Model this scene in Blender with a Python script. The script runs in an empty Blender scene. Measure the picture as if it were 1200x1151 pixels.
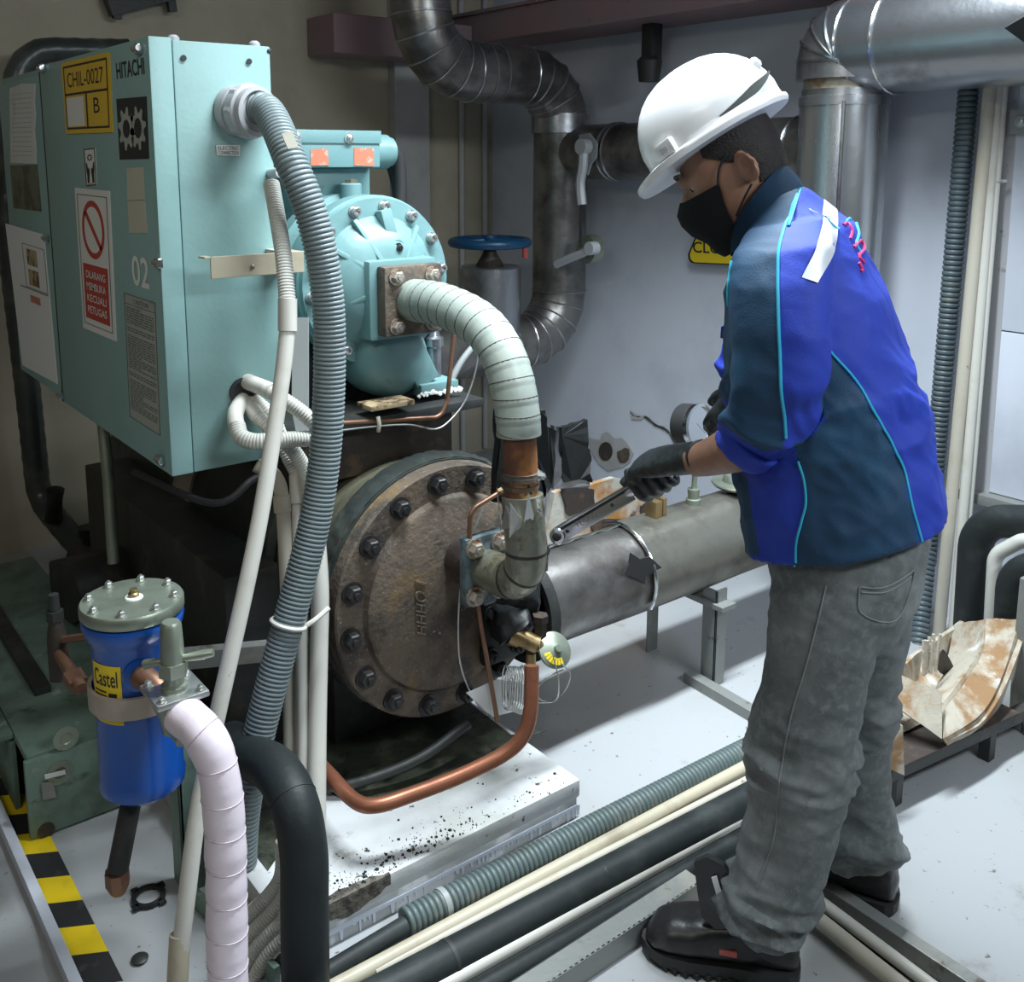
import bpy, bmesh, math, random
from mathutils import Vector, Matrix, noise
from mathutils.bvhtree import BVHTree
random.seed(7)
sc = bpy.context.scene
COL = sc.collection
PI = math.pi

# ---------------------------------------------------------------- camera
F, PPX, PPY, EYE = 1180.0, 575.0, 385.0, 1.5
PITCH = math.atan(200/1180)
HEAD = math.radians(52.6)
FW = Vector((math.cos(HEAD)*math.cos(PITCH), math.sin(HEAD)*math.cos(PITCH), -math.sin(PITCH)))
RT = Vector((math.sin(HEAD), -math.cos(HEAD), 0))
UP = RT.cross(FW)
CAM = Vector((0, 0, EYE))
cd = bpy.data.cameras.new('camera')
cd.sensor_fit = 'HORIZONTAL'; cd.sensor_width = 36; cd.lens = F/1200*36
cd.shift_x = (600-PPX)/1200; cd.shift_y = -(575.5-PPY)/1200
cd.clip_start = 0.05
cam = bpy.data.objects.new('camera', cd); COL.objects.link(cam)
cam.matrix_world = Matrix((RT, UP, -FW)).transposed().to_4x4()
cam.location = CAM
sc.camera = cam

# ---------------------------------------------------------------- light
w = bpy.data.worlds.new('world'); sc.world = w; w.use_nodes = True
bg = w.node_tree.nodes['Background']
bg.inputs[0].default_value = (0.62, 0.76, 1.0, 1); bg.inputs[1].default_value = 0.13
def area(name, loc, size, sy, power, col, target, spread=180):
    l = bpy.data.lights.new(name, 'AREA'); l.shape = 'RECTANGLE'; l.size = size; l.size_y = sy
    l.energy = power; l.color = col; l.spread = math.radians(spread)
    o = bpy.data.objects.new(name, l); COL.objects.link(o); o.location = loc
    d = Vector(target)-Vector(loc)
    o.rotation_euler = d.to_track_quat('-Z', 'Y').to_euler()
    return o
area('tube_lamp_over_pipes', (1.75, 1.45, 2.62), 1.5, 0.16, 56, (0.85, 0.95, 1.0), (1.75, 1.55, 0), 110)
area('fill_lamp_at_right', (1.7, -0.8, 2.5), 1.5, 0.3, 27, (0.85, 0.95, 1.0), (1.6, 1.4, 0.6), 140)  # added fill for the worker's back and camera-side faces, source unseen
area('fill_lamp_at_left', (-0.9, 0.6, 2.55), 1.2, 0.2, 7.5, (1.0, 0.95, 0.84), (0.6, 2.2, 0.7), 150)  # added weak warm fill that lifts the left side, no known lamp
sc.view_settings.view_transform = 'Standard'
sc.view_settings.look = 'None'
sc.view_settings.exposure = 0.15
sc.view_settings.gamma = 1.0
sc.view_settings.use_curve_mapping = False

# ---------------------------------------------------------------- geometry helpers
def P(x, y, X=None, Y=None, Z=None, D=None):
    """a point read off the photograph, at a known plane of the room"""
    r = FW + RT*((x-PPX)/F) - UP*((y-PPY)/F)
    if X is not None: t = X/r.x
    elif Y is not None: t = Y/r.y
    elif Z is not None: t = (Z-EYE)/r.z
    else: t = D
    return CAM + r*t

def V(*a): return Vector(a)

def cr(pts, n=10):
    pts = [Vector(p) for p in pts]
    q = [pts[0]*2-pts[1]] + pts + [pts[-1]*2-pts[-2]]
    out = []
    for i in range(1, len(q)-2):
        a, b, c, d = q[i-1:i+3]
        for k in range(n):
            t = k/n
            out.append(0.5*((2*b)+(c-a)*t+(2*a-5*b+4*c-d)*t*t+(3*b-a-3*c+d)*t**3))
    out.append(pts[-1].copy())
    return out

def fillet(pts, rad, n=8):
    pts = [Vector(p) for p in pts]
    out = [pts[0]]
    for i in range(1, len(pts)-1):
        a, b, c = pts[i-1:i+2]
        u = (a-b); v = (c-b); lu, lv = u.length, v.length
        u.normalize(); v.normalize()
        ang = u.angle(v)
        if ang > PI-0.02: out.append(b); continue
        r = rad[i-1] if isinstance(rad, (list, tuple)) else rad
        d = min(r/math.tan(ang/2), lu*0.49, lv*0.49)
        r = d*math.tan(ang/2)
        bis = (u+v).normalized()
        c0 = b + bis*(r/math.sin(ang/2))
        p0, p1 = b+u*d, b+v*d
        r0, r1 = p0-c0, p1-c0
        tot = r0.angle(r1)
        ax = r0.cross(r1).normalized()
        for k in range(n+1):
            out.append(c0 + Matrix.Rotation(tot*k/n, 3, ax) @ r0)
    out.append(pts[-1])
    return out

def resample(pts, step):
    L = [0]
    for a, b in zip(pts, pts[1:]): L.append(L[-1]+(b-a).length)
    n = max(2, int(L[-1]/step)); out = []; j = 0
    for k in range(n+1):
        s = L[-1]*k/n
        while j < len(L)-2 and L[j+1] < s: j += 1
        t = (s-L[j])/max(1e-9, L[j+1]-L[j])
        out.append(pts[j].lerp(pts[j+1], t))
    return out

def frames(pts):
    T = []
    for i in range(len(pts)):
        a = pts[max(0, i-1)]; b = pts[min(len(pts)-1, i+1)]
        d = (b-a)
        T.append(d.normalized() if d.length > 1e-9 else V(0, 0, 1))
    ref = V(0, 0, 1) if abs(T[0].z) < 0.9 else V(1, 0, 0)
    N = [(ref-T[0]*ref.dot(T[0])).normalized()]
    for i in range(1, len(pts)):
        n = N[-1]-T[i]*N[-1].dot(T[i])
        N.append(n.normalized() if n.length > 1e-6 else N[-1])
    return T, N

def tube(bm, pts, r, seg=14, cap=True, hollow=None):
    pts = [Vector(p) for p in pts]
    T, N = frames(pts)
    rings = []
    for i, p in enumerate(pts):
        rr = r(i) if callable(r) else (r[i] if isinstance(r, (list, tuple)) else r)
        B = T[i].cross(N[i])
        rings.append([bm.verts.new(p+(N[i]*math.cos(2*PI*k/seg)+B*math.sin(2*PI*k/seg))*rr) for k in range(seg)])
    for a, b in zip(rings, rings[1:]):
        for k in range(seg):
            bm.faces.new((a[k], a[(k+1) % seg], b[(k+1) % seg], b[k]))
    if cap:
        bm.faces.new(rings[0][::-1]); bm.faces.new(rings[-1])
    return bm

def lathe(bm, prof, o, ax, seg=32, cap=True):
    """prof: (distance along axis, radius)"""
    o = Vector(o); ax = Vector(ax).normalized()
    ref = V(0, 0, 1) if abs(ax.z) < 0.9 else V(1, 0, 0)
    n = (ref-ax*ref.dot(ax)).normalized(); b = ax.cross(n)
    rings = []
    for s, r in prof:
        if r < 1e-6: rings.append([bm.verts.new(o+ax*s)])
        else: rings.append([bm.verts.new(o+ax*s+(n*math.cos(2*PI*k/seg)+b*math.sin(2*PI*k/seg))*r) for k in range(seg)])
    for a, c in zip(rings, rings[1:]):
        for k in range(seg):
            k2 = (k+1) % seg
            if len(a) == 1 and len(c) == 1: continue
            if len(a) == 1: bm.faces.new((a[0], c[k2], c[k]))
            elif len(c) == 1: bm.faces.new((a[k], a[k2], c[0]))
            else: bm.faces.new((a[k], a[k2], c[k2], c[k]))
    if cap and len(rings[0]) > 1: bm.faces.new(rings[0][::-1])
    if cap and len(rings[-1]) > 1: bm.faces.new(rings[-1])
    return bm

def box(bm, lo, hi, bev=0.0, mat=None):
    lo, hi = Vector(lo), Vector(hi)
    tmp = bmesh.new()
    bmesh.ops.create_cube(tmp, size=1)
    for v in tmp.verts:
        v.co = Vector(((lo[i]+hi[i])/2+v.co[i]*(hi[i]-lo[i]) for i in range(3)))
    if bev > 0:
        bmesh.ops.bevel(tmp, geom=list(tmp.edges), offset=bev, segments=2, affect='EDGES', profile=0.6)
    if mat is not None: bmesh.ops.transform(tmp, matrix=mat, verts=list(tmp.verts))
    me = bpy.data.meshes.new('t'); tmp.to_mesh(me); tmp.free()
    bm.from_mesh(me); bpy.data.meshes.remove(me)
    return bm

def bar(bm, a, b, wx, wy, upv=(0, 0, 1), bev=0.0):
    """box beam from a to b, wx wide across, wy high along upv"""
    a, b = Vector(a), Vector(b); d = b-a; L = d.length; d.normalize()
    u = Vector(upv); u = (u-d*u.dot(d)).normalized(); s = d.cross(u)
    m = Matrix((d, s, u)).transposed().to_4x4(); m.translation = (a+b)/2
    return box(bm, (-L/2, -wx/2, -wy/2), (L/2, wx/2, wy/2), bev, m)

def slab(bm, poly, nrm, t):
    """flat polygon given thickness t along nrm"""
    nrm = Vector(nrm).normalized()
    a = [bm.verts.new(Vector(p)) for p in poly]
    b = [bm.verts.new(Vector(p)+nrm*t) for p in poly]
    bm.faces.new(a[::-1]); bm.faces.new(b)
    for i in range(len(poly)):
        j = (i+1) % len(poly)
        bm.faces.new((a[i], a[j], b[j], b[i]))
    return bm

def loft(bm, rings, cap=True):
    vs = [[bm.verts.new(p) for p in r] for r in rings]
    n = len(vs[0])
    for a, b in zip(vs, vs[1:]):
        for k in range(n): bm.faces.new((a[k], a[(k+1) % n], b[(k+1) % n], b[k]))
    if cap: bm.faces.new(vs[0][::-1]); bm.faces.new(vs[-1])
    return bm

def ell(c, a, b, n=28, e=1.0):
    """ring: centre c, half axes a and b (vectors), e<1 squarer"""
    out = []
    for k in range(n):
        t = 2*PI*k/n; cs, sn = math.cos(t), math.sin(t)
        out.append(Vector(c)+Vector(a)*math.copysign(abs(cs)**e, cs)+Vector(b)*math.copysign(abs(sn)**e, sn))
    return out

# ---------------------------------------------------------------- object helpers
def root_of(o):
    while o.parent: o = o.parent
    return o

def finish(bm, smooth):
    bmesh.ops.recalc_face_normals(bm, faces=list(bm.faces))
    for f in bm.faces: f.smooth = bool(smooth)
    if smooth:
        lim = math.radians(smooth if smooth is not True else 38)
        for e in bm.edges:
            if len(e.link_faces) == 2 and e.calc_face_angle(0) > lim: e.smooth = False

def thing(name, loc, label, cat, group=None):
    o = bpy.data.objects.new(name, None); COL.objects.link(o)
    o.empty_display_size = 0.05
    o.location = loc; o['label'] = label; o['category'] = cat
    if group: o['group'] = group
    return o

def part(name, bm, m, parent, smooth=True, label=None):
    base = root_of(parent).location
    bmesh.ops.translate(bm, vec=-Vector(base), verts=list(bm.verts))
    finish(bm, smooth)
    me = bpy.data.meshes.new(name); bm.to_mesh(me); bm.free()
    for mm in (m if isinstance(m, (list, tuple)) else [m]): me.materials.append(mm)
    o = bpy.data.objects.new(name, me); COL.objects.link(o); o.parent = parent
    if label: o['label'] = label
    return o

def single(name, bm, m, label, cat, smooth=True, group=None, kind=None):
    lo = [min(v.co[i] for v in bm.verts) for i in range(3)]
    hi = [max(v.co[i] for v in bm.verts) for i in range(3)]
    base = Vector(((lo[0]+hi[0])/2, (lo[1]+hi[1])/2, lo[2]))
    bmesh.ops.translate(bm, vec=-base, verts=list(bm.verts))
    finish(bm, smooth)
    me = bpy.data.meshes.new(name); bm.to_mesh(me); bm.free()
    for mm in (m if isinstance(m, (list, tuple)) else [m]): me.materials.append(mm)
    o = bpy.data.objects.new(name, me); COL.objects.link(o); o.location = base
    o['label'] = label
    if cat: o['category'] = cat
    if group: o['group'] = group
    if kind: o['kind'] = kind
    return o

def NB(): return bmesh.new()

_bolts = {}
def bolt(parent, pos, nrm, r, h, m, kind='hex', name='bolt'):
    """bolt head on a washer; alike bolts share one mesh"""
    key = (kind, round(r, 4), round(h, 4), m.name)
    if key not in _bolts:
        bm = NB()
        lathe(bm, [(0, r*1.35), (h*0.22, r*1.35)], (0, 0, 0), (0, 0, 1), 14)
        if kind == 'hex':
            lathe(bm, [(h*0.22, r), (h*0.88, r), (h, r*0.82)], (0, 0, 0), (0, 0, 1), 6)
            lathe(bm, [(h, r*0.45), (h*1.25, r*0.42)], (0, 0, 0), (0, 0, 1), 8)
        elif kind == 'socket':
            lathe(bm, [(h*0.2, r), (h*0.95, r), (h, r*0.9), (h, r*0.55), (h*0.55, r*0.5), (h*0.5, 0)], (0, 0, 0), (0, 0, 1), 14)
        else:
            lathe(bm, [(h*0.2, r), (h*0.7, r*0.8), (h, r*0.3), (h, 0)], (0, 0, 0), (0, 0, 1), 12)
        finish(bm, 35)
        me = bpy.data.meshes.new(name); bm.to_mesh(me); bm.free(); me.materials.append(m)
        _bolts[key] = me
    o = bpy.data.objects.new(name, _bolts[key]); COL.objects.link(o); o.parent = parent
    o.location = Vector(pos)-Vector(root_of(parent).location)
    q = V(0, 0, 1).rotation_difference(Vector(nrm).normalized())
    o.rotation_euler = q.to_euler()
    return o

def lerp2(c, u, v):
    TL, TR, BR, BL = c
    return (TL.lerp(TR, u)).lerp(BL.lerp(BR, u), v)

def sub(c, u0, v0, u1, v1, off=None):
    r = [lerp2(c, u0, v0), lerp2(c, u1, v0), lerp2(c, u1, v1), lerp2(c, u0, v1)]
    return [p+off for p in r] if off is not None else r

def text_mesh(bm, s, c, off, bold=0.0):
    """lettering s filling the four-cornered field c (TL, TR, BR, BL)"""
    cu = bpy.data.curves.new('txt', 'FONT'); cu.body = s; cu.align_x = 'CENTER'
    cu.resolution_u = 3; cu.offset = bold
    o = bpy.data.objects.new('txt', cu); COL.objects.link(o)
    me = bpy.data.meshes.new_from_object(o)
    bpy.data.objects.remove(o); bpy.data.curves.remove(cu)
    xs = [v.co.x for v in me.vertices]; ys = [v.co.y for v in me.vertices]
    x0, x1, y0, y1 = min(xs), max(xs), min(ys), max(ys)
    vs = [bm.verts.new(lerp2(c, (v.co.x-x0)/(x1-x0), 1-(v.co.y-y0)/(y1-y0))+off) for v in me.vertices]
    for p in me.polygons:
        try: bm.faces.new([vs[i] for i in p.vertices])
        except ValueError: pass
    bpy.data.meshes.remove(me)
    return bm

def quad(bm, c, off=None):
    vs = [bm.verts.new(p+(off if off is not None else V(0, 0, 0))) for p in c]
    bm.faces.new(vs); return bm

def border(bm, c, wu, wv, off):
    for a in ((0, 0, 1, wv), (0, 1-wv, 1, 1), (0, wv, wu, 1-wv), (1-wu, wv, 1, 1-wv)):
        quad(bm, sub(c, *a), off)
    return bm

# ---------------------------------------------------------------- materials
def mat(name, col, rough=0.5, metal=0.0, layers=(), bump=None, spec=0.5, coat=0.0, alpha=None, emit=None):
    m = bpy.data.materials.new(name); m.use_nodes = True
    nt = m.node_tree; N = nt.nodes; L = nt.links
    b = N['Principled BSDF']
    b.inputs['Base Color'].default_value = (*col, 1); b.inputs['Roughness'].default_value = rough
    b.inputs['Metallic'].default_value = metal; b.inputs['Specular IOR Level'].default_value = spec
    b.inputs['Coat Weight'].default_value = coat
    tc = N.new('ShaderNodeTexCoord')
    cur = None; curR = None; curM = None
    for i, ly in enumerate(layers):
        c, scale, lo, hi = ly[:4]
        r2 = ly[4] if len(ly) > 4 else None
        m2 = ly[5] if len(ly) > 5 else None
        mp = N.new('ShaderNodeMapping')
        mp.inputs['Scale'].default_value = scale if isinstance(scale, tuple) else (scale,)*3
        mp.inputs['Location'].default_value = (i*3.7, i*1.9, i*5.1)
        L.new(tc.outputs['Object'], mp.inputs[0])
        nz = N.new('ShaderNodeTexNoise'); nz.inputs['Scale'].default_value = 1; nz.inputs['Detail'].default_value = 6
        nz.inputs['Roughness'].default_value = 0.62
        L.new(mp.outputs[0], nz.inputs['Vector'])
        mr = N.new('ShaderNodeMapRange'); mr.interpolation_type = 'SMOOTHSTEP'
        mr.inputs['From Min'].default_value = lo; mr.inputs['From Max'].default_value = hi
        L.new(nz.outputs['Fac'], mr.inputs['Value'])
        mx = N.new('ShaderNodeMix'); mx.data_type = 'RGBA'
        L.new(mr.outputs[0], mx.inputs['Factor'])
        if cur: L.new(cur, mx.inputs['A'])
        else: mx.inputs['A'].default_value = (*col, 1)
        mx.inputs['B'].default_value = (*c, 1)
        cur = mx.outputs['Result']
        for val, which in ((r2, 'R'), (m2, 'M')):
            if val is None: continue
            mf = N.new('ShaderNodeMix')
            L.new(mr.outputs[0], mf.inputs['Factor'])
            prev = curR if which == 'R' else curM
            if prev: L.new(prev, mf.inputs['A'])
            else: mf.inputs['A'].default_value = rough if which == 'R' else metal
            mf.inputs['B'].default_value = val
            if which == 'R': curR = mf.outputs['Result']
            else: curM = mf.outputs['Result']
    if cur: L.new(cur, b.inputs['Base Color'])
    if curR: L.new(curR, b.inputs['Roughness'])
    if curM: L.new(curM, b.inputs['Metallic'])
    if bump:
        mp = N.new('ShaderNodeMapping')
        mp.inputs['Scale'].default_value = bump[0] if isinstance(bump[0], tuple) else (bump[0],)*3
        L.new(tc.outputs['Object'], mp.inputs[0])
        nz = N.new('ShaderNodeTexNoise'); nz.inputs['Scale'].default_value = 1; nz.inputs['Detail'].default_value = 5
        L.new(mp.outputs[0], nz.inputs['Vector'])
        bp = N.new('ShaderNodeBump'); bp.inputs['Strength'].default_value = bump[1]
        bp.inputs['Distance'].default_value = bump[2] if len(bump) > 2 else 0.01
        L.new(nz.outputs['Fac'], bp.inputs['Height']); L.new(bp.outputs[0], b.inputs['Normal'])
    return m

M = {}
def dm(k, *a, **kw): M[k] = mat(k, *a, **kw)
# paints and surfaces
dm('floor', (0.36, 0.37, 0.385), 0.32, layers=[((0.32, 0.32, 0.31), 1.7, 0.48, 0.75), ((0.20, 0.19, 0.17), 5, 0.60, 0.80), ((0.10, 0.09, 0.075), 46, 0.645, 0.70), ((0.40, 0.33, 0.22), 2.6, 0.66, 0.82)], bump=(30, 0.06))
dm('wall_white', (0.60, 0.635, 0.72), 0.7, layers=[((0.50, 0.53, 0.61), 2.2, 0.45, 0.75), ((0.42, 0.38, 0.33), (5, 5, 1.6), 0.66, 0.80), ((0.16, 0.15, 0.15), (30, 30, 9), 0.72, 0.76)], bump=(14, 0.12))
dm('wall_beige', (0.40, 0.36, 0.275), 0.8, layers=[((0.31, 0.275, 0.215), 2.0, 0.42, 0.75), ((0.22, 0.19, 0.15), (4, 4, 1.2), 0.64, 0.82)], bump=(14, 0.15))
dm('wall_grey', (0.42, 0.42, 0.42), 0.8, layers=[((0.30, 0.30, 0.29), 3, 0.45, 0.75)], bump=(14, 0.1))
dm('ceiling', (0.34, 0.37, 0.42), 0.85, layers=[((0.25, 0.27, 0.31), 2, 0.45, 0.7)])
dm('beam_pink', (0.26, 0.165, 0.175), 0.6, layers=[((0.22, 0.175, 0.19), 3, 0.42, 0.7), ((0.14, 0.09, 0.09), 9, 0.62, 0.75)])
dm('plinth', (0.58, 0.59, 0.60), 0.6, layers=[((0.45, 0.46, 0.44), 4, 0.48, 0.72), ((0.25, 0.24, 0.18), (9, 9, 3), 0.60, 0.74), ((0.045, 0.035, 0.028), 34, 0.63, 0.68)], bump=(25, 0.2))
dm('plinth_grey', (0.40, 0.42, 0.42), 0.7, layers=[((0.62, 0.63, 0.64), (7, 7, 5), 0.50, 0.56), ((0.20, 0.19, 0.14), (12, 12, 2), 0.62, 0.74)], bump=(25, 0.2))
dm('oil_grime', (0.035, 0.040, 0.028), 0.45, layers=[((0.09, 0.10, 0.07), 12, 0.46, 0.66), ((0.01, 0.01, 0.01), 30, 0.55, 0.7)], bump=(30, 0.3))
dm('teal', (0.165, 0.30, 0.31), 0.40, layers=[((0.14, 0.26, 0.265), 4, 0.42, 0.7), ((0.12, 0.16, 0.13), 26, 0.66, 0.74)], bump=(60, 0.05))
dm('cabinet', (0.25, 0.41, 0.405), 0.42, layers=[((0.22, 0.37, 0.36), 3, 0.40, 0.7), ((0.14, 0.20, 0.17), (22, 22, 22), 0.70, 0.76)], bump=(90, 0.05))
dm('green_skid', (0.16, 0.24, 0.20), 0.5, layers=[((0.09, 0.13, 0.10), 6, 0.42, 0.66), ((0.30, 0.33, 0.31), 18, 0.62, 0.70), ((0.03, 0.03, 0.025), 9, 0.60, 0.75)], bump=(30, 0.15))
dm('bare_concrete', (0.15, 0.135, 0.11), 0.85, layers=[((0.06, 0.05, 0.04), 40, 0.45, 0.6), ((0.28, 0.26, 0.23), 25, 0.58, 0.7)], bump=(60, 0.6, 0.01))
dm('flange_blue', (0.13, 0.185, 0.205), 0.5, layers=[((0.06, 0.08, 0.09), 22, 0.45, 0.62), ((0.30, 0.36, 0.38), 30, 0.62, 0.72)], bump=(60, 0.2))
dm('dark_steel', (0.035, 0.037, 0.036), 0.5, 0.3, layers=[((0.08, 0.075, 0.06), 9, 0.5, 0.75)], bump=(30, 0.2))
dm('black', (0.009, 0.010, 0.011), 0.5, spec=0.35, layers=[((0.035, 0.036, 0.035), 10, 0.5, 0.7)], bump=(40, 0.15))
dm('insul_black', (0.014, 0.018, 0.019), 0.55, spec=0.3, layers=[((0.032, 0.038, 0.038), 7, 0.48, 0.72), ((0.07, 0.08, 0.08), 25, 0.68, 0.76)], bump=(60, 0.12))
dm('tape_black', (0.035, 0.042, 0.040), 0.33, layers=[((0.08, 0.085, 0.07), 8, 0.45, 0.7)], bump=(30, 0.2))
dm('clad', (0.42, 0.43, 0.46), 0.30, 0.92, layers=[((0.20, 0.19, 0.19), 6, 0.45, 0.72, 0.42), ((0.10, 0.075, 0.06), (9, 9, 4), 0.62, 0.78, 0.7, 0.4)], bump=(18, 0.16))
dm('clad_dirty', (0.27, 0.26, 0.25), 0.34, 0.85, layers=[((0.10, 0.09, 0.085), 5, 0.40, 0.68, 0.45), ((0.14, 0.055, 0.03), (7, 7, 3), 0.60, 0.74, 0.7, 0.2)], bump=(16, 0.22))
dm('clad_jacket', (0.36, 0.35, 0.31), 0.34, 0.6, layers=[((0.17, 0.155, 0.125), 4, 0.44, 0.68, 0.4), ((0.50, 0.48, 0.43), 7, 0.62, 0.76)], bump=(9, 0.35, 0.02))
dm('clad_bright', (0.62, 0.64, 0.67), 0.24, 0.95, layers=[((0.40, 0.41, 0.43), (9, 9, 1), 0.45, 0.68, 0.34), ((0.16, 0.13, 0.11), (14, 14, 2), 0.66, 0.78, 0.7, 0.3)], bump=(10, 0.12))
dm('rust', (0.145, 0.112, 0.086), 0.75, 0.15, layers=[((0.065, 0.054, 0.046), 9, 0.42, 0.62), ((0.21, 0.14, 0.07), 7, 0.56, 0.72), ((0.24, 0.20, 0.16), 120, 0.60, 0.70), ((0.42, 0.38, 0.33), 60, 0.66, 0.74)], bump=(75, 0.5, 0.006))
dm('rust_dark', (0.045, 0.035, 0.030), 0.6, 0.2, layers=[((0.12, 0.075, 0.05), 16, 0.52, 0.70), ((0.015, 0.014, 0.014), 9, 0.55, 0.7)], bump=(60, 0.4, 0.005))
dm('rust_orange', (0.34, 0.14, 0.045), 0.7, 0.1, layers=[((0.12, 0.05, 0.025), 10, 0.45, 0.62), ((0.60, 0.36, 0.16), 9, 0.62, 0.75), ((0.02, 0.018, 0.016), 22, 0.60, 0.68)], bump=(50, 0.4, 0.005))
dm('shell_olive', (0.20, 0.19, 0.13), 0.42, 0.35, layers=[((0.10, 0.10, 0.075), (3, 14, 3), 0.42, 0.62), ((0.36, 0.22, 0.07), (4, 12, 4), 0.60, 0.72), ((0.03, 0.03, 0.028), 20, 0.60, 0.7)], bump=(40, 0.2))
dm('tape_beige', (0.42, 0.36, 0.30), 0.4, layers=[((0.33, 0.28, 0.23), 8, 0.45, 0.7)])
dm('tape_green', (0.30, 0.34, 0.305), 0.36, layers=[((0.25, 0.285, 0.255), 7, 0.42, 0.68), ((0.18, 0.17, 0.13), (26, 26, 26), 0.68, 0.75)], bump=(30, 0.12))
dm('foil', (0.27, 0.275, 0.22), 0.30, 0.6, layers=[((0.10, 0.085, 0.045), 14, 0.52, 0.64, 0.5, 0.2), ((0.06, 0.05, 0.04), 22, 0.62, 0.70, 0.6, 0.1)], bump=(30, 0.5, 0.01))
dm('copper', (0.33, 0.13, 0.075), 0.38, 0.6, layers=[((0.22, 0.085, 0.05), 9, 0.45, 0.7, 0.5)])
dm('copper_dull', (0.26, 0.14, 0.09), 0.45, 0.7, layers=[((0.10, 0.06, 0.045), 12, 0.5, 0.7)])
dm('brass', (0.42, 0.30, 0.15), 0.38, 0.85, layers=[((0.18, 0.12, 0.07), 20, 0.5, 0.7)])
dm('zinc', (0.55, 0.56, 0.55), 0.36, 0.9, layers=[((0.28, 0.25, 0.20), 30, 0.55, 0.7)])
dm('chrome', (0.66, 0.68, 0.70), 0.20, 1.0)
dm('bolt_dark', (0.05, 0.05, 0.052), 0.38, 0.6, layers=[((0.13, 0.09, 0.06), 40, 0.55, 0.7)])
dm('bolt_rusty', (0.42, 0.38, 0.33), 0.5, 0.6, layers=[((0.24, 0.12, 0.06), 60, 0.5, 0.62)])
dm('valve_blue', (0.006, 0.055, 0.13), 0.35, layers=[((0.01, 0.03, 0.06), 20, 0.55, 0.7)])
dm('dryer_blue', (0.008, 0.080, 0.38), 0.26, layers=[((0.007, 0.062, 0.31), 4, 0.45, 0.7)], coat=0.3)
dm('steel_green', (0.34, 0.38, 0.31), 0.42, 0.75, layers=[((0.22, 0.25, 0.20), 9, 0.45, 0.7)])
dm('conduit_grey', (0.175, 0.215, 0.225), 0.42, layers=[((0.15, 0.185, 0.19), 5, 0.45, 0.7)])
dm('conduit_dark', (0.075, 0.10, 0.115), 0.45, layers=[((0.13, 0.15, 0.14), 9, 0.5, 0.75)])
dm('conduit_floor', (0.085, 0.115, 0.115), 0.5, layers=[((0.18, 0.19, 0.17), 14, 0.5, 0.75)])
dm('gland_grey', (0.37, 0.37, 0.39), 0.42, layers=[((0.22, 0.21, 0.20), 22, 0.6, 0.7)])
dm('pvc', (0.56, 0.545, 0.50), 0.38, layers=[((0.46, 0.44, 0.385), 6, 0.48, 0.75), ((0.16, 0.13, 0.09), (30, 30, 12), 0.70, 0.75)])
dm('pvc_dirty', (0.45, 0.42, 0.35), 0.5, layers=[((0.42, 0.37, 0.29), (16, 16, 6), 0.48, 0.68), ((0.12, 0.10, 0.07), 30, 0.66, 0.73)])
dm('pvc_beige', (0.43, 0.385, 0.29), 0.45, layers=[((0.32, 0.275, 0.20), 8, 0.5, 0.72)])
dm('flex_white', (0.54, 0.54, 0.50), 0.45, layers=[((0.50, 0.49, 0.44), 10, 0.5, 0.75)])
dm('pink_wrap', (0.72, 0.63, 0.70), 0.42, layers=[((0.62, 0.54, 0.60), 7, 0.45, 0.7), ((0.36, 0.28, 0.27), 22, 0.70, 0.77)], bump=(14, 0.25))
dm('pink_edge', (0.50, 0.42, 0.46), 0.5)
dm('wall_stain', (0.36, 0.28, 0.19), 0.8, layers=[((0.52, 0.49, 0.46), 16, 0.5, 0.62)])
dm('paper', (0.66, 0.67, 0.66), 0.75, layers=[((0.55, 0.55, 0.52), 6, 0.5, 0.7)], bump=(9, 0.2))
dm('paper_white', (0.78, 0.79, 0.80), 0.7)
dm('paper_old', (0.50, 0.49, 0.40), 0.6, layers=[((0.38, 0.36, 0.28), 12, 0.5, 0.7)])
dm('label_grey', (0.36, 0.39, 0.36), 0.5, layers=[((0.30, 0.32, 0.30), 9, 0.5, 0.7)])
dm('ink', (0.02, 0.02, 0.022), 0.6)
dm('ink_soft', (0.12, 0.13, 0.13), 0.6)
dm('sign_yellow', (0.72, 0.46, 0.02), 0.45, layers=[((0.60, 0.36, 0.02), 6, 0.5, 0.75)])
dm('close_yellow', (0.78, 0.58, 0.02), 0.45)
dm('sign_red', (0.46, 0.045, 0.03), 0.5)
dm('sign_white', (0.74, 0.74, 0.72), 0.5)
dm('sticker_red', (0.55, 0.17, 0.10), 0.55, layers=[((0.50, 0.35, 0.30), 40, 0.55, 0.62)])
dm('stripe_yellow', (0.78, 0.56, 0.01), 0.5, layers=[((0.62, 0.43, 0.02), 12, 0.5, 0.75)])
dm('stripe_black', (0.022, 0.022, 0.024), 0.55, layers=[((0.07, 0.07, 0.065), 16, 0.55, 0.75)])
dm('steel_grey', (0.25, 0.26, 0.25), 0.5, 0.4, layers=[((0.36, 0.35, 0.31), 7, 0.5, 0.72), ((0.13, 0.10, 0.07), 16, 0.60, 0.72)], bump=(30, 0.15))
dm('trunk_grey', (0.27, 0.29, 0.29), 0.5)
dm('insul_shell', (0.42, 0.38, 0.31), 0.8, layers=[((0.26, 0.15, 0.07), 7, 0.47, 0.62), ((0.62, 0.61, 0.58), 9, 0.58, 0.70), ((0.12, 0.07, 0.035), 14, 0.62, 0.74)], bump=(30, 0.4, 0.01))
dm('glass', (0.75, 0.80, 0.80), 0.12, layers=[((0.60, 0.66, 0.66), 8, 0.5, 0.7)], coat=0.6)
dm('red_plastic', (0.52, 0.10, 0.09), 0.5)
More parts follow.
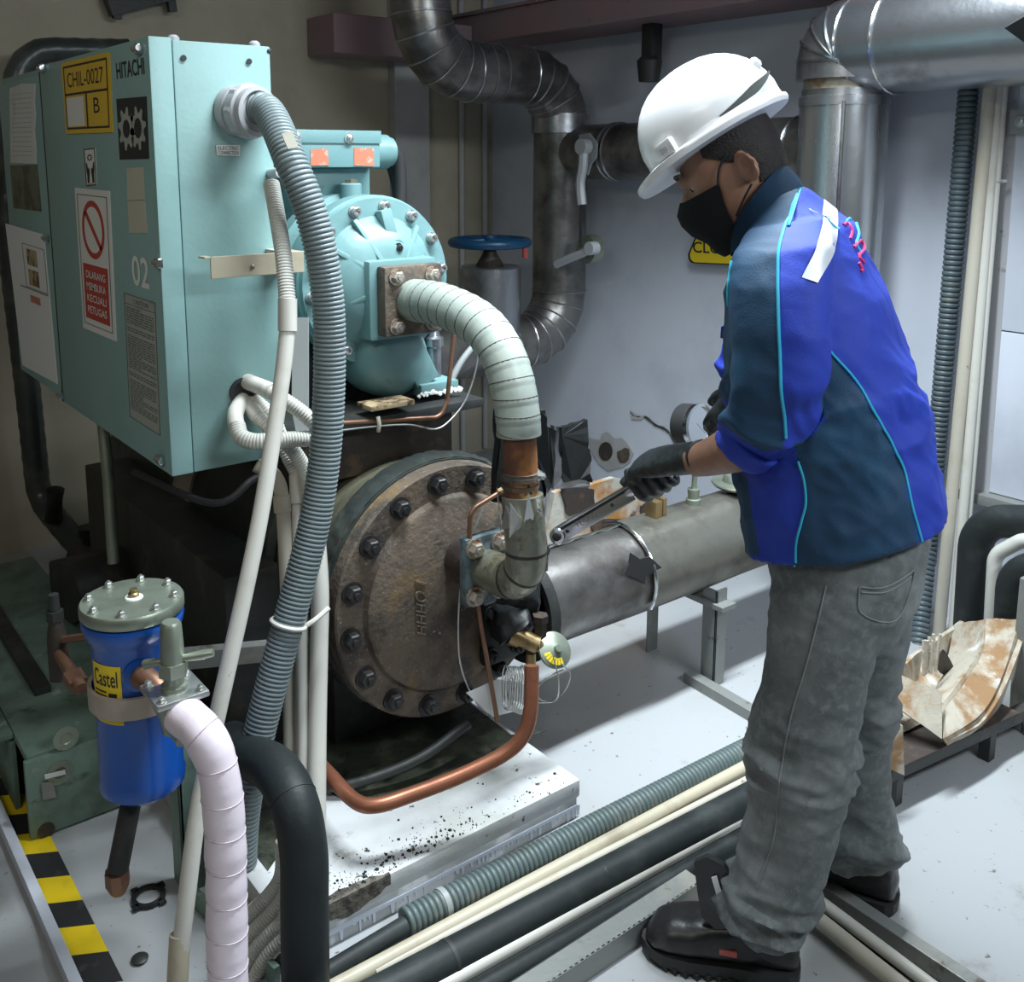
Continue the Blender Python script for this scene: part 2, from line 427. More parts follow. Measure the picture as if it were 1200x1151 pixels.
dm('scorch', (0.13, 0.14, 0.10), 0.6, layers=[((0.07, 0.07, 0.045), 14, 0.45, 0.6), ((0.20, 0.20, 0.15), 30, 0.6, 0.7)])
dm('foil_bright', (0.62, 0.63, 0.62), 0.22, 0.9)
dm('stained_tray', (0.42, 0.40, 0.35), 0.6, layers=[((0.36, 0.17, 0.05), 4.5, 0.44, 0.58), ((0.13, 0.05, 0.025), 6, 0.54, 0.66), ((0.03, 0.025, 0.02), 12, 0.62, 0.70)], bump=(40, 0.3))
dm('green_bin', (0.05, 0.22, 0.09), 0.5, layers=[((0.16, 0.30, 0.20), 6, 0.5, 0.7)])
dm('lever_grey', (0.50, 0.52, 0.55), 0.5, 0.3)
dm('wood_burnt', (0.45, 0.34, 0.20), 0.8, layers=[((0.10, 0.06, 0.03), 30, 0.45, 0.6)])
# worker
dm('skin', (0.28, 0.145, 0.095), 0.5, layers=[((0.34, 0.18, 0.12), 14, 0.45, 0.7)], bump=(160, 0.06, 0.003))
dm('hair', (0.035, 0.028, 0.026), 0.6, bump=(240, 0.6, 0.004))
dm('helmet', (0.80, 0.81, 0.83), 0.30, layers=[((0.74, 0.75, 0.77), 8, 0.5, 0.75)], coat=0.2)
dm('mask_black', (0.012, 0.013, 0.016), 0.75, bump=(220, 0.15, 0.002))
dm('navy', (0.006, 0.040, 0.095), 0.72, layers=[((0.010, 0.060, 0.13), 9, 0.45, 0.72)], bump=((300, 300, 300), 0.25, 0.002))
dm('royal', (0.010, 0.035, 0.36), 0.72, layers=[((0.014, 0.048, 0.45), 7, 0.45, 0.72)], bump=((300, 300, 300), 0.25, 0.002))
dm('piping_cyan', (0.03, 0.42, 0.62), 0.5)
dm('reflective', (0.58, 0.60, 0.66), 0.4, 0.1)
dm('thread_pink', (0.62, 0.03, 0.16), 0.6)
dm('glove', (0.010, 0.013, 0.015), 0.42, layers=[((0.03, 0.034, 0.036), 20, 0.5, 0.7)], bump=(140, 0.25, 0.003))
dm('jeans', (0.105, 0.117, 0.118), 0.85, layers=[((0.23, 0.245, 0.245), 4.5, 0.46, 0.70), ((0.060, 0.066, 0.068), 3.5, 0.56, 0.72), ((0.16, 0.17, 0.17), 60, 0.45, 0.65)], bump=((420, 420, 420), 0.3, 0.002))
dm('seam', (0.19, 0.20, 0.20), 0.8)
dm('boot', (0.014, 0.014, 0.015), 0.36, layers=[((0.04, 0.04, 0.04), 18, 0.5, 0.72)], bump=(120, 0.15, 0.003))
dm('sole', (0.020, 0.020, 0.021), 0.6)

# ================================================================ THE ROOM
def struct(name, bm, m, label, smooth=False):
    return single(name, bm, m, label, None, smooth, kind='structure')
XR, YB, ZC = 3.10, 4.04, 2.75
struct('floor', box(NB(), (-1.6, -1.8, -0.06), (XR+0.1, YB+0.1, 0)), M['floor'], 'white painted plant room floor with dirt specks and grey stains')
struct('wall_back', box(NB(), (-1.6, YB, 0), (XR+0.1, YB+0.1, ZC)), M['wall_beige'], 'dim beige plaster wall behind the green control cabinet')
wr = struct('wall_right', box(NB(), (XR, -1.8, 0), (XR+0.1, YB, ZC)), M['wall_white'], 'white painted wall behind the worker with cracks and stains')
struct('ceiling', box(NB(), (-1.6, -1.8, ZC), (XR+0.1, YB+0.1, ZC+0.08)), M['ceiling'], 'grey ceiling over the plant room')
struct('wall_left', box(NB(), (-1.7, -1.8, 0), (-1.6, YB+0.1, ZC)), M['wall_beige'], 'beige plaster wall to the left of the camera')
struct('wall_front', box(NB(), (-1.7, -1.9, 0), (XR+0.1, -1.8, ZC)), M['wall_beige'], 'beige plaster wall behind the camera')
# pilaster and corner trims on the back wall
a, b = P(466, 300, Y=3.98), P(505, 300, Y=3.98)
struct('trim_1', box(NB(), (a.x, 3.98, 0), (b.x, YB, ZC), 0.004), M['wall_grey'], 'narrow grey pilaster on the back wall behind the compressor')
# pink cable tray beam along the right wall, return beam along back wall
bm = NB(); box(bm, (2.80, -1.0, 2.012), (XR, YB, 2.14), 0.006)
box(bm, (2.78, -1.0, 2.135), (XR, YB, 2.15), 0.003)
struct('trim_2', bm, M['beam_pink'], 'dull pink beam running overhead along the white wall')
p = P(430, 64, Y=3.8)
bm = NB(); box(bm, (P(392, 60, Y=3.8).x, 3.8, p.z), (2.80, YB, p.z+0.16), 0.006)
struct('trim_3', bm, M['beam_pink'], 'dull pink beam along the top of the back wall')
# dirt upstand on floor at left: white kerb strip
bm = NB()
q = [P(-30, 900, Z=0.0), P(3, 980, Z=0.0), P(82, 1160, Z=0.0), P(100, 1200, Z=0)]
k = [V(0.365, 2.9, 0), V(0.385, 2.9, 0), V(0.385, 1.2, 0), V(0.365, 1.2, 0)]
slab(bm, k, (0, 0, 1), 0.03)
struct('trim_4', bm, M['wall_white'], 'low white kerb strip beside the hazard tape')

# peeled patches, cracks and stains on the white wall
bm = NB()
def blob(bm, cx, cy, rx, ry, n, seed, X, t):
    rnd = random.Random(seed); pts = []
    for i in range(n):
        an = 2*PI*i/n; k = 0.7+0.5*rnd.random()
        pts.append(P(cx+rx*math.cos(an)*k, cy+ry*math.sin(an)*k, X=X))
    slab(bm, pts, (-1, 0, 0), t)
slab(bm, [P(x, y, X=XR-0.002) for x, y in ((691, 512), (696, 515), (704, 516), (706, 509), (712, 506), (716, 508), (721, 514), (730, 513), (736, 519), (739, 524), (743, 531), (739, 541), (730, 548), (722, 549), (714, 552), (704, 545), (698, 537), (693, 527))], (-1, 0, 0), 0.004)
o = part('peeled_paint', bm, M['wall_grey'], wr, False); o.parent = wr
bm = NB(); slab(bm, [P(710+8*math.cos(k*PI/8), 529+11*math.sin(k*PI/8), X=XR-0.006) for k in range(16)], (-1, 0, 0), 0.003)
part('plugged_hole', bm, M['rust_dark'], wr, False)
bm = NB(); blob(bm, 731, 533, 7, 9, 9, 5, XR-0.006, 0.003)
part('plugged_hole', bm, M['rust'], wr, False)
bm = NB()
ck = cr([P(x, y, X=XR-0.002) for x, y in ((739, 482), (745, 488), (757, 489), (768, 498), (778, 502), (785, 508), (792, 520), (795, 527))], 3)
tube(bm, ck, [0.004+0.003*((i*7) % 5)/5 for i in range(len(ck))], 5)
part('crack', bm, M['rust_dark'], wr, False)
bm = NB()
slab(bm, [P(x, y, X=XR-0.002) for x, y in ((740, 481), (748, 486), (756, 488), (752, 492), (741, 491))], (-1, 0, 0), 0.004)
part('flaked_patch', bm, M['wall_grey'], wr, False)

# hazard tape
hz = thing('hazard_tape', (0.42, 2.2, 0), 'yellow and black striped hazard tape on the floor beside the skid', 'tape')
X0, X1 = 0.385, 0.452
yb = [1.40, 1.52, 1.60, 1.715, 1.80, 1.895, 1.978, 2.085, 2.17, 2.28, 2.375, 2.49, 2.585, 2.70, 2.80, 2.91, 3.0, 3.1]
# stripe boundaries read from the photograph along the tape
ys = [P(100, y, X=0.42).y for y in ()]
def ystripe(px, py): return P(px, py, Z=0).y
bnd = [ystripe(126, 1151), ystripe(100, 1120), ystripe(85, 1088), ystripe(72, 1059), ystripe(58, 1030), ystripe(44, 1002), ystripe(30, 980), ystripe(22, 956), ystripe(12, 933), ystripe(5, 912), ystripe(-2, 893)]
d = bnd[0]-bnd[1]
bnd = [bnd[0]-(bnd[2]-bnd[0])*1.05, bnd[0]-(bnd[1]-bnd[0])*1.0] + bnd
while bnd[-1] < 3.2: bnd.append(bnd[-1]+(bnd[-1]-bnd[-3])/2)
for i in range(len(bnd)-1):
    y0, y1 = bnd[i], bnd[i+1]; sk = 0.018
    bm = NB(); slab(bm, [V(X0, y0+sk, 0.0005), V(X1, y0-sk, 0.0005), V(X1, y1-sk, 0.0005), V(X0, y1+sk, 0.0005)], (0, 0, 1), 0.0015)
    yel = (i % 2 == 1)
    part('yellow_stripe' if yel else 'black_stripe', bm, M['stripe_yellow' if yel else 'stripe_black'], hz, False)

# concrete plinth
pl = thing('concrete_plinth', (1.1, 2.4, 0), 'white painted concrete plinth under the chiller, chipped and oil spattered', 'plinth')
bm = NB(); box(bm, (0.70, 1.545, 0.052), (1.44, 3.4, 0.096), 0.006)
part('plinth_top', bm, M['plinth'], pl)
bm = NB(); box(bm, (0.70, 1.55, 0.0), (1.435, 3.39, 0.056), 0.003)
part('plinth_foot', bm, M['plinth_grey'], pl)
bm = NB()
rnd = random.Random(3); x = 0.72
while x < 1.44:        # runs of white paint over the grey foot
    wd = 0.004+0.008*rnd.random(); ln = 0.006+0.022*rnd.random()
    if rnd.random() < 0.75:
        slab(bm, [V(x, 1.5495, 0.030), V(x+wd, 1.5495, 0.030), V(x+wd*0.8, 1.5495, 0.030-ln), V(x+wd*0.3, 1.5495, 0.030-ln)], (0, -1, 0), 0.002)
    x += wd*1.4
box(bm, (0.72, 1.545, 0.028), (1.434, 1.5495, 0.036))
part('paint_runs', bm, M['wall_white'], pl, False)
bm = NB()               # oil soaked area under the vessel
pts = [V(p_.x, p_.y, 0) for p_ in [P(x_, y_, Z=0.096) for x_, y_ in ((380, 925), (400, 937), (425, 946), (450, 942), (480, 926), (510, 916), (540, 905), (565, 893), (590, 880), (612, 866), (640, 857))]]+[V(1.425, 1.78, 0), V(1.43, 1.95, 0), V(1.43, 3.3, 0), V(0.74, 3.3, 0), V(0.74, 1.7, 0)]
slab(bm, [p+V(0, 0, 0.0955) for p in pts], (0, 0, 1), 0.0025)
part('oil_stain', bm, M['oil_grime'], pl, False)
bm = NB(); rnd = random.Random(11)
for i in range(420):
    x = 0.74+0.42*rnd.random()**1.2 if rnd.random() < 0.75 else 0.74+0.68*rnd.random(); y = 1.553+abs(rnd.gauss(0, 0.035)); r = 0.0006+0.0034*rnd.random()**5
    if y > 1.72: continue
    lathe(bm, [(0, r*1.2), (0.002, r), (0.0025, 0)], (x, y, 0.096), (0, 0, 1), 5)
o = part('grit', bm, M['black'], pl, False); o['kind'] = 'stuff'
bm = NB()
rnd = random.Random(21); lo_, hi_ = [], []
for i in range(15):
    xx = 0.76+0.17*i/14; hi_.append(V(xx, 1.5435, 0.094)); lo_.append(V(xx, 1.5435, 0.080-0.024*math.sin(PI*i/14)-0.008*rnd.random()))
slab(bm, hi_+lo_[::-1], (0, 1, 0), 0.004)
top_ = [V(0.76+0.17*i/14, 1.545+0.018*math.sin(PI*i/14)+0.008*rnd.random(), 0.0958) for i in range(15)]
slab(bm, [V(0.76, 1.544, 0.0958), V(0.93, 1.544, 0.0958)]+top_[::-1], (0, 0, 1), 0.0012)
part('chipped_corner', bm, M['bare_concrete'], pl, False)

# loose bits on the floor
bm = NB(); c = P(174, 1052, Z=0.004)
lathe(bm, [(0, 0.024), (0, 0.034), (0.006, 0.034), (0.006, 0.024), (0, 0.024)], c, (0, 0, 1), 20, False)
for k in range(4):
    an = k*PI/2+0.5; box(bm, c+V(math.cos(an)*0.036-0.007, math.sin(an)*0.036-0.007, 0), c+V(math.cos(an)*0.036+0.007, math.sin(an)*0.036+0.007, 0.006), 0.001)
single('rubber_gasket', bm, M['black'], 'black notched rubber gasket ring lying on the floor below the blue filter', 'gasket')
bm = NB(); c = P(164, 1126, Z=0.0)
lathe(bm, [(0, 0.014), (0.006, 0.016), (0.009, 0.011), (0.009, 0)], c, (0, 0, 1), 14)
single('rubber_puck', bm, M['dark_steel'], 'small round dark puck lying on floor near the white pipe foot', 'puck')

# ================================================================ CONTROL CABINET
XC, YC = 0.70, 2.0
cz0, cz1 = 0.848, 1.732
cx1 = 0.948
YS = P(62, 270, X=XC).y        # seam between the two doors
YE = P(12, 250, X=XC).y
cab = thing('control_cabinet', (0.82, 2.5, cz0), 'pale teal steel control cabinet with yellow tag and warning signs', 'cabinet')
bm = NB(); box(bm, (XC+0.004, YC+0.004, cz0+0.004), (cx1, YE-0.003, cz1-0.004), 0.004)
part('body', bm, M['cabinet'], cab)
bm = NB(); box(bm, (XC-0.006, YC, cz0), (XC+0.006, YS-0.004, cz1), 0.004)
box(bm, (XC-0.006, YC-0.006, cz0), (XC+0.04, YC+0.006, cz1), 0.003)
d1 = part('door', bm, M['cabinet'], cab)
bm = NB(); box(bm, (XC-0.006, YS+0.004, cz0+0.01), (XC+0.006, YE, cz1-0.02), 0.004)
d2 = part('door', bm, M['cabinet'], cab)
bm = NB(); box(bm, (XC+0.042, YC-0.004, cz0), (cx1, YC+0.006, cz1-0.004), 0.003)
sp = part('side_panel', bm, M['cabinet'], cab)
bm = NB(); box(bm, (XC-0.006, YS-0.004, cz0), (XC-0.001, YS+0.004, cz1))
part('seam', bm, M['dark_steel'], cab, False)
L = lambda x, y: P(x, y, X=XC-0.006)
R = lambda x, y: P(x, y, Y=YC-0.006)
nl, nr = V(-1, 0, 0), V(0, -1, 0)
def face_px(fn, pts): return [fn(x, y) for x, y in pts]
def plate(name, c, nrm, t, m, parent, label=None):
    bm = NB(); slab(bm, c, nrm, t); return part(name, bm, m, parent, False, label)
# clips and screws
for x, y in ((165, 57), (52, 80), (57, 279), (74, 463), (189, 308), (191, 538)):
    bm = NB(); c = L(x, y); box(bm, c+V(-0.012, -0.012, -0.010), c+V(0, 0.012, 0.010), 0.003)
    tube(bm, [c+V(-0.010, -0.016, 0), c+V(-0.010, 0.016, 0)], 0.006, 10)
    part('door_clip', bm, M['chrome'], cab)
for x, y in ((215, 68), (292, 72)):
    bm = NB(); lathe(bm, [(0, 0.006), (0.0015, 0.006)], R(x, y), nr, 14); part('screw_hole', bm, M['ink'], sp)
for x, y in ((203, 44), (298, 50)):
    c = P(x, y, Y=YC+0.03); c.z = cz1
    bm = NB(); lathe(bm, [(-0.004, 0.012), (0.004, 0.012), (0.009, 0.007), (0.009, 0)], c, (0, 0, 1), 12); part('lid_screw', bm, M['gland_grey'], cab)
bolt(cab, R(321, 60)+V(-0.01, 0.004, 0), nr, 0.005, 0.004, M['bolt_dark'])
# yellow tag
c = face_px(L, ((73, 74), (129, 61), (133, 155), (79, 157)))
s = plate('name_tag', c, nl, 0.003, M['sign_yellow'], cab, 'yellow equipment tag')
o = nl*0.0035
bm = NB(); border(bm, sub(c, 0.04, 0.06, 0.96, 0.94), 0.02, 0.03, o); quad(bm, sub(c, 0.04, 0.44, 0.96, 0.47), o); quad(bm, sub(c, 0.50, 0.47, 0.53, 0.92), o)
part('tag_lines', bm, M['ink'], s, False)
bm = NB(); text_mesh(bm, 'CHIL-0027', sub(c, 0.12, 0.16, 0.88, 0.36), o); text_mesh(bm, 'B', sub(c, 0.66, 0.54, 0.78, 0.74), o)
part('lettering', bm, M['ink'], s, False)
bm = NB(); quad(bm, sub(c, 0.07, 0.50, 0.46, 0.90), o); part('white_square', bm, M['sign_white'], s, False)
# maker's plate
bm = NB(); text_mesh(bm, 'HITACHI', face_px(L, ((136, 74), (168.5, 67), (170, 87), (137.5, 93))), nl*0.001, 0.012)
part('maker_lettering', bm, M['ink'], d1, False)
# gears sticker
c = face_px(L, ((137, 116), (172, 113), (175, 186), (141, 187)))
s = plate('gear_sticker', c, nl, 0.0015, M['ink'], d1, 'dark sticker with two grey gears')
bm = NB()
def gear(bm, c, u0, v0, ru, rv, th, off, holes):
    n = 8; out = []; inn = []
    for i in range(n*4):
        an = 2*PI*i/(n*4)+th; k = 1.0 if (i % 4) < 2 else 0.70
        out.append(lerp2(c, u0+ru*k*math.cos(an), v0+rv*k*math.sin(an))+off)
        inn.append(lerp2(c, u0+ru*holes*math.cos(an), v0+rv*holes*math.sin(an))+off)
    vo = [bm.verts.new(p) for p in out]; vi = [bm.verts.new(p) for p in inn]
    for i in range(n*4):
        j = (i+1) % (n*4); bm.faces.new((vo[i], vo[j], vi[j], vi[i]))
gear(bm, c, 0.31, 0.50, 0.29, 0.36, 0.1, nl*0.002, 0.42)
gear(bm, c, 0.70, 0.50, 0.27, 0.36, 0.5, nl*0.002, 0.46)
part('gears', bm, M['label_grey'], s, False)
# hands sticker
c = face_px(L, ((99, 175), (112, 173.5), (114, 217), (102, 218)))
s = plate('hand_sticker', c, nl, 0.0015, M['sign_white'], d1, 'small white sticker of two cupped hands')
bm = NB(); border(bm, c, 0.07, 0.025, nl*0.002)
for sx in (0, 1):
    f = (lambda u: u) if sx == 0 else (lambda u: 1-u)
    pts = [(0.12, 0.38), (0.20, 0.36), (0.30, 0.55), (0.40, 0.50), (0.44, 0.62), (0.38, 0.80), (0.36, 0.92), (0.16, 0.92), (0.18, 0.72), (0.12, 0.58)]
    vs = [bm.verts.new(lerp2(c, f(u), v)+nl*0.002) for u, v in pts]; bm.faces.new(vs)
text_mesh(bm, 'HATI', sub(c, 0.2, 0.93, 0.8, 0.97), nl*0.002)
gear(bm, c, 0.5, 0.24, 0.26, 0.10, 0, nl*0.002, 0.5)
part('hands_print', bm, M['ink'], s, False)
# two old yellowed labels
for nm, q in (('blank_label', ((149, 197), (168, 196), (170, 234), (150, 235))), ('blank_label', ((150, 236), (170, 235), (173, 273), (152, 273)))):
    plate(nm, face_px(L, q), nl, 0.0012, M['paper_old'], d1)
# prohibition sign
c = face_px(L, ((89, 220), (129, 224), (137, 400), (99, 384)))
s = plate('prohibition_sign', c, nl, 0.003, M['sign_white'], d1, 'white and red no-opening sign')
o = nl*0.0035
bm = NB(); border(bm, sub(c, 0.06, 0.04, 0.94, 0.955), 0.02, 0.006, o); part('sign_border', bm, M['ink_soft'], s, False)
bm = NB(); gear_pts = []
def ring2(bm, c, u0, v0, ru, rv, k, off, n=32):
    vo = [bm.verts.new(lerp2(c, u0+ru*math.cos(2*PI*i/n), v0+rv*math.sin(2*PI*i/n))+off) for i in range(n)]
    vi = [bm.verts.new(lerp2(c, u0+ru*k*math.cos(2*PI*i/n), v0+rv*k*math.sin(2*PI*i/n))+off) for i in range(n)]
    for i in range(n): bm.faces.new((vo[i], vo[(i+1) % n], vi[(i+1) % n], vi[i]))
ring2(bm, c, 0.50, 0.275, 0.33, 0.20, 0.80, o)
quad(bm, [lerp2(c, u, v)+o for u, v in ((0.25, 0.165), (0.33, 0.15), (0.75, 0.39), (0.68, 0.405))])
quad(bm, sub(c, 0.13, 0.52, 0.87, 0.91), o); part('red_print', bm, M['sign_red'], s, False)
bm = NB()
for i, t in enumerate(('DILARANG', 'MEMBUKA', 'KECUALI', 'PETUGAS')):
    text_mesh(bm, t, sub(c, 0.22, 0.565+0.083*i, 0.80, 0.618+0.083*i), nl*0.0042, 0.01)
part('lettering', bm, M['sign_white'], s, False)
bm = NB(); text_mesh(bm, '02', face_px(L, ((154, 298), (174, 303), (176, 340), (156.5, 334))), nl*0.001, 0.015)
part('number_print', bm, M['sign_white'], d1, False)
# caution notice
c = face_px(L, ((146, 343), (183, 355), (189, 511), (153, 488)))
s = plate('caution_notice', c, nl, 0.0015, M['label_grey'], d1, 'grey printed caution notice')
bm = NB(); border(bm, c, 0.02, 0.006, nl*0.002); quad(bm, sub(c, 0.02, 0.075, 0.98, 0.08), nl*0.002)
text_mesh(bm, 'CAUTION', sub(c, 0.3, 0.025, 0.78, 0.06), nl*0.002)
rnd = random.Random(5); v = 0.10
while v < 0.94:
    if rnd.random() < 0.12: v += 0.022; continue
    u = 0.07; e = 0.93 if rnd.random() < 0.7 else 0.5
    while u < e:
        wd = 0.05+0.10*rnd.random(); quad(bm, sub(c, u, v, min(e, u+wd), v+0.009), nl*0.002); u += wd+0.025
    v += 0.0195
part('small_print', bm, M['ink_soft'], s, False)
# papers on the second door
c = face_px(L, ((12, 100), (42, 96), (43, 192), (13, 191)))
bm = NB(); pts = [(0, 0.04), (0.5, 0.0), (1, 0.02), (0.96, 0.25), (1.0, 0.4), (0.95, 0.6), (1, 0.8), (1, 1), (0, 1)]
slab(bm, [lerp2(c, u, v) for u, v in pts], nl, 0.002); s = part('torn_paper', bm, M['paper'], d2, False)
bm = NB()
for i in range(14): quad(bm, sub(c, 0.1, 0.12+0.06*i, 0.86, 0.125+0.06*i), nl*0.0025)
part('faint_lines', bm, M['label_grey'], s, False)
c = face_px(L, ((12, 194), (44, 193), (49, 248), (16, 244)))
plate('scorched_patch', c, nl, 0.001, M['scorch'], d2)
c = face_px(L, ((7, 262), (52, 275), (68, 450), (27, 428)))
s = plate('document_sheet', c, nl, 0.002, M['paper_white'], d2)
bm = NB(); border(bm, sub(c, 0.42, 0.10, 0.98, 0.40), 0.02, 0.015, nl*0.0025); quad(bm, sub(c, 0.25, 0.405, 0.98, 0.413), nl*0.0025); part('sheet_frame', bm, M['ink_soft'], s, False)
bm = NB()
for v0 in (0.13, 0.27): quad(bm, sub(c, 0.52, v0, 0.78, v0+0.11), nl*0.0026)
part('photo_print', bm, M['wood_burnt'], s, False)
bm = NB(); quad(bm, sub(c, 0.5, 0.45, 0.76, 0.50), nl*0.0026); part('red_bar', bm, M['sticker_red'], s, False)
# side panel: label, bracket, knob
c = face_px(R, ((253, 170), (281, 170), (281, 183), (254, 182)))
s = plate('terminal_label', c, nr, 0.0015, M['sign_white'], sp)
bm = NB(); text_mesh(bm, 'ELECTRIC', sub(c, 0.06, 0.12, 0.94, 0.46), nr*0.002); text_mesh(bm, 'CONNECTION', sub(c, 0.06, 0.55, 0.94, 0.9), nr*0.002)
part('lettering', bm, M['ink'], s, False)
a, b = P(246, 301, Y=YC-0.10), P(345, 296, Y=YC-0.10)
bm = NB(); zc = (P(246, 301, Y=YC-0.10).z, P(246, 327, Y=YC-0.10).z)
box(bm, (a.x, YC-0.103, zc[1]), (b.x+0.02, YC-0.098, zc[0]), 0.001)
box(bm, (a.x-0.012, YC-0.103, zc[0]-0.004), (a.x+0.004, YC-0.07, zc[0]), 0.001)
box(bm, (b.x-0.02, YC-0.10, zc[1]), (b.x+0.02, YC-0.004, zc[0]), 0.001)
br = part('cable_bracket', bm, M['pvc_beige'], sp, False)
bolt(br, P(296, 312, Y=YC-0.103), nr, 0.004, 0.003, M['bolt_rusty'], 'round', 'rivet')
bm = NB(); tube(bm, [R(318, 203), R(318, 203)+V(-0.012, -0.07, 0.003)], 0.011, 12); part('stud', bm, M['lever_grey'], sp)
c = R(285, 459)
bm = NB(); lathe(bm, [(-0.004, 0.030), (0.003, 0.031), (0.004, 0.024), (0.0, 0.022)], c, nr, 24); g = part('cable_entry', bm, M['ink'], sp)
bm = NB(); box(bm, (XC+0.06, YS+0.03, cz0-0.03), (XC+0.1, YS+0.16, cz0+0.003), 0.003)
box(bm, (XC+0.06, YC+0.3, cz0-0.03), (cx1, YC+0.36, cz0+0.003), 0.003)
part('support_bracket', bm, M['dark_steel'], cab)

# ================================================================ BIG CORRUGATED CONDUIT
def corrugated(bm, pts, r, pitch, amp, seg=22):
    q = resample(pts, pitch/6)
    n = len(q)
    def rr(i):
        t = (i % 6)
        return r-amp if t == 0 else (r-amp*0.25 if t in (1, 5) else r)
    return tube(bm, q, rr, seg)
g0 = R(279, 130)
tdir = V(0.25, -1, -0.05).normalized()
con = thing('corrugated_conduit', (g0.x, g0.y-0.2, 0), 'large grey corrugated conduit looping down from the teal cabinet side', 'conduit')
bm = NB(); lathe(bm, [(-0.01, 0.052), (0.012, 0.052), (0.014, 0.047), (0.022, 0.047), (0.024, 0.055), (0.046, 0.055), (0.05, 0.05), (0.066, 0.05), (0.068, 0.042), (0.06, 0.036)], g0, tdir, 26)
part('gland', bm, M['gland_grey'], con)
bm = NB(); lathe(bm, [(0.026, 0.0575), (0.044, 0.0575)], g0, tdir, 8)
part('gland_nut', bm, M['gland_grey'], con, False)
path = [g0+tdir*0.03, g0+tdir*0.09+V(0.004, 0, 0)]
for x, y, Yv in ((341, 190, 1.80), (369, 265, 1.76), (384, 350, 1.75), (386, 440, 1.75), (381, 530, 1.75), (369, 610, 1.75), (349, 690, 1.75), (327, 770, 1.75), (306, 850, 1.75), (290, 925, 1.75), (283, 985, 1.75), (282, 1060, 1.75)):
    path.append(P(x, y, Y=Yv))
bm = NB(); corrugated(bm, cr(path, 16), 0.0325, 0.0092, 0.0042)
part('corrugated_hose', bm, M['conduit_grey'], con)
bm = NB(); c = [P(x, y, Y=1.735) for x, y in ((329, 156), (341, 153), (349, 172), (337, 175))]
mid = P(336, 168, Y=1.80); a = c
slab(bm, [P(x, y, Y=1.762) for x, y in ((329, 157), (342, 154), (349, 173), (337, 175))], (-0.2, -1, 0.2), 0.004)
part('cream_tape', bm, M['paper_old'], con, False)
# cable tie round conduit and pvc bundle
bm = NB(); c = P(338, 731, Y=1.75)
tt = (P(349, 690, Y=1.75)-P(327, 770, Y=1.75)).normalized()
s1 = V(1, 0, 0)-tt*tt.x; s1.normalize(); s2 = tt.cross(s1)
tube(bm, [c+(s1*math.cos(k*PI/12)+s2*math.sin(k*PI/12))*0.0345 for k in range(25)], 0.0045, 8)
tube(bm, cr([c+s1*0.030+V(0, -0.016, 0.002), P(370, 726, Y=1.73), P(385, 713, Y=1.74)], 4), 0.0055, 8)
part('cable_tie', bm, M['pvc'], con)

# ================================================================ WHITE PVC AND FLEX TUBES
t = thing('conduit_pipe', tuple(P(262, 800, D=1.8)), 'long white plastic conduit leaning down in front of the grey corrugated hose', 'pipe')
pts = cr([P(x, y, D=dd) for x, y, dd in ((337, 385, 1.93), (331, 440, 1.92), (319, 520, 1.90), (306, 600, 1.88), (290, 680, 1.86), (270, 770, 1.84), (250, 860, 1.82), (232, 950, 1.80), (219, 1050, 1.78), (211, 1120, 1.77))], 8)
bm = NB(); tube(bm, pts, 0.0155, 16); part('pipe', bm, M['pvc'], t)
bm = NB(); tube(bm, cr([P(211, 1095, D=1.775), P(208, 1151, D=1.765), P(206, 1190, D=1.76)], 4), 0.0185, 16); part('coupling', bm, M['pvc_beige'], t)
bm = NB(); tube(bm, [P(337, 350, D=1.93), P(337, 388, D=1.93)], 0.0185, 16); part('coupling', bm, M['pvc'], t)
bm = NB(); corrugated(bm, cr([P(x, y, D=dd) for x, y, dd in ((318, 215, 2.02), (325, 255, 1.98), (332, 300, 1.95), (337, 355, 1.93))], 10), 0.0165, 0.006, 0.002, 14); part('flexible_sleeve', bm, M['flex_white'], t)
e0 = c = R(285, 459)
def flex(label, pts, r=0.0155, tail=None):
    t = thing('flexible_tube', tuple(pts[0]), label, 'conduit')
    bm = NB(); corrugated(bm, cr(pts, 12), r, 0.0062, 0.0018, 14); part('corrugated_sleeve', bm, M['flex_white'], t)
    return t
def cuff_(t, a, b, r=0.0185):
    bm = NB(); tube(bm, [a, b], r, 16); part('smooth_end', bm, M['pvc'], t)
D1 = 1.985
e = lambda x, y, d: P(x, y, D=d)
t = flex('white flexible tube leaving the cabinet hole highest, slanting right', [e(310, 455, 2.12), e(330, 467, 2.10), e(352, 482, 2.10), e(372, 500, 2.11), e(388, 522, 2.12)], 0.0162)
cuff_(t, e(289, 447, 2.165), e(320, 459, 2.11), 0.0172)
t = flex('white flexible tube looping round at left below cabinet hole', [e(278, 498, 2.09), e(282, 511, 2.07), e(296, 517, 2.065), e(315, 517, 2.07), e(340, 515, 2.09), e(366, 514, 2.11)], 0.0172)
bm = NB(); tube(bm, cr([e(285, 468, 2.165), e(276, 484, 2.12), e(277, 500, 2.088)], 5), 0.0172, 16); part('smooth_end', bm, M['pvc'], t)
t = flex('white flexible tube slanting from cabinet hole behind the white conduit', [e(300, 487, 2.13), e(318, 503, 2.12), e(340, 524, 2.13), e(356, 548, 2.15), e(362, 575, 2.15)], 0.0162)
cuff_(t, e(290, 472, 2.165), e(303, 490, 2.13), 0.0172)
t = flex('lowest white flexible tube bending down into a white pipe behind corrugated hose', [e(296, 468, 2.165), e(318, 488, 2.16), e(330, 515, 2.17), e(338, 535, 2.17), e(349, 556, 2.17)], 0.0162)
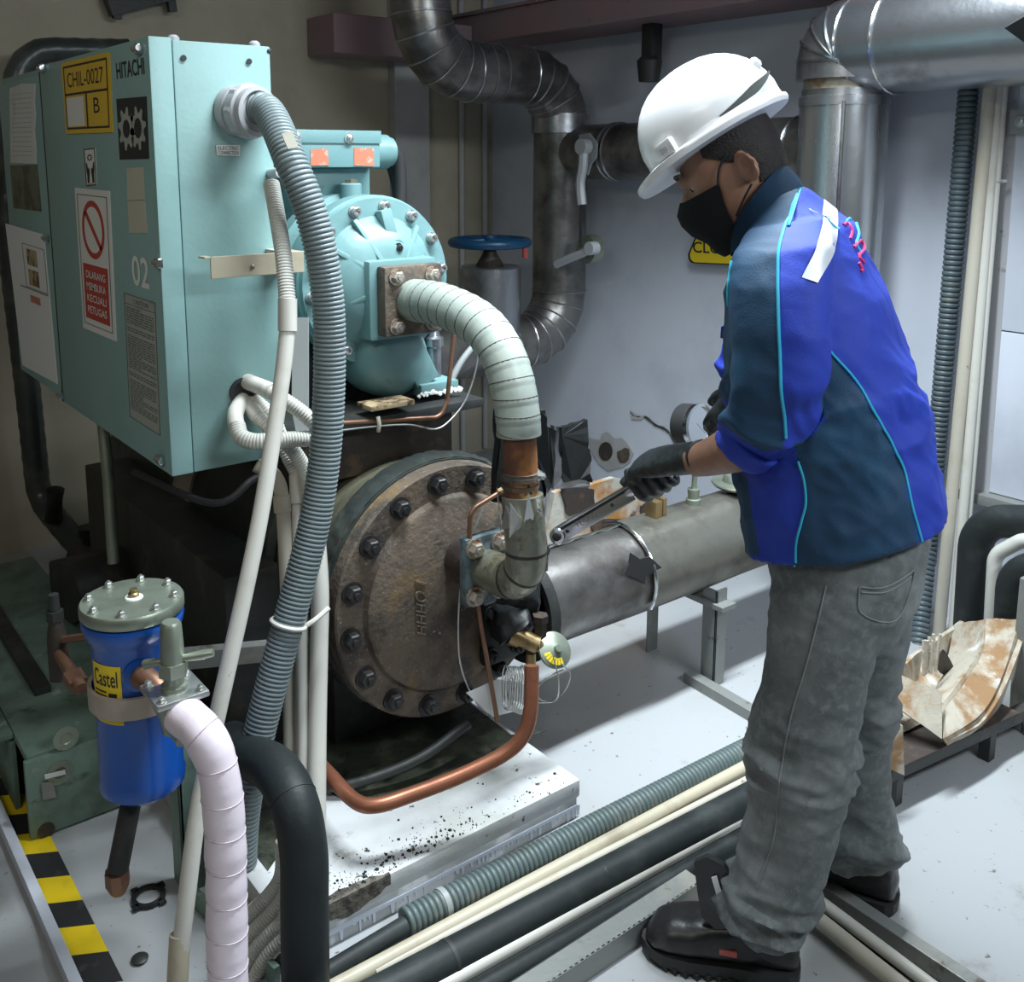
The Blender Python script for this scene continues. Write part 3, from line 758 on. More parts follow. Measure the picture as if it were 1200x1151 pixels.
# bundle of pvc pipes going down behind the conduit
def pvc(label, pts, r=0.014, mt='pvc', nm='conduit_pipe', coup=None, fl=1):
    t = thing(nm, tuple(pts[-1]), label, 'pipe')
    bm = NB(); tube(bm, cr(pts, 6), r, 16); part('pipe', bm, M[mt], t)
    if coup:
        bm = NB(); tube(bm, [coup[0], coup[1]], r*1.22, 16); part('coupling', bm, M[mt], t)
    return t
pvc('grubby white plastic pipe at left of the bundle behind corrugated hose', [e(300, 545, 2.14), e(322, 558, 2.15), e(331, 590, 2.15), e(337, 700, 2.14), e(340, 820, 2.13), e(341, 930, 2.10)], 0.0155, 'pvc_dirty', coup=(e(330, 580, 2.15), e(331.5, 600, 2.15)))
pvc('white plastic pipe in the middle of the bundle behind corrugated hose', [e(349, 550, 2.17), e(350, 600, 2.16), e(353, 700, 2.13), e(356, 820, 2.11), e(358, 985, 2.06)], 0.0155, coup=(e(349, 556, 2.17), e(350, 590, 2.16)))
pvc('widest white plastic pipe at right edge of the bundle', [e(362, 560, 2.15), e(370, 620, 2.14), e(375, 690, 2.12), e(374, 760, 2.11), e(372, 860, 2.09), e(371, 985, 2.04)], 0.019)
# flexible tails at the floor
for i, (lab, pts) in enumerate((('ribbed white tube highest of the four by the black pipe foot', ((331, 985), (330, 1025), (315, 1050), (296, 1068), (280, 1085))),
        ('ribbed white tube second of the four by the black pipe foot', ((338, 990), (337, 1040), (320, 1068), (300, 1088), (280, 1108))),
        ('ribbed white tube third of the four by the black pipe foot', ((340, 1040), (334, 1075), (315, 1095), (300, 1112), (284, 1135))),
        ('ribbed white tube lowest of the four by the black pipe foot', ((344, 1060), (338, 1092), (322, 1110), (310, 1125), (296, 1150))))):
    t = thing('flexible_tube', tuple(P(*pts[-1], D=1.95)), lab, 'conduit')
    bm = NB(); corrugated(bm, cr([P(x, y, D=1.90-0.01*i) for x, y in pts], 12), 0.0145, 0.0062, 0.0018, 14); part('corrugated_sleeve', bm, M['flex_white'], t)
bm = NB(); a = [P(x, y, D=2.20) for x, y in ((344, 372), (362, 372), (362, 510), (350, 515), (343, 480))]
slab(bm, a, -FW, 0.012)
single('steel_strip', bm, M['trunk_grey'], 'plain grey flat strip standing between white conduit and corrugated hose', 'strip', False)

# ================================================================ BLUE FILTER DRIER
pc = P(155, 712, D=1.80); dx, dy = pc.x, pc.y
def zat(py): return P(155, py, D=1.80).z
zt = P(155, 700, D=1.80).z
zb = P(150, 950, D=1.80).z
fd = thing('filter_drier', (dx, dy, zb-0.03), 'bright blue filter drier cylinder with bolted steel lid and yellow label', 'filter')
bm = NB(); lathe(bm, [(0, 0.05), (0.012, 0.066), (0.02, 0.0745), (0.035, 0.0765), (0.045, 0.0735), (zt-zb-0.075, 0.0735), (zt-zb-0.06, 0.08), (zt-zb-0.045, 0.0865), (zt-zb-0.032, 0.0885), (zt-zb-0.026, 0.0875)], (dx, dy, zb), (0, 0, 1), 48)
body = part('shell', bm, M['dryer_blue'], fd)
bm = NB(); lathe(bm, [(zt-zb-0.028, 0.082), (zt-zb-0.022, 0.0825)], (dx, dy, zb), (0, 0, 1), 40); part('gasket', bm, M['ink'], fd)
bm = NB(); lathe(bm, [(zt-zb-0.022, 0.088), (zt-zb-0.020, 0.0895), (zt-zb-0.004, 0.0895), (zt-zb, 0.087), (zt-zb, 0)], (dx, dy, zb), (0, 0, 1), 48); lid = part('lid', bm, M['steel_green'], fd)
for k in range(8):
    an = k*PI/4+0.25; bolt(fd, (dx+0.074*math.cos(an), dy+0.074*math.sin(an), zt), (0, 0, 1), 0.0068, 0.010, M['zinc'])
bm = NB(); lathe(bm, [(0, 0.016), (0.002, 0.015), (0.003, 0.009)], (dx+0.004, dy, zt), (0, 0, 1), 16); part('seal_smear', bm, M['paper_white'], lid)
bm = NB(); lathe(bm, [(0.002, 0.010), (0.008, 0.010), (0.010, 0.007), (0.016, 0.007), (0.017, 0)], (dx+0.004, dy, zt), (0, 0, 1), 8); part('plug', bm, M['brass'], lid)
# curved yellow label on the shell
def curved_label(bm, a0, a1, z0, z1, r, n=10):
    g = []
    for i in range(n+1):
        an = a0+(a1-a0)*i/n
        g.append((bm.verts.new((dx+r*math.cos(an), dy+r*math.sin(an), z0)), bm.verts.new((dx+r*math.cos(an), dy+r*math.sin(an), z1))))
    for p, q in zip(g, g[1:]): bm.faces.new((p[0], q[0], q[1], p[1]))
view = math.atan2(-dy, -dx)      # towards the room's open side
la0, la1 = view-1.25, view-0.35
zl1, zl0 = zat(762), zat(835)
bm = NB(); curved_label(bm, la0, la1, zl0, zl1, 0.0742); lb = part('maker_label', bm, M['close_yellow'], body, label='yellow maker label')
bm = NB(); N0 = NB(); cflat = [V(0, 1, 0), V(1, 1, 0), V(1, 0, 0), V(0, 0, 0)]
text_mesh(bm, 'Castel', sub(cflat, 0.10, 0.08, 0.90, 0.36), V(0, 0, 0), 0.01); text_mesh(bm, 'CE', sub(cflat, 0.30, 0.84, 0.5, 0.93), V(0, 0, 0)); quad(bm, sub(cflat, 0.1, 0.44, 0.55, 0.47)); quad(bm, sub(cflat, 0.1, 0.51, 0.55, 0.54)); quad(bm, sub(cflat, 0.62, 0.46, 0.86, 0.92))
bmesh.ops.subdivide_edges(bm, edges=list(bm.edges), cuts=1)
for v in bm.verts:
    an = la0+(la1-la0)*v.co.x; zz = zl0+(zl1-zl0)*v.co.y
    v.co = V(dx+0.0747*math.cos(an), dy+0.0747*math.sin(an), zz)
part('lettering', bm, M['ink'], lb, False)
# steel band
zb0, zb1 = zat(826), zat(800)
bm = NB(); lathe(bm, [(zb0, 0.0765), (zb0, 0.084), (zb1, 0.084), (zb1, 0.0765), (zb0, 0.0765)], (dx, dy, 0), (0, 0, 1), 44)
bar(bm, (dx+0.05, dy+0.06, (zb0+zb1)/2), (dx+0.09, dy+0.42, (zb0+zb1)/2), 0.008, zb1-zb0)
part('clamp_band', bm, M['tape_beige'], fd)
# bottom stub pipe
bm = NB(); bot = P(138, 1035, D=1.83)
tube(bm, [V(dx-0.01, dy+0.02, zb+0.005), V(bot.x, bot.y, bot.z+0.02)], 0.019, 16); part('drain_stub', bm, M['dark_steel'], fd)
bm = NB(); tube(bm, [V(bot.x, bot.y, bot.z+0.025), V(bot.x, bot.y, bot.z), V(bot.x, bot.y, bot.z-0.02)], [0.022, 0.022, 0.013], 8); part('flare_nut', bm, M['copper_dull'], fd)
# outlet nozzle with shut-off valve
n0 = V(dx, dy, zat(775)); 
nz = (P(165, 775, D=1.72)-n0); nz.z = 0; nz.normalize()
p0 = n0+nz*0.07
vp = P(206, 836, D=1.715)
bm = NB(); lathe(bm, [(0, 0.030), (0.006, 0.029), (0.008, 0.020)], p0, nz, 24); part('nozzle_collar', bm, M['dryer_blue'], fd)
bm = NB(); tube(bm, cr([p0, p0.lerp(vp, 0.5)+V(0, 0, 0.01), vp], 5), 0.021, 18); part('outlet_pipe', bm, M['copper_dull'], fd)
vt = thing('shutoff_valve', tuple(vp), 'grey refrigerant shut-off valve with cross handle beside the blue filter', 'valve')
vm = M['steel_green']; um = V(0, 0, 1)
ax1 = (P(260, 850, D=1.68)-vp).normalized()
bm = NB(); lathe(bm, [(-0.03, 0.024), (0.02, 0.030), (0.035, 0.030)], vp, (0, 0, 1), 20); lathe(bm, [(-0.035, 0.026), (0.05, 0.026)], vp, (P(215, 850, D=1.70)-vp).normalized(), 18); part('valve_body', bm, vm, vt)
ft = vp+V(0, 0, 0.036)
bm = NB(); box(bm, ft+V(-0.045, -0.045, 0), ft+V(0.045, 0.045, 0.011), 0.004); part('bonnet_flange', bm, M['zinc'], vt)
for sx in (-1, 1):
    for sy in (-1, 1): bolt(vt, ft+V(0.033*sx, 0.033*sy, 0.011), (0, 0, 1), 0.006, 0.008, M['zinc'])
bm = NB(); lathe(bm, [(0.01, 0.024), (0.018, 0.022), (0.020, 0.017), (0.03, 0.016), (0.04, 0.016)], ft, (0, 0, 1), 18); part('stem_guide', bm, vm, vt)
bm = NB(); lathe(bm, [(0.036, 0.025), (0.060, 0.025)], ft, (0, 0, 1), 6); part('packing_nut', bm, vm, vt, False)
bm = NB(); lathe(bm, [(0.058, 0.0205), (0.078, 0.0195), (0.125, 0.0175), (0.131, 0.014), (0.131, 0)], ft, (0, 0, 1), 14); part('seal_cap', bm, vm, vt)
hz_ = ft.z+0.062
bm = NB(); hd = RT*1.0+V(0, 0, 0.18); hd.normalize()
c = V(ft.x, ft.y, hz_); tube(bm, [c-hd*0.052, c-hd*0.048, c-hd*0.015, c+hd*0.02, c+hd*0.052, c+hd*0.07], [0.006, 0.0085, 0.0065, 0.0065, 0.0085, 0.007], 10); part('handle_bar', bm, vm, vt)
# pink wrapped pipe
pk = thing('insulated_pipe', tuple(P(266, 1151, D=1.66)), 'pale pink tape-wrapped pipe bending down beside the blue filter', 'pipe')
pth = cr([P(x, y, D=dd) for x, y, dd in ((212, 836, 1.69), (236, 858, 1.66), (254, 895, 1.65), (262, 950, 1.65), (265, 1020, 1.65), (266, 1100, 1.65), (267, 1151, 1.65), (267, 1215, 1.65))], 14)
q = resample(pth, 0.006); rnd = random.Random(2)
rl = [0.033+0.0006*math.sin(i*0.5+math.sin(i*0.13)*2)+0.0014*noise.noise(V(i*0.11, 2, 0))+0.0008*((i % 9)/9) for i in range(len(q))]
bm = NB(); tube(bm, q, rl, 24); part('wrap', bm, M['pink_wrap'], pk)
for i in range(10, len(q)-4, 9):
    bm = NB(); T, Nn = frames(q[i-1:i+2]); t_ = T[1]; n_ = Nn[1]; b_ = t_.cross(n_)
    tube(bm, [q[i]+(n_*math.cos(k*PI/10)+b_*math.sin(k*PI/10))*(rl[i]+0.0004)+t_*0.006*math.sin(k*PI/10) for k in range(21)], 0.0011, 5, False)
    part('tape_edge', bm, M['pink_edge'], pk)
# black insulated pipe
bk = thing('insulated_pipe', tuple(P(358, 1151, D=1.80)), 'thick black foam insulated pipe bending down at the plinth corner', 'pipe')
bm = NB(); pth = cr([P(x, y, D=dd) for x, y, dd in ((270, 870, 2.06), (297, 888, 1.98), (325, 905, 1.88), (346, 945, 1.81), (356, 1000, 1.80), (357, 1060, 1.80), (358, 1151, 1.80), (359, 1215, 1.80))], 12)
tube(bm, pth, 0.043, 26); part('foam_insulation', bm, M['insul_black'], bk)
bm = NB(); T, Nn = frames(pth); i = 34
tube(bm, [pth[i]+(Nn[i]*math.cos(k*PI/14)+T[i].cross(Nn[i])*math.sin(k*PI/14))*0.0432 for k in range(29)], 0.0012, 5, False); part('joint_seam', bm, M['ink'], bk)

# ================================================================ GREEN SKID
sk = thing('steel_skid', (0.6, 2.8, 0), 'dark green steel skid base with grimy top plate under cabinet', 'base')
ze = P(35, 893, Y=2.22).z
XA = P(33, 950, Y=2.22).x
bm = NB(); box(bm, (XA, 2.22, 0.005), (0.68, 2.235, ze), 0.003); ep = part('end_plate', bm, M['green_skid'], sk)
bm = NB(); box(bm, (XA+0.01, 2.24, ze-0.02), (0.72, 3.45, ze), 0.003); part('top_plate', bm, M['green_skid'], sk)
bm = NB(); box(bm, (XA-0.05, 2.36, ze-0.012), (XA+0.008, 3.45, ze+0.004), 0.003); box(bm, (XA+0.0, 2.36, 0.0), (XA+0.012, 3.45, ze-0.02), 0.002); part('side_channel', bm, M['green_skid'], sk)
bm = NB(); box(bm, (0.50, 2.5, ze), (0.54, 3.4, ze+0.02), 0.004); part('stiffener', bm, M['dark_steel'], sk)
for x, y in ((70, 905), (77, 865)):
    bm = NB(); c = P(x, y, Y=2.22); lathe(bm, [(0, 0.028), (0.003, 0.028), (0.004, 0.014), (0.001, 0.012)], c, (0, -1, 0), 18); part('bolt_slot', bm, M['steel_green'], ep)
c = [P(x, y, Y=2.215) for x, y in ((52, 908), (76, 902), (77, 907), (53, 913))]
bm = NB(); slab(bm, c, nr, 0.002); part('stamp_plate', bm, M['paper'], ep, False)
c = [P(x, y, Y=2.216) for x, y in ((48, 918), (62, 916), (66, 934), (50, 938))]
bm = NB(); slab(bm, c, nr, 0.002); part('bare_patch', bm, M['steel_grey'], ep, False)
bm = NB(); lathe(bm, [(0, 0.018), (0.004, 0.018), (0.005, 0)], P(54, 973, Y=2.22), nr, 16); part('plug', bm, M['rust_dark'], ep)
# leg angle between the drier and the plinth
bm = NB()
a = P(214, 870, D=2.05); box(bm, (a.x-0.02, a.y-0.02, 0), (a.x+0.03, a.y-0.012, a.z+0.12), 0.002); box(bm, (a.x-0.02, a.y-0.02, 0), (a.x-0.012, a.y+0.04, a.z+0.12), 0.002)
bar(bm, V(a.x-0.02, a.y-0.02, 0.02), V(a.x+0.03, a.y-0.35, 0.02), 0.012, 0.04)
part('corner_post', bm, M['green_skid'], sk)
bm = NB(); b0 = P(300, 800, D=2.2); bar(bm, V(a.x-0.1, a.y+0.25, a.z+0.09), V(b0.x+0.3, a.y+0.10, a.z+0.03), 0.03, 0.04); part('cross_bar', bm, M['steel_grey'], sk)
# service valve on the skid, left of drier
sv = thing('service_valve', tuple(P(72, 800, D=2.05)), 'small dark brass service valve behind the blue filter on the skid', 'valve')
c = P(66, 740, D=2.05); zbot = P(66, 800, D=2.05).z
bm = NB(); lathe(bm, [(zbot-c.z, 0.02), (-0.02, 0.02), (0, 0.018), (0.02, 0.014), (0.03, 0.014)], c, (0, 0, 1), 14); part('valve_body', bm, M['rust_dark'], sv)
bm = NB(); lathe(bm, [(0.025, 0.017), (0.045, 0.017)], c, (0, 0, 1), 6); lathe(bm, [(0.045, 0.011), (0.08, 0.010), (0.08, 0)], c, (0, 0, 1), 12); part('stem_cap', bm, M['dark_steel'], sv)
bm = NB(); tube(bm, cr([c+V(0, 0, -0.04), P(82, 786, D=2.0), P(96, 808, D=1.95)], 4), 0.013, 12); tube(bm, [P(84, 790, D=1.99), P(92, 803, D=1.97)], 0.02, 6); part('flare_branch', bm, M['copper_dull'], sv)
bm = NB(); tube(bm, [c+V(0, 0, -0.02), P(130, 742, D=1.98)], 0.008, 10); part('branch_tube', bm, M['copper_dull'], sv)
# tall taped pipe behind cabinet at far left
tp = thing('insulated_pipe', tuple(P(45, 590, Y=3.6)), 'black tape-wrapped pipe running round the far left of the cabinet', 'pipe')
pp = [P(150, 60, Y=3.75), P(22, 58, Y=3.75), P(8, 250, Y=3.75), P(34, 470, Y=3.75), P(46, 585, Y=3.75), P(110, 660, Y=3.45)]
pth = fillet(pp, [0.13, 0.3, 0.3, 0.12], 8)
q = resample(pth, 0.02)
bm = NB(); tube(bm, q, [0.042+0.002*((i % 3) == 0) for i in range(len(q))], 18); part('tape_wrap', bm, M['tape_black'], tp)
bm = NB(); tube(bm, [P(96, 645, Y=3.5), P(118, 668, Y=3.40)], [0.06, 0.065], 16); part('flange', bm, M['rust_dark'], tp)
bm = NB(); c = P(105, 650, Y=3.45); lathe(bm, [(0, 0.02), (0.07, 0.02), (0.07, 0.035), (0.10, 0.035), (0.1, 0)], c, (0, 0, 1), 10)
c = P(62, 610, Y=3.60); lathe(bm, [(0, 0.03), (0.09, 0.026), (0.12, 0.03), (0.13, 0)], c, (0.1, -0.2, 1), 10); part('stem', bm, M['black'], tp)
# dark motor block in front
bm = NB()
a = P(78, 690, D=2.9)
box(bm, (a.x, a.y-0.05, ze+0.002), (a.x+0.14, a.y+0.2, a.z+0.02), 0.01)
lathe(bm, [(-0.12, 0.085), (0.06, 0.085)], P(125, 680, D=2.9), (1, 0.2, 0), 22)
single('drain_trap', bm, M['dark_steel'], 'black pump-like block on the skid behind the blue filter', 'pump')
bm = NB(); tube(bm, [P(119, 480, D=2.75), P(127, 560, D=2.75), P(133, 660, D=2.75)], 0.016, 14)
single('steel_rod', bm, M['steel_green'], 'thin pale upright pipe below the cabinet underside', 'pipe')
bm = NB(); c = P(158, 600, Y=3.68); lathe(bm, [(0, 0.13), (0.22, 0.15), (0.225, 0.14), (0.01, 0.12)], (c.x, c.y, 0.0), (0, 0, 1), 24)
lathe(bm, [(0.0, 0.12), (0.32, 0.13), (0.33, 0.10), (0.33, 0)], (c.x, c.y, 0.0), (0, 0, 1), 24)
single('plastic_bucket', bm, M['green_bin'], 'green plastic bucket glimpsed behind the skid', 'bucket')
# conduit bracket high on back wall
bm = NB()
bar(bm, P(126, 8, Y=3.98), P(206, -12, Y=3.98), 0.05, 0.07)
bar(bm, P(138, 4, Y=3.98), P(137, 22, Y=3.98), 0.03, 0.03, (1, 0, 0)); bar(bm, P(199, -6, Y=3.98), P(202, 14, Y=3.98), 0.03, 0.03, (1, 0, 0))
single('wall_bracket', bm, M['dark_steel'], 'dark steel bracket high on the beige wall above the cabinet', 'bracket', False)

# ================================================================ EVAPORATOR VESSEL
vx, vz, vy = 1.257, 0.514, 1.80
ve = thing('evaporator_vessel', (vx, 2.6, 0.098), 'large horizontal chiller vessel with rusty bolted round end cover', 'vessel')
bm = NB(); lathe(bm, [(0.10, 0.262), (0.36, 0.262), (0.36, 0.25), (1.6, 0.25)], (vx, vy, vz), (0, 1, 0), 56); part('shell', bm, M['shell_olive'], ve)
bm = NB(); lathe(bm, [(0.37, 0.252), (0.375, 0.285), (0.52, 0.290), (0.53, 0.285), (0.70, 0.292), (0.71, 0.286), (1.58, 0.288), (1.6, 0.25)], (vx, vy, vz), (0, 1, 0), 56); part('black_insulation', bm, M['tape_black'], ve)
bm = NB(); lathe(bm, [(0.86, 0.294), (0.98, 0.294)], (vx, vy, vz), (0, 1, 0), 56); part('tape_band', bm, M['tape_beige'], ve)
bm = NB(); lathe(bm, [(0.045, 0.26), (0.045, 0.302), (0.05, 0.306), (0.095, 0.306), (0.10, 0.300), (0.10, 0.26)], (vx, vy, vz), (0, 1, 0), 64); part('tube_sheet', bm, M['rust_dark'], ve)
bm = NB(); lathe(bm, [(0.042, 0.300), (0.0, 0.300), (-0.004, 0.296), (-0.004, 0.234), (-0.008, 0.230), (-0.018, 0.228), (-0.022, 0.222), (-0.022, 0)], (vx, vy, vz), (0, 1, 0), 64)
cov = part('end_cover', bm, M['rust'], ve)
bm = NB(); lathe(bm, [(0.036, 0.3035), (0.046, 0.3035)], (vx, vy, vz), (0, 1, 0), 64); part('gasket_line', bm, M['tape_black'], ve)
for k in range(16):
    an = 2*PI*(k+0.35)/16
    bolt(cov, (vx+0.268*math.cos(an), vy-0.003, vz+0.268*math.sin(an)), (0, -1, 0), 0.0185, 0.026, M['bolt_dark'])
bm = NB(); pos = P(494, 713, Y=vy-0.022)      # cast marks, reading upwards
c = [P(487, 742, Y=vy-0.022), P(485, 680, Y=vy-0.022), P(499, 683, Y=vy-0.022), P(498, 744, Y=vy-0.022)]
text_mesh(bm, 'HHHO 1', c, V(0, -0.001, 0), 0.01)
for f in list(bm.faces): pass
r = bmesh.ops.extrude_face_region(bm, geom=list(bm.faces)); bmesh.ops.translate(bm, vec=(0, -0.004, 0), verts=[v for v in r['geom'] if isinstance(v, bmesh.types.BMVert)])
part('cast_number', bm, M['rust'], cov, False)
bm = NB(); rnd = random.Random(8)              # melted black seal round the rim
rows = []
for i in range(160):
    an = 2*PI*i/160; rg = []
    for k in range(10):
        t_ = 2*PI*k/10; j_ = 0.010*abs(noise.noise(V(math.cos(an)*9, math.sin(an)*9, k*0.9)))+0.006*noise.noise(V(math.cos(an)*25, math.sin(an)*25, k))
        rr = 0.303+(0.004+j_)*math.cos(t_); rg.append(V(vx+rr*math.cos(an), vy+0.075+(0.032+j_*0.5)*math.sin(t_), vz+rr*math.sin(an)))
    rows.append(rg)
loft(bm, rows+[rows[0]], False)
part('sealant_lumps', bm, M['tape_black'], ve)
for yy in (2.0, 2.9):
    bm = NB(); box(bm, (vx-0.20, yy, 0.098), (vx+0.16, yy+0.06, 0.40), 0.01); part('saddle', bm, M['dark_steel'], ve)
bm = NB(); box(bm, (vx-0.42, 2.10, 0.098), (vx-0.28, 3.2, 0.55), 0.01); part('side_frame', bm, M['dark_steel'], ve)
bm = NB(); tube(bm, cr([V(0.92, 1.86, 0.12), V(1.0, 1.80, 0.13), V(1.14, 1.76, 0.155), V(1.28, 1.76, 0.19)], 6), 0.012, 10); part('drain_line', bm, M['dark_steel'], ve)
bm = NB(); tube(bm, cr([P(160, 600, D=2.2)+V(0.03, 0.1, 0.06), P(250, 590, D=2.1), P(300, 560, D=2.12), P(330, 560, D=2.16)], 6), 0.008, 8); part('hanging_cable', bm, M['ink'], ve)

# ================================================================ COMPRESSOR
KC = P(440, 330, Y=2.10); kx, kz, ky = KC.x, KC.z, 2.10
kp = thing('compressor', (kx, 2.5, 0.83), 'pale teal cast-iron screw compressor with domed bolted end cover', 'compressor')
RC = 0.205
bm = NB(); lathe(bm, [(0.0, RC), (0.005, RC+0.004), (0.05, RC+0.004), (0.055, RC-0.01), (0.10, RC-0.015), (0.12, RC+0.004), (0.16, RC+0.004), (0.165, RC-0.01), (0.8, RC-0.01), (0.85, RC-0.08), (0.85, 0)], (kx, ky, kz), (0, 1, 0), 48); part('housing', bm, M['teal'], kp)
bm = NB(); lathe(bm, [(0.0, RC), (-0.012, RC-0.003), (-0.014, RC-0.045), (-0.030, RC-0.06), (-0.055, RC-0.085), (-0.070, RC-0.12), (-0.075, 0.05), (-0.075, 0)], (kx, ky, kz), (0, 1, 0), 48); cv = part('end_cover', bm, M['teal'], kp)
for k in range(14):
    an = 2*PI*(k+0.28)/14
    bolt(cv, (kx+(RC-0.022)*math.cos(an), ky-0.013, kz+(RC-0.022)*math.sin(an)), (0, -1, 0), 0.011, 0.018, M['zinc'], 'socket')
bm = NB()                                     # cast ribs on the dome
for an in (2.55, 0.9, 2.0, 3.5):
    d = V(math.cos(an), 0, math.sin(an)); c0 = V(kx, ky, kz)
    bar(bm, c0+d*0.06+V(0, -0.072, 0), c0+d*(RC-0.04)+V(0, -0.022, 0), 0.012, 0.02, (0, -1, 0), 0.003)
part('rib', bm, M['teal'], cv)
bm = NB(); c = P(463, 290, Y=ky-0.05); lathe(bm, [(0.02, 0.028), (-0.008, 0.024), (-0.012, 0.02)], c, (0, 1, 0), 18); bar(bm, c+V(0, 0.01, 0.0), c+V(-0.02, 0.02, 0.09), 0.03, 0.03, (0, -1, 0), 0.004); part('boss', bm, M['teal'], cv)
bolt(cv, c+V(0, -0.013, 0), (0, -1, 0), 0.009, 0.012, M['bolt_dark'])
# suction flange pedestal
FX, FZ, FY = P(480, 350, Y=2.0).x, P(480, 350, Y=2.0).z, 2.0
bm = NB(); box(bm, (FX-0.105, FY+0.008, FZ-0.095), (FX+0.085, FY+0.11, FZ+0.095), 0.012); part('suction_pedestal', bm, M['teal'], kp)
bm = NB(); box(bm, (FX-0.085, FY-0.028, FZ-0.082), (FX+0.075, FY+0.008, FZ+0.082), 0.006)
fl = part('suction_flange', bm, M['rust'], kp)
for sx, sz in ((-0.055, 0.058), (0.045, 0.058), (-0.055, -0.058), (0.045, -0.058)):
    bolt(fl, (FX+sx, FY-0.028, FZ+sz), (0, -1, 0), 0.0145, 0.018, M['bolt_rusty'])
# lower housing and foot
zp_ = P(480, 470, Y=2.05).z-0.006
bm = NB(); lathe(bm, [(0.7, 0.10), (0.0, 0.10), (-0.03, 0.092), (-0.05, 0.07), (-0.06, 0)], V(kx+0.03, ky-0.01, kz-0.19), (0, 1, 0), 28); part('oil_sump', bm, M['teal'], kp)
bm = NB(); box(bm, (kx-0.30, ky+0.06, zp_), (kx+0.10, 2.9, kz-0.10), 0.01); part('shaded_gap_fill', bm, M['black'], kp)  # black block put in for the shade behind and under the sump
bm = NB(); f0 = P(470, 462, Y=2.06); f1 = P(522, 455, Y=2.06)
bar(bm, V(kx+0.07, 2.07, kz-0.17), V(f1.x-0.06, 2.07, f0.z+0.02), 0.07, 0.055, (0, 1, 0), 0.006); box(bm, (f0.x+0.04, 2.03, f0.z-0.008), (f1.x+0.02, 2.14, f0.z+0.022), 0.004); part('mounting_foot', bm, M['teal'], kp)
bm = NB(); g = P(508, 425, Y=2.10); lathe(bm, [(-0.055, 0.02), (0.04, 0.02), (0.045, 0.026), (0.065, 0.026), (0.07, 0.018), (0.09, 0.012), (0.09, 0)], g, (0, 0, 1), 14); part('oil_fitting', bm, M['clad'], kp)
# sealant round the foot and mounting plates
zp = P(480, 470, Y=2.05).z
bm = NB(); box(bm, (kx-0.35, 1.98, zp-0.028), (kx+0.24, 2.9, zp-0.005), 0.004); part('base_plate', bm, M['dark_steel'], kp)
for yy in (2.02, 2.7):
    bm = NB(); box(bm, (kx-0.26, yy, vz+0.24), (kx+0.17, yy+0.12, zp-0.028), 0.006); part('saddle_block', bm, M['rust_dark'], kp)
bm = NB(); c = P(450, 470, Y=1.99); box(bm, (c.x-0.05, 1.965, c.z-0.014), (c.x+0.07, 2.03, c.z-0.002), 0.002); part('burnt_shim', bm, M['wood_burnt'], kp)
bm = NB(); rnd = random.Random(4)
for i in range(26):
    c = V(f0.x+0.03+0.14*i/26, 2.026, f0.z-0.006+0.008*rnd.random()); r_ = 0.003+0.006*rnd.random(); c.y += 0.006*rnd.random(); lathe(bm, [(-0.006, 0), (0, r_), (r_*0.6, 0)], c, (rnd.random()-0.5, -1, 0.4), 6)
part('white_sealant', bm, M['paper'], kp)
bm = NB(); box(bm, (kx+0.205, 2.1, vz+0.1), (kx+0.225, 2.12, zp), 0.001); part('white_strut', bm, M['trunk_grey'], kp)
# terminal box on top
t0, t1 = P(352, 152, Y=2.22), P(441, 196, Y=2.22)
bm = NB(); box(bm, (t0.x-0.03, 2.20, t1.z), (t1.x, 2.48, t0.z), 0.005); tb = part('terminal_box', bm, M['teal'], kp)
bm = NB(); zz = P(400, 168, Y=2.2).z; box(bm, (t0.x-0.03, 2.196, zz), (t1.x+0.002, 2.2, t0.z), 0.002); part('box_lid', bm, M['teal'], tb)
for x, y in ((347, 160), (409, 162)): bolt(tb, P(x, y, Y=2.196), nr, 0.010, 0.012, M['zinc'], 'round')
for q in (((364, 175), (384, 174), (385, 194), (364, 194)), ((415, 173), (438, 174), (438, 195), (415, 194))):
    bm = NB(); slab(bm, [P(x, y, Y=2.1995) for x, y in q], nr, 0.001); part('worn_sticker', bm, M['sticker_red'], tb, False)
bm = NB(); a, b = P(356, 197, Y=2.26), P(432, 250, Y=2.26); box(bm, (a.x, 2.25, kz+0.15), (b.x, 2.46, a.z), 0.004); part('box_neck', bm, M['teal'], kp)
bm = NB(); c = P(412, 240, Y=2.2); lathe(bm, [(-0.05, 0.026), (0.05, 0.026), (0.053, 0.022), (0.053, 0)], c, (0, 0, 1), 18); nb = part('lifting_boss', bm, M['teal'], kp)
bm = NB(); lathe(bm, [(0.053, 0.017), (0.062, 0.017), (0.062, 0)], c, (0, 0, 1), 6); part('boss_plug', bm, M['rust'], nb)
bm = NB(); c = P(444, 178, Y=2.32); lathe(bm, [(-0.03, 0.045), (0.02, 0.045), (0.02, 0.038), (0.035, 0.038)], c, (1, 0, 0), 22); part('cable_gland', bm, M['teal'], tb)
bm = NB()
for k in range(3):
    tube(bm, cr([c+V(0.03, 0.01*k, 0.015-0.012*k), c+V(0.06, 0.02*k, -0.02), c+V(0.065+0.01*k, 0.02*k, -0.12), c+V(0.05+0.012*k, 0.03*k, -0.26)], 6), 0.018, 12)
part('power_cable', bm, M['ink'], tb)

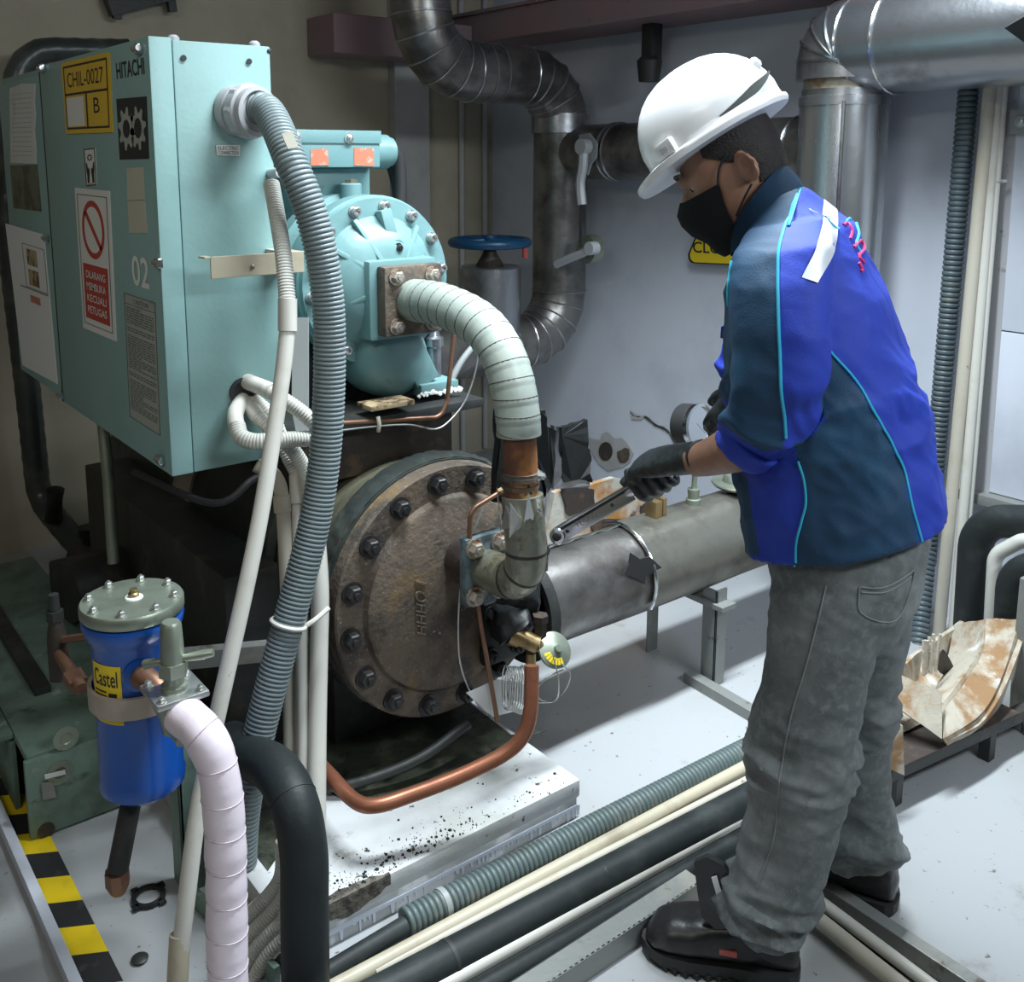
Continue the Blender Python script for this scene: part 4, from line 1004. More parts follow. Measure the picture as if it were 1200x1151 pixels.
# ================================================================ TAPED SUCTION PIPE (X = const)
SX = FX-0.005
S = lambda x, y: P(x, y, X=SX)
sp_ = thing('suction_pipe', tuple(S(612, 500)), 'pale green tape-wrapped suction pipe curving down from the compressor flange', 'pipe')
s0 = V(SX, FY-0.028, FZ)
pth = cr([s0, S(520, 358), S(560, 378), S(585, 408), S(600, 448), S(607, 490), S(608, 510)], 14)
q = resample(pth, 0.004)
bm = NB(); tube(bm, q, [0.050-0.004*min(1, i/len(q))+(0.0013*((i % 9)/9)) for i in range(len(q))], 28); part('tape_wrap', bm, M['tape_green'], sp_)
T, Nn = frames(q)
for i in range(14, len(q)-2, 9):
    bm = NB(); rr = 0.0505-0.004*i/len(q)
    tube(bm, [q[i]+(Nn[i]*math.cos(k*PI/12)+T[i].cross(Nn[i])*math.sin(k*PI/12))*rr+T[i]*0.005*math.cos(k*PI/12) for k in range(25)], 0.0012, 5, False)
    part('tape_edge', bm, M['rust_dark'], sp_)
bm = NB(); pb = S(612, 590); tube(bm, [S(608, 505), S(610, 540), S(611, 585)], 0.036, 22); part('bare_pipe', bm, M['rust_orange'], sp_)
bm = NB()
for y, r in ((552, 0.041), (556, 0.042), (566, 0.040)): tube(bm, [S(610, y), S(610, y+5)], r, 20)
bolt(sp_, S(628, 556)+V(0, -0.01, 0), (0.3, -1, 0), 0.008, 0.012, M['zinc'])
part('pipe_clamp', bm, M['rust'], sp_)
# torn black insulation flaps
bm = NB()
def strip(bm, rows, t=0.006):
    g = [[bm.verts.new(p) for p in r] for r in rows]
    for a, b in zip(g, g[1:]):
        for k in range(len(a)-1): bm.faces.new((a[k], a[k+1], b[k+1], b[k]))
    geo = bmesh.ops.solidify(bm, geom=list(bm.faces), thickness=t)
def flap(bm, pts, Y, seed, jag=2.0, t=0.016, sub_=4):
    rnd = random.Random(seed); q = []
    for i in range(len(pts)):
        a, b = pts[i], pts[(i+1) % len(pts)]
        for k in range(sub_):
            u = k/sub_; q.append(P(a[0]+(b[0]-a[0])*u+jag*(rnd.random()-0.5), a[1]+(b[1]-a[1])*u+jag*(rnd.random()-0.5), Y=Y+0.012*(rnd.random()-0.5)))
    slab(bm, q, (0, 1, 0), t)
flap(bm, ((628, 478), (638, 482), (642, 500), (651, 505), (650, 540), (648, 566), (640, 582), (628, 592)), 1.70, 1, 3)
part('torn_insulation', bm, M['black'], sp_, False)
bm = NB(); flap(bm, ((582, 480), (593, 478), (596, 590), (578, 588), (584, 530)), 1.70, 2, 3)
part('torn_insulation', bm, M['black'], sp_, False)
bm = NB(); flap(bm, ((659, 501), (672, 497), (689, 493), (689, 520), (693, 535), (690, 552), (695, 565), (680, 563), (660, 566), (658, 540)), 1.95, 3, 2.5)
part('torn_insulation', bm, M['black'], sp_, False)
bm = NB(); flap(bm, ((650, 500), (659, 501), (658, 560), (690, 563), (692, 571), (649, 573)), 1.955, 4, 2)
part('silver_facing', bm, M['clad'], sp_, False)
# foil covered elbow into vessel flange
eb = thing('suction_elbow', tuple(S(620, 690)), 'foil-wrapped elbow with torn silver foil bolted to the rusty end cover', 'elbow')
V1 = V(SX, vy-0.05, P(580, 672, X=SX).z)
ev = S(620, 655)
pth = fillet([S(612, 580), V(ev.x, ev.y, V1.z+0.005), V(SX, vy-0.03, V1.z)], 0.075, 8)
bm = NB(); tube(bm, pth, 0.044, 26); part('elbow_body', bm, M['foil'], eb)
for i in (1, 4, 7):
    bm = NB(); i = min(i, len(pth)-2); t_ = (pth[i+1]-pth[i]).normalized(); tube(bm, [pth[i]-t_*0.003, pth[i]+t_*0.004], 0.0446, 26)
    part('foil_ring', bm, M['rust_dark'], eb)
bm = NB(); rnd = random.Random(9); top = S(612, 590)
for i in range(11):                            # jagged torn foil collar
    a0 = 2*PI*i/11; d = V(math.cos(a0), math.sin(a0), 0); d2 = V(math.cos(a0+0.55), math.sin(a0+0.55), 0)
    h = 0.015+0.06*rnd.random(); o_ = -0.012+0.045*rnd.random(); dz_ = 0.02*rnd.random()
    slab(bm, [top+d*0.0455+V(0, 0, -0.05-dz_), top+d2*0.0455+V(0, 0, -0.04), top+d2*(0.046+o_*0.5)+V(0, 0, -0.01), top+(d+d2).normalized()*(0.045+o_)+V(0, 0, h-0.02)], d, 0.0012)
part('torn_foil', bm, M['foil_bright'], eb, False)
zf = V1.z; xf = SX-0.02
bm = NB(); box(bm, (SX-0.056, vy-0.108, zf-0.080), (SX+0.056, vy-0.080, zf+0.080), 0.008); flg = part('elbow_flange', bm, M['flange_blue'], eb)
bm = NB(); lathe(bm, [(-0.082, 0.050), (-0.02, 0.055)], V(SX, vy, zf), (0, 1, 0), 24); part('flange_neck', bm, M['rust_dark'], eb)
for sx, sz in ((-0.034, 0.056), (-0.034, -0.056), (0.036, 0.056), (0.036, -0.056)): bolt(flg, (SX+sx, vy-0.108, zf+sz), nr, 0.017, 0.02, M['bolt_rusty'])
# lower black nozzle and expansion valve
nz0 = P(580, 735, Y=vy-0.022)
lq = thing('liquid_nozzle', tuple(nz0+V(0, -0.05, -0.05)), 'black flanged nozzle low on the end cover beside the expansion valve', 'nozzle')
bm = NB(); box(bm, nz0+V(-0.05, -0.028, -0.08), nz0+V(0.06, -0.0, 0.08), 0.012); part('nozzle_flange', bm, M['black'], lq)
for sx, sz in ((-0.034, 0.055), (-0.034, -0.05), (0.045, -0.05)): bolt(lq, nz0+V(sx, -0.028, sz), nr, 0.014, 0.02, M['bolt_dark'])
bm = NB(); tube(bm, cr([nz0+V(0.015, -0.02, 0.01), P(598, 728, Y=1.70), P(606, 740, Y=1.68)], 4), 0.045, 20); lathe(bm, [(-0.09, 0.0), (-0.08, 0.035), (-0.03, 0.05), (0.04, 0.05), (0.07, 0.03), (0.075, 0)], P(606, 712, Y=1.72), (0.3, -0.2, 1), 18)
bmesh.ops.subdivide_edges(bm, edges=list(bm.edges), cuts=2, use_grid_fill=True)
for v in bm.verts: v.co += V(noise.noise(v.co*30), noise.noise(v.co*30+V(5, 0, 0)), noise.noise(v.co*30+V(0, 7, 0)))*0.012
part('insulated_neck', bm, M['black'], lq)
tx = thing('expansion_valve', tuple(P(625, 790, Y=1.66)), 'brass expansion valve with round power head hanging off the end cover', 'valve')
c1 = P(600, 742, Y=1.68); c2 = P(630, 756, Y=1.64)
bm = NB(); tube(bm, [c1, c1.lerp(c2, 0.35), c1.lerp(c2, 0.36), c2], [0.026, 0.026, 0.021, 0.02], 18); part('brass_body', bm, M['brass'], tx)
bm = NB(); c = P(633, 735, Y=1.65); lathe(bm, [(-0.05, 0.016), (0.012, 0.016), (0.014, 0.019), (0.030, 0.019)], c, (0, 0, 1), 6); part('hex_cap', bm, M['rust_dark'], tx, False)
hd = P(650, 762, Y=1.62); hn = (CAM-hd); hn = (hn.normalized()+V(0.55, -0.1, 0.1)).normalized()
bm = NB(); lathe(bm, [(-0.018, 0.012), (-0.012, 0.030), (-0.006, 0.041), (0.002, 0.042), (0.005, 0.036), (0.010, 0.018), (0.012, 0.010), (0.02, 0.008), (0.02, 0)], hd, hn, 30); ph = part('power_head', bm, M['steel_green'], tx)
n_ = hn.orthogonal().normalized(); b_ = hn.cross(n_)
bm = NB()
for k in range(7):
    a0 = -0.9+k*0.26; 
    bm.faces.new([bm.verts.new(hd+hn*(0.0062+0.005*(0.036-r)/0.018)+ (n_*math.cos(a)+b_*math.sin(a))*r) for r, a in ((0.020, a0), (0.035, a0), (0.035, a0+0.2), (0.020, a0+0.2))])
part('yellow_print', bm, M['close_yellow'], ph, False)
bm = NB(); tube(bm, [c2, hd-hn*0.015], 0.014, 14); tube(bm, [P(622, 765, Y=1.66), P(622, 800, Y=1.66)], 0.012, 12); part('valve_stem', bm, M['brass'], tx)
# coil of capillary wire
co = thing('capillary_coil', tuple(P(605, 830, Y=1.62)), 'coil of thin silver capillary tube bundled below the expansion valve', 'wire coil')
cc = P(604, 808, Y=1.62); bm = NB()
rnd = random.Random(6)
for k in range(9):
    rx = 0.036+0.004*rnd.random(); off = RT*(k-4)*0.0055+V(0, 0, 0.006*rnd.random())
    tl = 0.3*rnd.random()
    tube(bm, [cc+off+V(0.35*rx*math.cos(a)+0.02*math.sin(a)*tl, 0.75*rx*math.cos(a), rx*1.25*math.sin(a)) for a in [2*PI*i/22 for i in range(23)]], 0.0017, 6)
part('wire_loops', bm, M['zinc'], co)
bm = NB()
ww = [P(648, 768, Y=1.60), P(655, 800, Y=1.58), P(650, 822, Y=1.6), P(625, 825, Y=1.62), P(607, 835, Y=1.62)]
tube(bm, cr(ww, 8), 0.0017, 6)
ww = [P(655, 775, Y=1.60), P(668, 790, Y=1.58), P(660, 812, Y=1.6), P(640, 822, Y=1.62), P(628, 812, Y=1.62), P(640, 795, Y=1.6), P(660, 785, Y=1.6)]
tube(bm, cr(ww, 8), 0.0017, 6)
part('loose_wire', bm, M['zinc'], co)
bm = NB(); tube(bm, [P(598, 826, Y=1.61), P(611, 832, Y=1.61)], 0.011, 10); part('wire_tie', bm, M['paper'], co)
bm = NB(); slab(bm, [P(x, y, Y=1.70) for x, y in ((546, 812), (582, 796), (612, 800), (618, 830), (577, 840))], (0, -1, 0.3), 0.002)
single('paper_tag', bm, M['paper_white'], 'blank white card behind the wire coil under the end cover', 'card', False)
# copper tubes
bm = NB(); tube(bm, fillet([P(594, 572, Y=1.70), P(551, 598, Y=1.70), P(550, 640, Y=1.70), P(564, 735, Y=1.70), P(583, 845, Y=1.68)], 0.03, 6), 0.0055, 12)
t = thing('copper_tube', tuple(P(583, 845, Y=1.68)), 'thin copper tube bent down across the rusty end cover', 'tube')
part('tube', bm, M['copper_dull'], t)
bm = NB(); a, b = P(584, 577, Y=1.70), P(600, 569, Y=1.69); tube(bm, [a, a.lerp(b, 0.45), a.lerp(b, 0.46), b], [0.008, 0.008, 0.011, 0.011], 6); part('flare_nut', bm, M['brass'], t, False)
t = thing('copper_pipe', tuple(P(430, 945, Z=0.12)), 'thick copper pipe bent along the front of the plinth', 'pipe')
bm = NB()
pts = [P(380, 895, Y=1.72), P(385, 905, Y=1.66)]
tube(bm, cr([P(360, 880, D=2.25), P(386, 908, D=2.12), P(415, 938, D=2.04), P(440, 944, D=2.02), P(480, 932, D=2.04), P(540, 909, D=2.07), P(590, 884, D=2.09), P(613, 862, D=2.09), P(622, 830, D=2.09), P(623, 780, D=2.10)], 8), 0.0155, 18)
part('tube', bm, M['copper'], t)
# bracket lines above the vessel
t = thing('copper_tube', tuple(P(450, 492, Y=1.98)), 'thin dull copper line running under compressor base then up', 'tube')
bm = NB(); tube(bm, fillet([P(380, 497, Y=1.98), P(516, 489, Y=1.98), P(524, 470, Y=1.98), P(532, 390, Y=1.98)], 0.03, 6), 0.0055, 10); part('tube', bm, M['copper_dull'], t)
bm = NB(); c = P(443, 497, Y=1.97); tube(bm, [c+V(0, 0, 0.018), c+V(0, -0.006, 0.0), c+V(0, 0, -0.018)], 0.005, 8); part('tie', bm, M['paper_old'], t)
bm = NB(); tube(bm, cr([P(x, y, Y=1.97) for x, y in ((380, 507), (440, 500), (480, 498), (510, 503), (528, 492), (545, 470), (556, 440), (560, 412), (552, 405))], 8), 0.0022, 6)
single('thin_cable', bm, M['zinc'], 'thin grey wire sagging beside the suction pipe bend', 'wire')
bm = NB(); tube(bm, cr([P(x, y, Y=1.72) for x, y in ((568, 590), (553, 630), (541, 680), (537, 730), (540, 780), (556, 820), (572, 836))], 8), 0.002, 6)
single('thin_cable', bm, M['zinc'], 'thin grey wire hanging in an arc across the end cover', 'wire')
bm = NB(); tube(bm, cr([P(x, y, Y=2.12) for x, y in ((556, 404), (540, 425), (528, 450), (525, 475))], 6), 0.009, 10)
single('hose', bm, M['trunk_grey'], 'short pale grey hose curving behind the suction pipe', 'hose')

# ================================================================ CLAD HORIZONTAL PIPE
hy, hzc, hr = 1.86, 0.382, 0.122
hp = thing('clad_pipe', (2.2, hy, hzc-hr), 'large dull metal-clad pipe running under the wrench to the wall', 'pipe')
bm = NB()
xs = [1.50+0.02*i for i in range(63)]
rows = []
for x in xs:
    rg = []
    for k in range(40):
        a = 2*PI*k/40; dn = noise.noise(V(x*4, math.cos(a)*1.5, math.sin(a)*1.5))*0.005
        rg.append(V(x, hy+(hr+dn)*math.cos(a), hzc+(hr+dn)*math.sin(a)))
    rows.append(rg)
loft(bm, rows); part('cladding', bm, M['clad_dirty'], hp)
bm = NB()                                      # second jacket sheet lapped on top
rows = []
xj = P(760, 640, Y=hy-0.1).x
for i in range(36):
    x = xj+0.02*i; rg = []
    for k in range(13):
        a = math.radians(60+12.5*k); dn = noise.noise(V(x*5, k*0.3, 3))*0.004
        rg.append(V(x, hy+(hr+0.009+dn)*math.cos(a), hzc+(hr+0.009+dn)*math.sin(a)))
    rows.append(rg)
g = [[bm.verts.new(p) for p in r] for r in rows]
for a, b in zip(g, g[1:]):
    for k in range(len(a)-1): bm.faces.new((a[k], a[k+1], b[k+1], b[k]))
bmesh.ops.solidify(bm, geom=list(bm.faces), thickness=0.003); part('lapped_jacket', bm, M['clad_jacket'], hp)
bm = NB(); tube(bm, [V(xj-0.002, hy+(hr+0.012)*math.cos(math.radians(60+7.5*k)), hzc+(hr+0.012)*math.sin(math.radians(60+7.5*k))) for k in range(21)], 0.005, 8); part('jacket_bead', bm, M['chrome'], hp)
# torn hole showing black insulation
bm = NB(); pts = []
for x, y in ((730, 672), (736, 660), (738, 648), (748, 655), (760, 652), (768, 660), (775, 666), (766, 671), (755, 674), (754, 684), (744, 678)):
    a = math.radians(205-(y-640)*0.0)
    p = P(x, y, Y=hy-hr*0.97); pts.append(p)
slab(bm, pts, (0, -1, 0.15), 0.006); part('torn_hole', bm, M['ink'], hp, False)
bm = NB(); lathe(bm, [(0, hr+0.02), (0.03, hr+0.02), (0.03, hr-0.01)], (1.50, hy, hzc), (1, 0, 0), 36); part('end_collar', bm, M['dark_steel'], hp)
bm = NB(); tube(bm, [V(1.55+0.02*i, hy+0.01, hzc+hr+0.002+0.003*math.sin(i*1.7)) for i in range(58)], 0.004, 6); part('top_seam', bm, M['tape_black'], hp)
st = thing('pipe_stand', (2.13, 1.76, 0), 'grey angle-iron stand holding up the clad pipe', 'stand')
a = P(835, 800, Z=0.0)
bm = NB(); box(bm, (a.x-0.02, a.y-0.02, 0), (a.x+0.025, a.y-0.014, hzc-0.09), 0.001); box(bm, (a.x-0.02, a.y-0.02, 0), (a.x-0.014, a.y+0.03, hzc-0.09), 0.001); part('post', bm, M['steel_grey'], st, False)
bm = NB(); box(bm, (a.x-0.03, hy-0.15, hzc-hr-0.02), (a.x+0.03, hy+0.15, hzc-hr-0.004), 0.002); part('cross_bar', bm, M['steel_grey'], st, False)
bm = NB(); bar(bm, P(806, 792, Z=0.015), P(905, 850, Z=0.015), 0.035, 0.03); part('foot_bar', bm, M['steel_grey'], st, False)
bm = NB(); box(bm, (a.x-0.02, 2.0, 0), (a.x+0.025, 2.006, hzc-0.1), 0.001); part('post', bm, M['steel_grey'], st, False)
# gauge on stem
gg = thing('pressure_gauge', tuple(P(812, 600, Y=hy)), 'round pressure gauge with black case beside the gloved hands', 'gauge')
gc = P(817, 499, Y=hy); gd = (V(0.05, -1, 0.12)).normalized()
bm = NB(); lathe(bm, [(-0.05, 0.05), (-0.05, 0.061), (-0.005, 0.062), (0.0, 0.058)], gc, gd, 32); part('case', bm, M['ink'], gg)
bm = NB(); lathe(bm, [(-0.002, 0.064), (0.012, 0.064), (0.014, 0.056), (0.006, 0.055)], gc, gd, 32); part('bezel', bm, M['chrome'], gg)
bm = NB(); lathe(bm, [(0.0, 0.056), (0.005, 0.056), (0.005, 0)], gc, gd, 32); dial = part('dial', bm, M['glass'], gg)
n_ = gd.orthogonal().normalized(); b_ = gd.cross(n_); bm = NB()
for k in range(20):
    a0 = 2*PI*k/24+0.9; bm.faces.new([bm.verts.new(gc+gd*0.0056+(n_*math.cos(t_)+b_*math.sin(t_))*r) for r, t_ in ((0.038, a0), (0.046, a0), (0.046, a0+0.03), (0.038, a0+0.03))])
bm.faces.new([bm.verts.new(gc+gd*0.006+n_*x+b_*y) for x, y in ((-0.001, -0.012), (0.001, -0.012), (0.0005, 0.036), (-0.0005, 0.036))])
part('dial_marks', bm, M['ink'], dial, False)
bm = NB(); s1 = P(812, 600, Y=hy); zs = gc.z
tube(bm, [V(s1.x, hy, hzc+hr-0.005), V(s1.x, hy, s1.z+0.03)], 0.014, 12); lathe(bm, [(0.03, 0.022), (0.06, 0.022), (0.062, 0.016), (0.085, 0.018), (0.09, 0.018)], V(s1.x, hy, s1.z-0.02), (0, 0, 1), 10); tube(bm, cr([V(s1.x, hy, s1.z+0.06), V(gc.x, hy, gc.z-0.05), gc-gd*0.03], 5), 0.008, 10); part('siphon_stem', bm, M['steel_green'], gg)
# square capped thermometer pocket
bm = NB(); c = P(766, 618, Y=hy); box(bm, (c.x-0.015, hy-0.02, hzc+hr-0.006), (c.x+0.012, hy+0.02, c.z+0.08), 0.002); box(bm, (c.x+0.016, hy-0.02, hzc+hr-0.006), (c.x+0.03, hy+0.02, c.z+0.085), 0.002)
single('saddle_clip', bm, M['brass'], 'yellowish twin metal clip standing on the clad pipe', 'clip')
# isolating valve on pipe with flat handle
iv = thing('isolating_valve', tuple(P(860, 605, Y=hy)), 'dusty greenish isolating valve on top of clad pipe by the jacket', 'valve')
c = P(862, 600, Y=hy); zt_ = P(862, 570, Y=hy).z
bm = NB(); lathe(bm, [(hzc+hr-0.006, 0.03), (zt_-0.01, 0.028), (zt_, 0.03)], V(c.x, hy, 0), (0, 0, 1), 16); part('stem', bm, M['dark_steel'], iv)
bm = NB(); lathe(bm, [(zt_, 0.075), (zt_+0.008, 0.082), (zt_+0.012, 0.080), (zt_+0.014, 0.05), (zt_+0.03, 0.045), (zt_+0.034, 0.04), (zt_+0.034, 0)], V(c.x+0.01, hy, 0), (0, 0, 1), 26); part('handwheel', bm, M['steel_green'], iv)
# wrecked rusty patch behind the pipe
rp = thing('rusty_tray', (2.55, 2.55, 0), 'rust-stained pale steel tray on the floor behind the clad pipe', 'tray')
bm = NB()
q = [P(x, y, Y=2.25) for x, y in ((640, 628), (646, 600), (650, 578), (668, 570), (694, 568), (720, 560), (744, 566), (760, 568), (776, 590), (790, 600), (790, 640))]
q += [V(q[-1].x, 2.25, 0.001), V(q[0].x, 2.25, 0.001)]
slab(bm, q, (0, 1, 0), 0.02); part('stained_plate', bm, M['stained_tray'], rp, False)
for k, (cx, cy, rx_, ry2) in enumerate(((677, 584, 19, 17), (722, 622, 30, 13), (757, 600, 8, 12))):
    rnd = random.Random(40+k); bm = NB(); pts = []
    for i in range(14):
        an = 2*PI*i/14; kk = 0.75+0.45*rnd.random(); pts.append(P(cx+rx_*kk*math.copysign(abs(math.cos(an))**0.6, math.cos(an)), cy+ry2*kk*math.copysign(abs(math.sin(an))**0.6, math.sin(an)), Y=2.245))
    slab(bm, pts, (0, -1, 0), 0.004); part('scorched_patch', bm, M['rust_dark'], rp, False)

# ================================================================ RISER PIPE WITH S-BEND
ry_ = 3.30
A = lambda x, y: P(x, y, Y=ry_)
rx = A(656, 250).x
zl, zh = A(656, 395).z, A(640, 90).z
rs = thing('clad_riser', (rx, ry_, zl-0.14), 'tall metal-clad pipe with S-bend and gored elbows in the corner', 'pipe')
lx = A(498, 85).x
def gored(bm, pts, rad, r, n, beads=True, bb=None):
    p = fillet(pts, rad, n); tube(bm, p, r, 30); 
    if bb is not None:
        T, Nn = frames(p)
        for i in range(1, len(p)-1):
            if (p[i]-p[i-1]).length < 0.14 or (p[i+1]-p[i]).length < 0.14:
                bb.append(NB()); tube(bb[-1], [p[i]+(Nn[i]*math.cos(2*PI*k/26)+T[i].cross(Nn[i])*math.sin(2*PI*k/26))*(r+0.001) for k in range(27)], 0.004, 6, False)
    return p
bm, bb = NB(), []
gored(bm, [V(rx-1.1, ry_, zl), V(rx, ry_, zl), V(rx, ry_, zh), V(lx, ry_, zh), V(lx-0.03, ry_+0.05, ZC-0.005)], [0.21, 0.21, 0.21], 0.116, 5, True, bb)
part('cladding', bm, M['clad_dirty'], rs, 25)
for x in (rx-0.42, rx-0.30): bb.append(NB()); tube(bb[-1], [V(x, ry_+0.117*math.cos(2*PI*k/26), zl+0.117*math.sin(2*PI*k/26)) for k in range(27)], 0.004, 6, False)
for x in (lx+0.27, lx+0.33): bb.append(NB()); tube(bb[-1], [V(x, ry_+0.117*math.cos(2*PI*k/26), zh+0.117*math.sin(2*PI*k/26)) for k in range(27)], 0.004, 6, False)
for b_ in bb: part('lap_bead', b_, M['clad'], rs)
bm = NB(); lathe(bm, [(-0.04, 0.125), (0.04, 0.125)], (rx, ry_, A(656, 145).z), (0, 0, 1), 30); part('joint_band', bm, M['clad'], rs)
# gate valve with blue handwheel
gv = thing('gate_valve', tuple(A(575, 420)), 'clad gate valve with blue handwheel behind the suction pipe', 'valve')
vx_ = A(574, 330).x; zv = [A(574, y).z for y in (400, 362, 312, 303, 291, 284)]
bm = NB(); lathe(bm, [(zv[0], 0.128), (zv[2]-0.004, 0.128), (zv[2], 0.124), (zv[2]+0.002, 0)], V(vx_, ry_, 0), (0, 0, 1), 36); part('valve_jacket', bm, M['clad'], gv)
bm = NB(); lathe(bm, [(zv[2], 0.06), (zv[2]+0.02, 0.05), (zv[3]+0.02, 0.03), (zv[5], 0.018)], V(vx_, ry_, 0), (0, 0, 1), 16); part('yoke', bm, M['rust_dark'], gv)
bm = NB(); zw = zv[5]
tube(bm, [V(vx_+0.155*math.cos(2*PI*k/36), ry_+0.155*math.sin(2*PI*k/36), zw) for k in range(37)], 0.019, 12, False)
for k in range(5):
    a = 2*PI*k/5+0.3; tube(bm, [V(vx_, ry_, zw+0.01), V(vx_+0.15*math.cos(a), ry_+0.15*math.sin(a), zw)], 0.014, 10)
lathe(bm, [(-0.03, 0.035), (0.03, 0.03), (0.03, 0)], V(vx_, ry_, zw), (0, 0, 1), 14); part('handwheel', bm, M['valve_blue'], gv)
bm = NB(); slab(bm, [A(612, 290), A(616, 290), A(617, 303), A(612, 302)], nr, 0.01); part('red_tag', bm, M['red_plastic'], gv, False)
# wall pipe along the white wall
wx = 2.93
Wp = lambda x, y: P(x, y, X=wx)
wz = Wp(720, 178).z
ya, yb_ = Wp(668, 180).y, Wp(985, 180).y
wp = thing('clad_wall_pipe', (wx, 2.6, wz-0.12), 'dark metal-clad pipe along the white wall behind the helmet', 'pipe')
bm = NB(); tube(bm, [V(wx, ya, wz), V(wx, yb_, wz)], 0.113, 30); part('cladding', bm, M['clad_dirty'], wp)
bm = NB(); lathe(bm, [(-0.01, 0.09), (0, 0.118), (0.02, 0.118)], V(wx, ya, wz), (0, -1, 0), 30); part('end_cap', bm, M['dark_steel'], wp)
for x in (722, 728, 938):
    bm = NB(); y = Wp(x, 180).y; tube(bm, [V(wx+0.115*math.cos(2*PI*k/26), y, wz+0.115*math.sin(2*PI*k/26)) for k in range(27)], 0.005, 6, False)
    part('lap_bead', bm, M['clad'], wp)
bm = NB(); d0 = Wp(690, 180); slab(bm, [P(x, y, X=wx-0.118) for x, y in ((680, 158), (692, 156), (701, 168), (700, 185), (694, 192), (690, 205), (682, 195))], (-1, 0, 0), 0.008); part('torn_flap', bm, M['trunk_grey'], wp, False)
# two valve levers
def lever(label, pts, X, wdt, m):
    t = thing('valve_lever', tuple(P(*pts[-1], X=X)), label, 'lever')
    bm = NB(); q = cr([P(x, y, X=X) for x, y in pts], 4); tube(bm, q, wdt, 8); part('arm', bm, m, t)
    bm = NB(); lathe(bm, [(-0.02, wdt*1.6), (0.02, wdt*1.6)], q[0], (-1, 0, 0), 14); part('hub', bm, m, t)
    return t
lever('pale grey valve lever hanging from the dark wall pipe end', ((684, 172), (683, 195), (680, 215), (682, 240)), wx-0.15, 0.020, M['lever_grey'])
bm = NB(); tube(bm, [P(681, 240, X=wx-0.15), P(680, 290, X=wx-0.15)], 0.006, 6); single('pull_rod', bm, M['dark_steel'], 'thin dark rod linking the two grey valve levers', 'rod')
t = lever('grey valve lever with green hub low beside the riser', ((694, 291), (680, 298), (665, 304), (652, 310)), wx-0.16, 0.017, M['lever_grey'])
bm = NB(); lathe(bm, [(-0.03, 0.06), (0.02, 0.06)], P(690, 292, X=wx-0.10), (-1, 0, 0), 22); part('green_disc', bm, M['steel_green'], t)
# thin conduits on back wall
for i, (px, lab) in enumerate(((541, 'thin grey conduit on the wall left of the blue handwheel'), (569, 'thin grey conduit on the wall just behind blue handwheel'))):
    a = P(px, 200, Y=YB-0.015 if i == 0 else YB-0.02)
    bm = NB(); tube(bm, [V(a.x, YB-0.015, 0.02), V(a.x, YB-0.015, 2.4)], 0.014, 10); t = thing('wall_conduit', (a.x, YB-0.015, 0.02), lab, 'conduit'); part('pipe', bm, M['wall_grey'], t)
    bm = NB(); box(bm, (a.x-0.03, YB-0.03, 0.5), (a.x+0.03, YB, 0.53), 0.003); part('clip', bm, M['trunk_grey'], t)
a = P(762, 40, X=2.95)
bm = NB(); box(bm, (2.93, a.y-0.03, a.z-0.12), (2.99, a.y+0.03, a.z+0.1), 0.01); lathe(bm, [(-0.08, 0.04), (0.0, 0.05), (0.02, 0.03)], a+V(0, 0, -0.1), (0, 0, 1), 14); tube(bm, [a, V(2.95, a.y, 2.013)], 0.012, 8)
single('pipe_hanger', bm, M['dark_steel'], 'dark hanger bracket under the beam above the helmet', 'hanger')

# ================================================================ BRIGHT DUCT AND ELBOW
dxx = 2.86
Dp = lambda x, y: P(x, y, X=dxx)
du = Dp(985, 200)
zsplit, zel = Dp(990, 113).z, Dp(1080, 45).z
dt = thing('clad_duct', (dxx, du.y, 0.2), 'shiny metal-clad upright pipe behind the worker shoulder', 'duct')
bm = NB(); tube(bm, [V(dxx, du.y, 0.25), V(dxx, du.y, 1.2), V(dxx, du.y, zsplit)], 0.136, 40); part('cladding', bm, M['clad_bright'], dt)
bm = NB(); lathe(bm, [(zsplit-0.03, 0.139), (zsplit-0.004, 0.139)], V(dxx, du.y, 0), (0, 0, 1), 40); lathe(bm, [(0.0, 0.132), (0.02, 0.132)], V(dxx, du.y, zsplit), (0, 0, 1), 36); part('top_band', bm, M['clad'], dt)
bm = NB(); lathe(bm, [(zsplit+0.0, 0.128), (zsplit+0.065, 0.126)], V(dxx, du.y, 0), (0, 0, 1), 36); part('exposed_insulation', bm, M['insul_shell'], dt)
bm = NB(); tube(bm, [V(dxx-0.115, du.y-0.075, 0.3), V(dxx-0.115, du.y-0.075, zsplit-0.02)], 0.006, 6); part('side_seam', bm, M['clad_dirty'], dt)
el = thing('duct_elbow', (dxx, du.y-0.1, zsplit+0.07), 'metal-clad gored elbow and duct running overhead at top right', 'duct')
bm, bb = NB(), []
gored(bm, [V(dxx, du.y, zsplit+0.05), V(dxx, du.y, zel), V(dxx, 0.6, zel)], [0.24], 0.152, 4, True, bb)
part('cladding', bm, M['clad'], el, 20)
y_ = Dp(1052, 60).y; bb.append(NB()); tube(bb[-1], [V(dxx+0.154*math.cos(2*PI*k/30), y_, zel+0.154*math.sin(2*PI*k/30)) for k in range(31)], 0.005, 6, False)
for b_ in bb: part('lap_bead', b_, M['chrome'], el)
bm = NB(); a = P(1178, 34, D=2.6); slab(bm, [P(x, y, D=2.55) for x, y in ((1177, 33), (1203, 12), (1230, 10), (1230, 60), (1203, 52))], -FW, 0.1)
single('dark_box', bm, M['ink'], 'black box corner poking in at the top right edge', 'box', False)

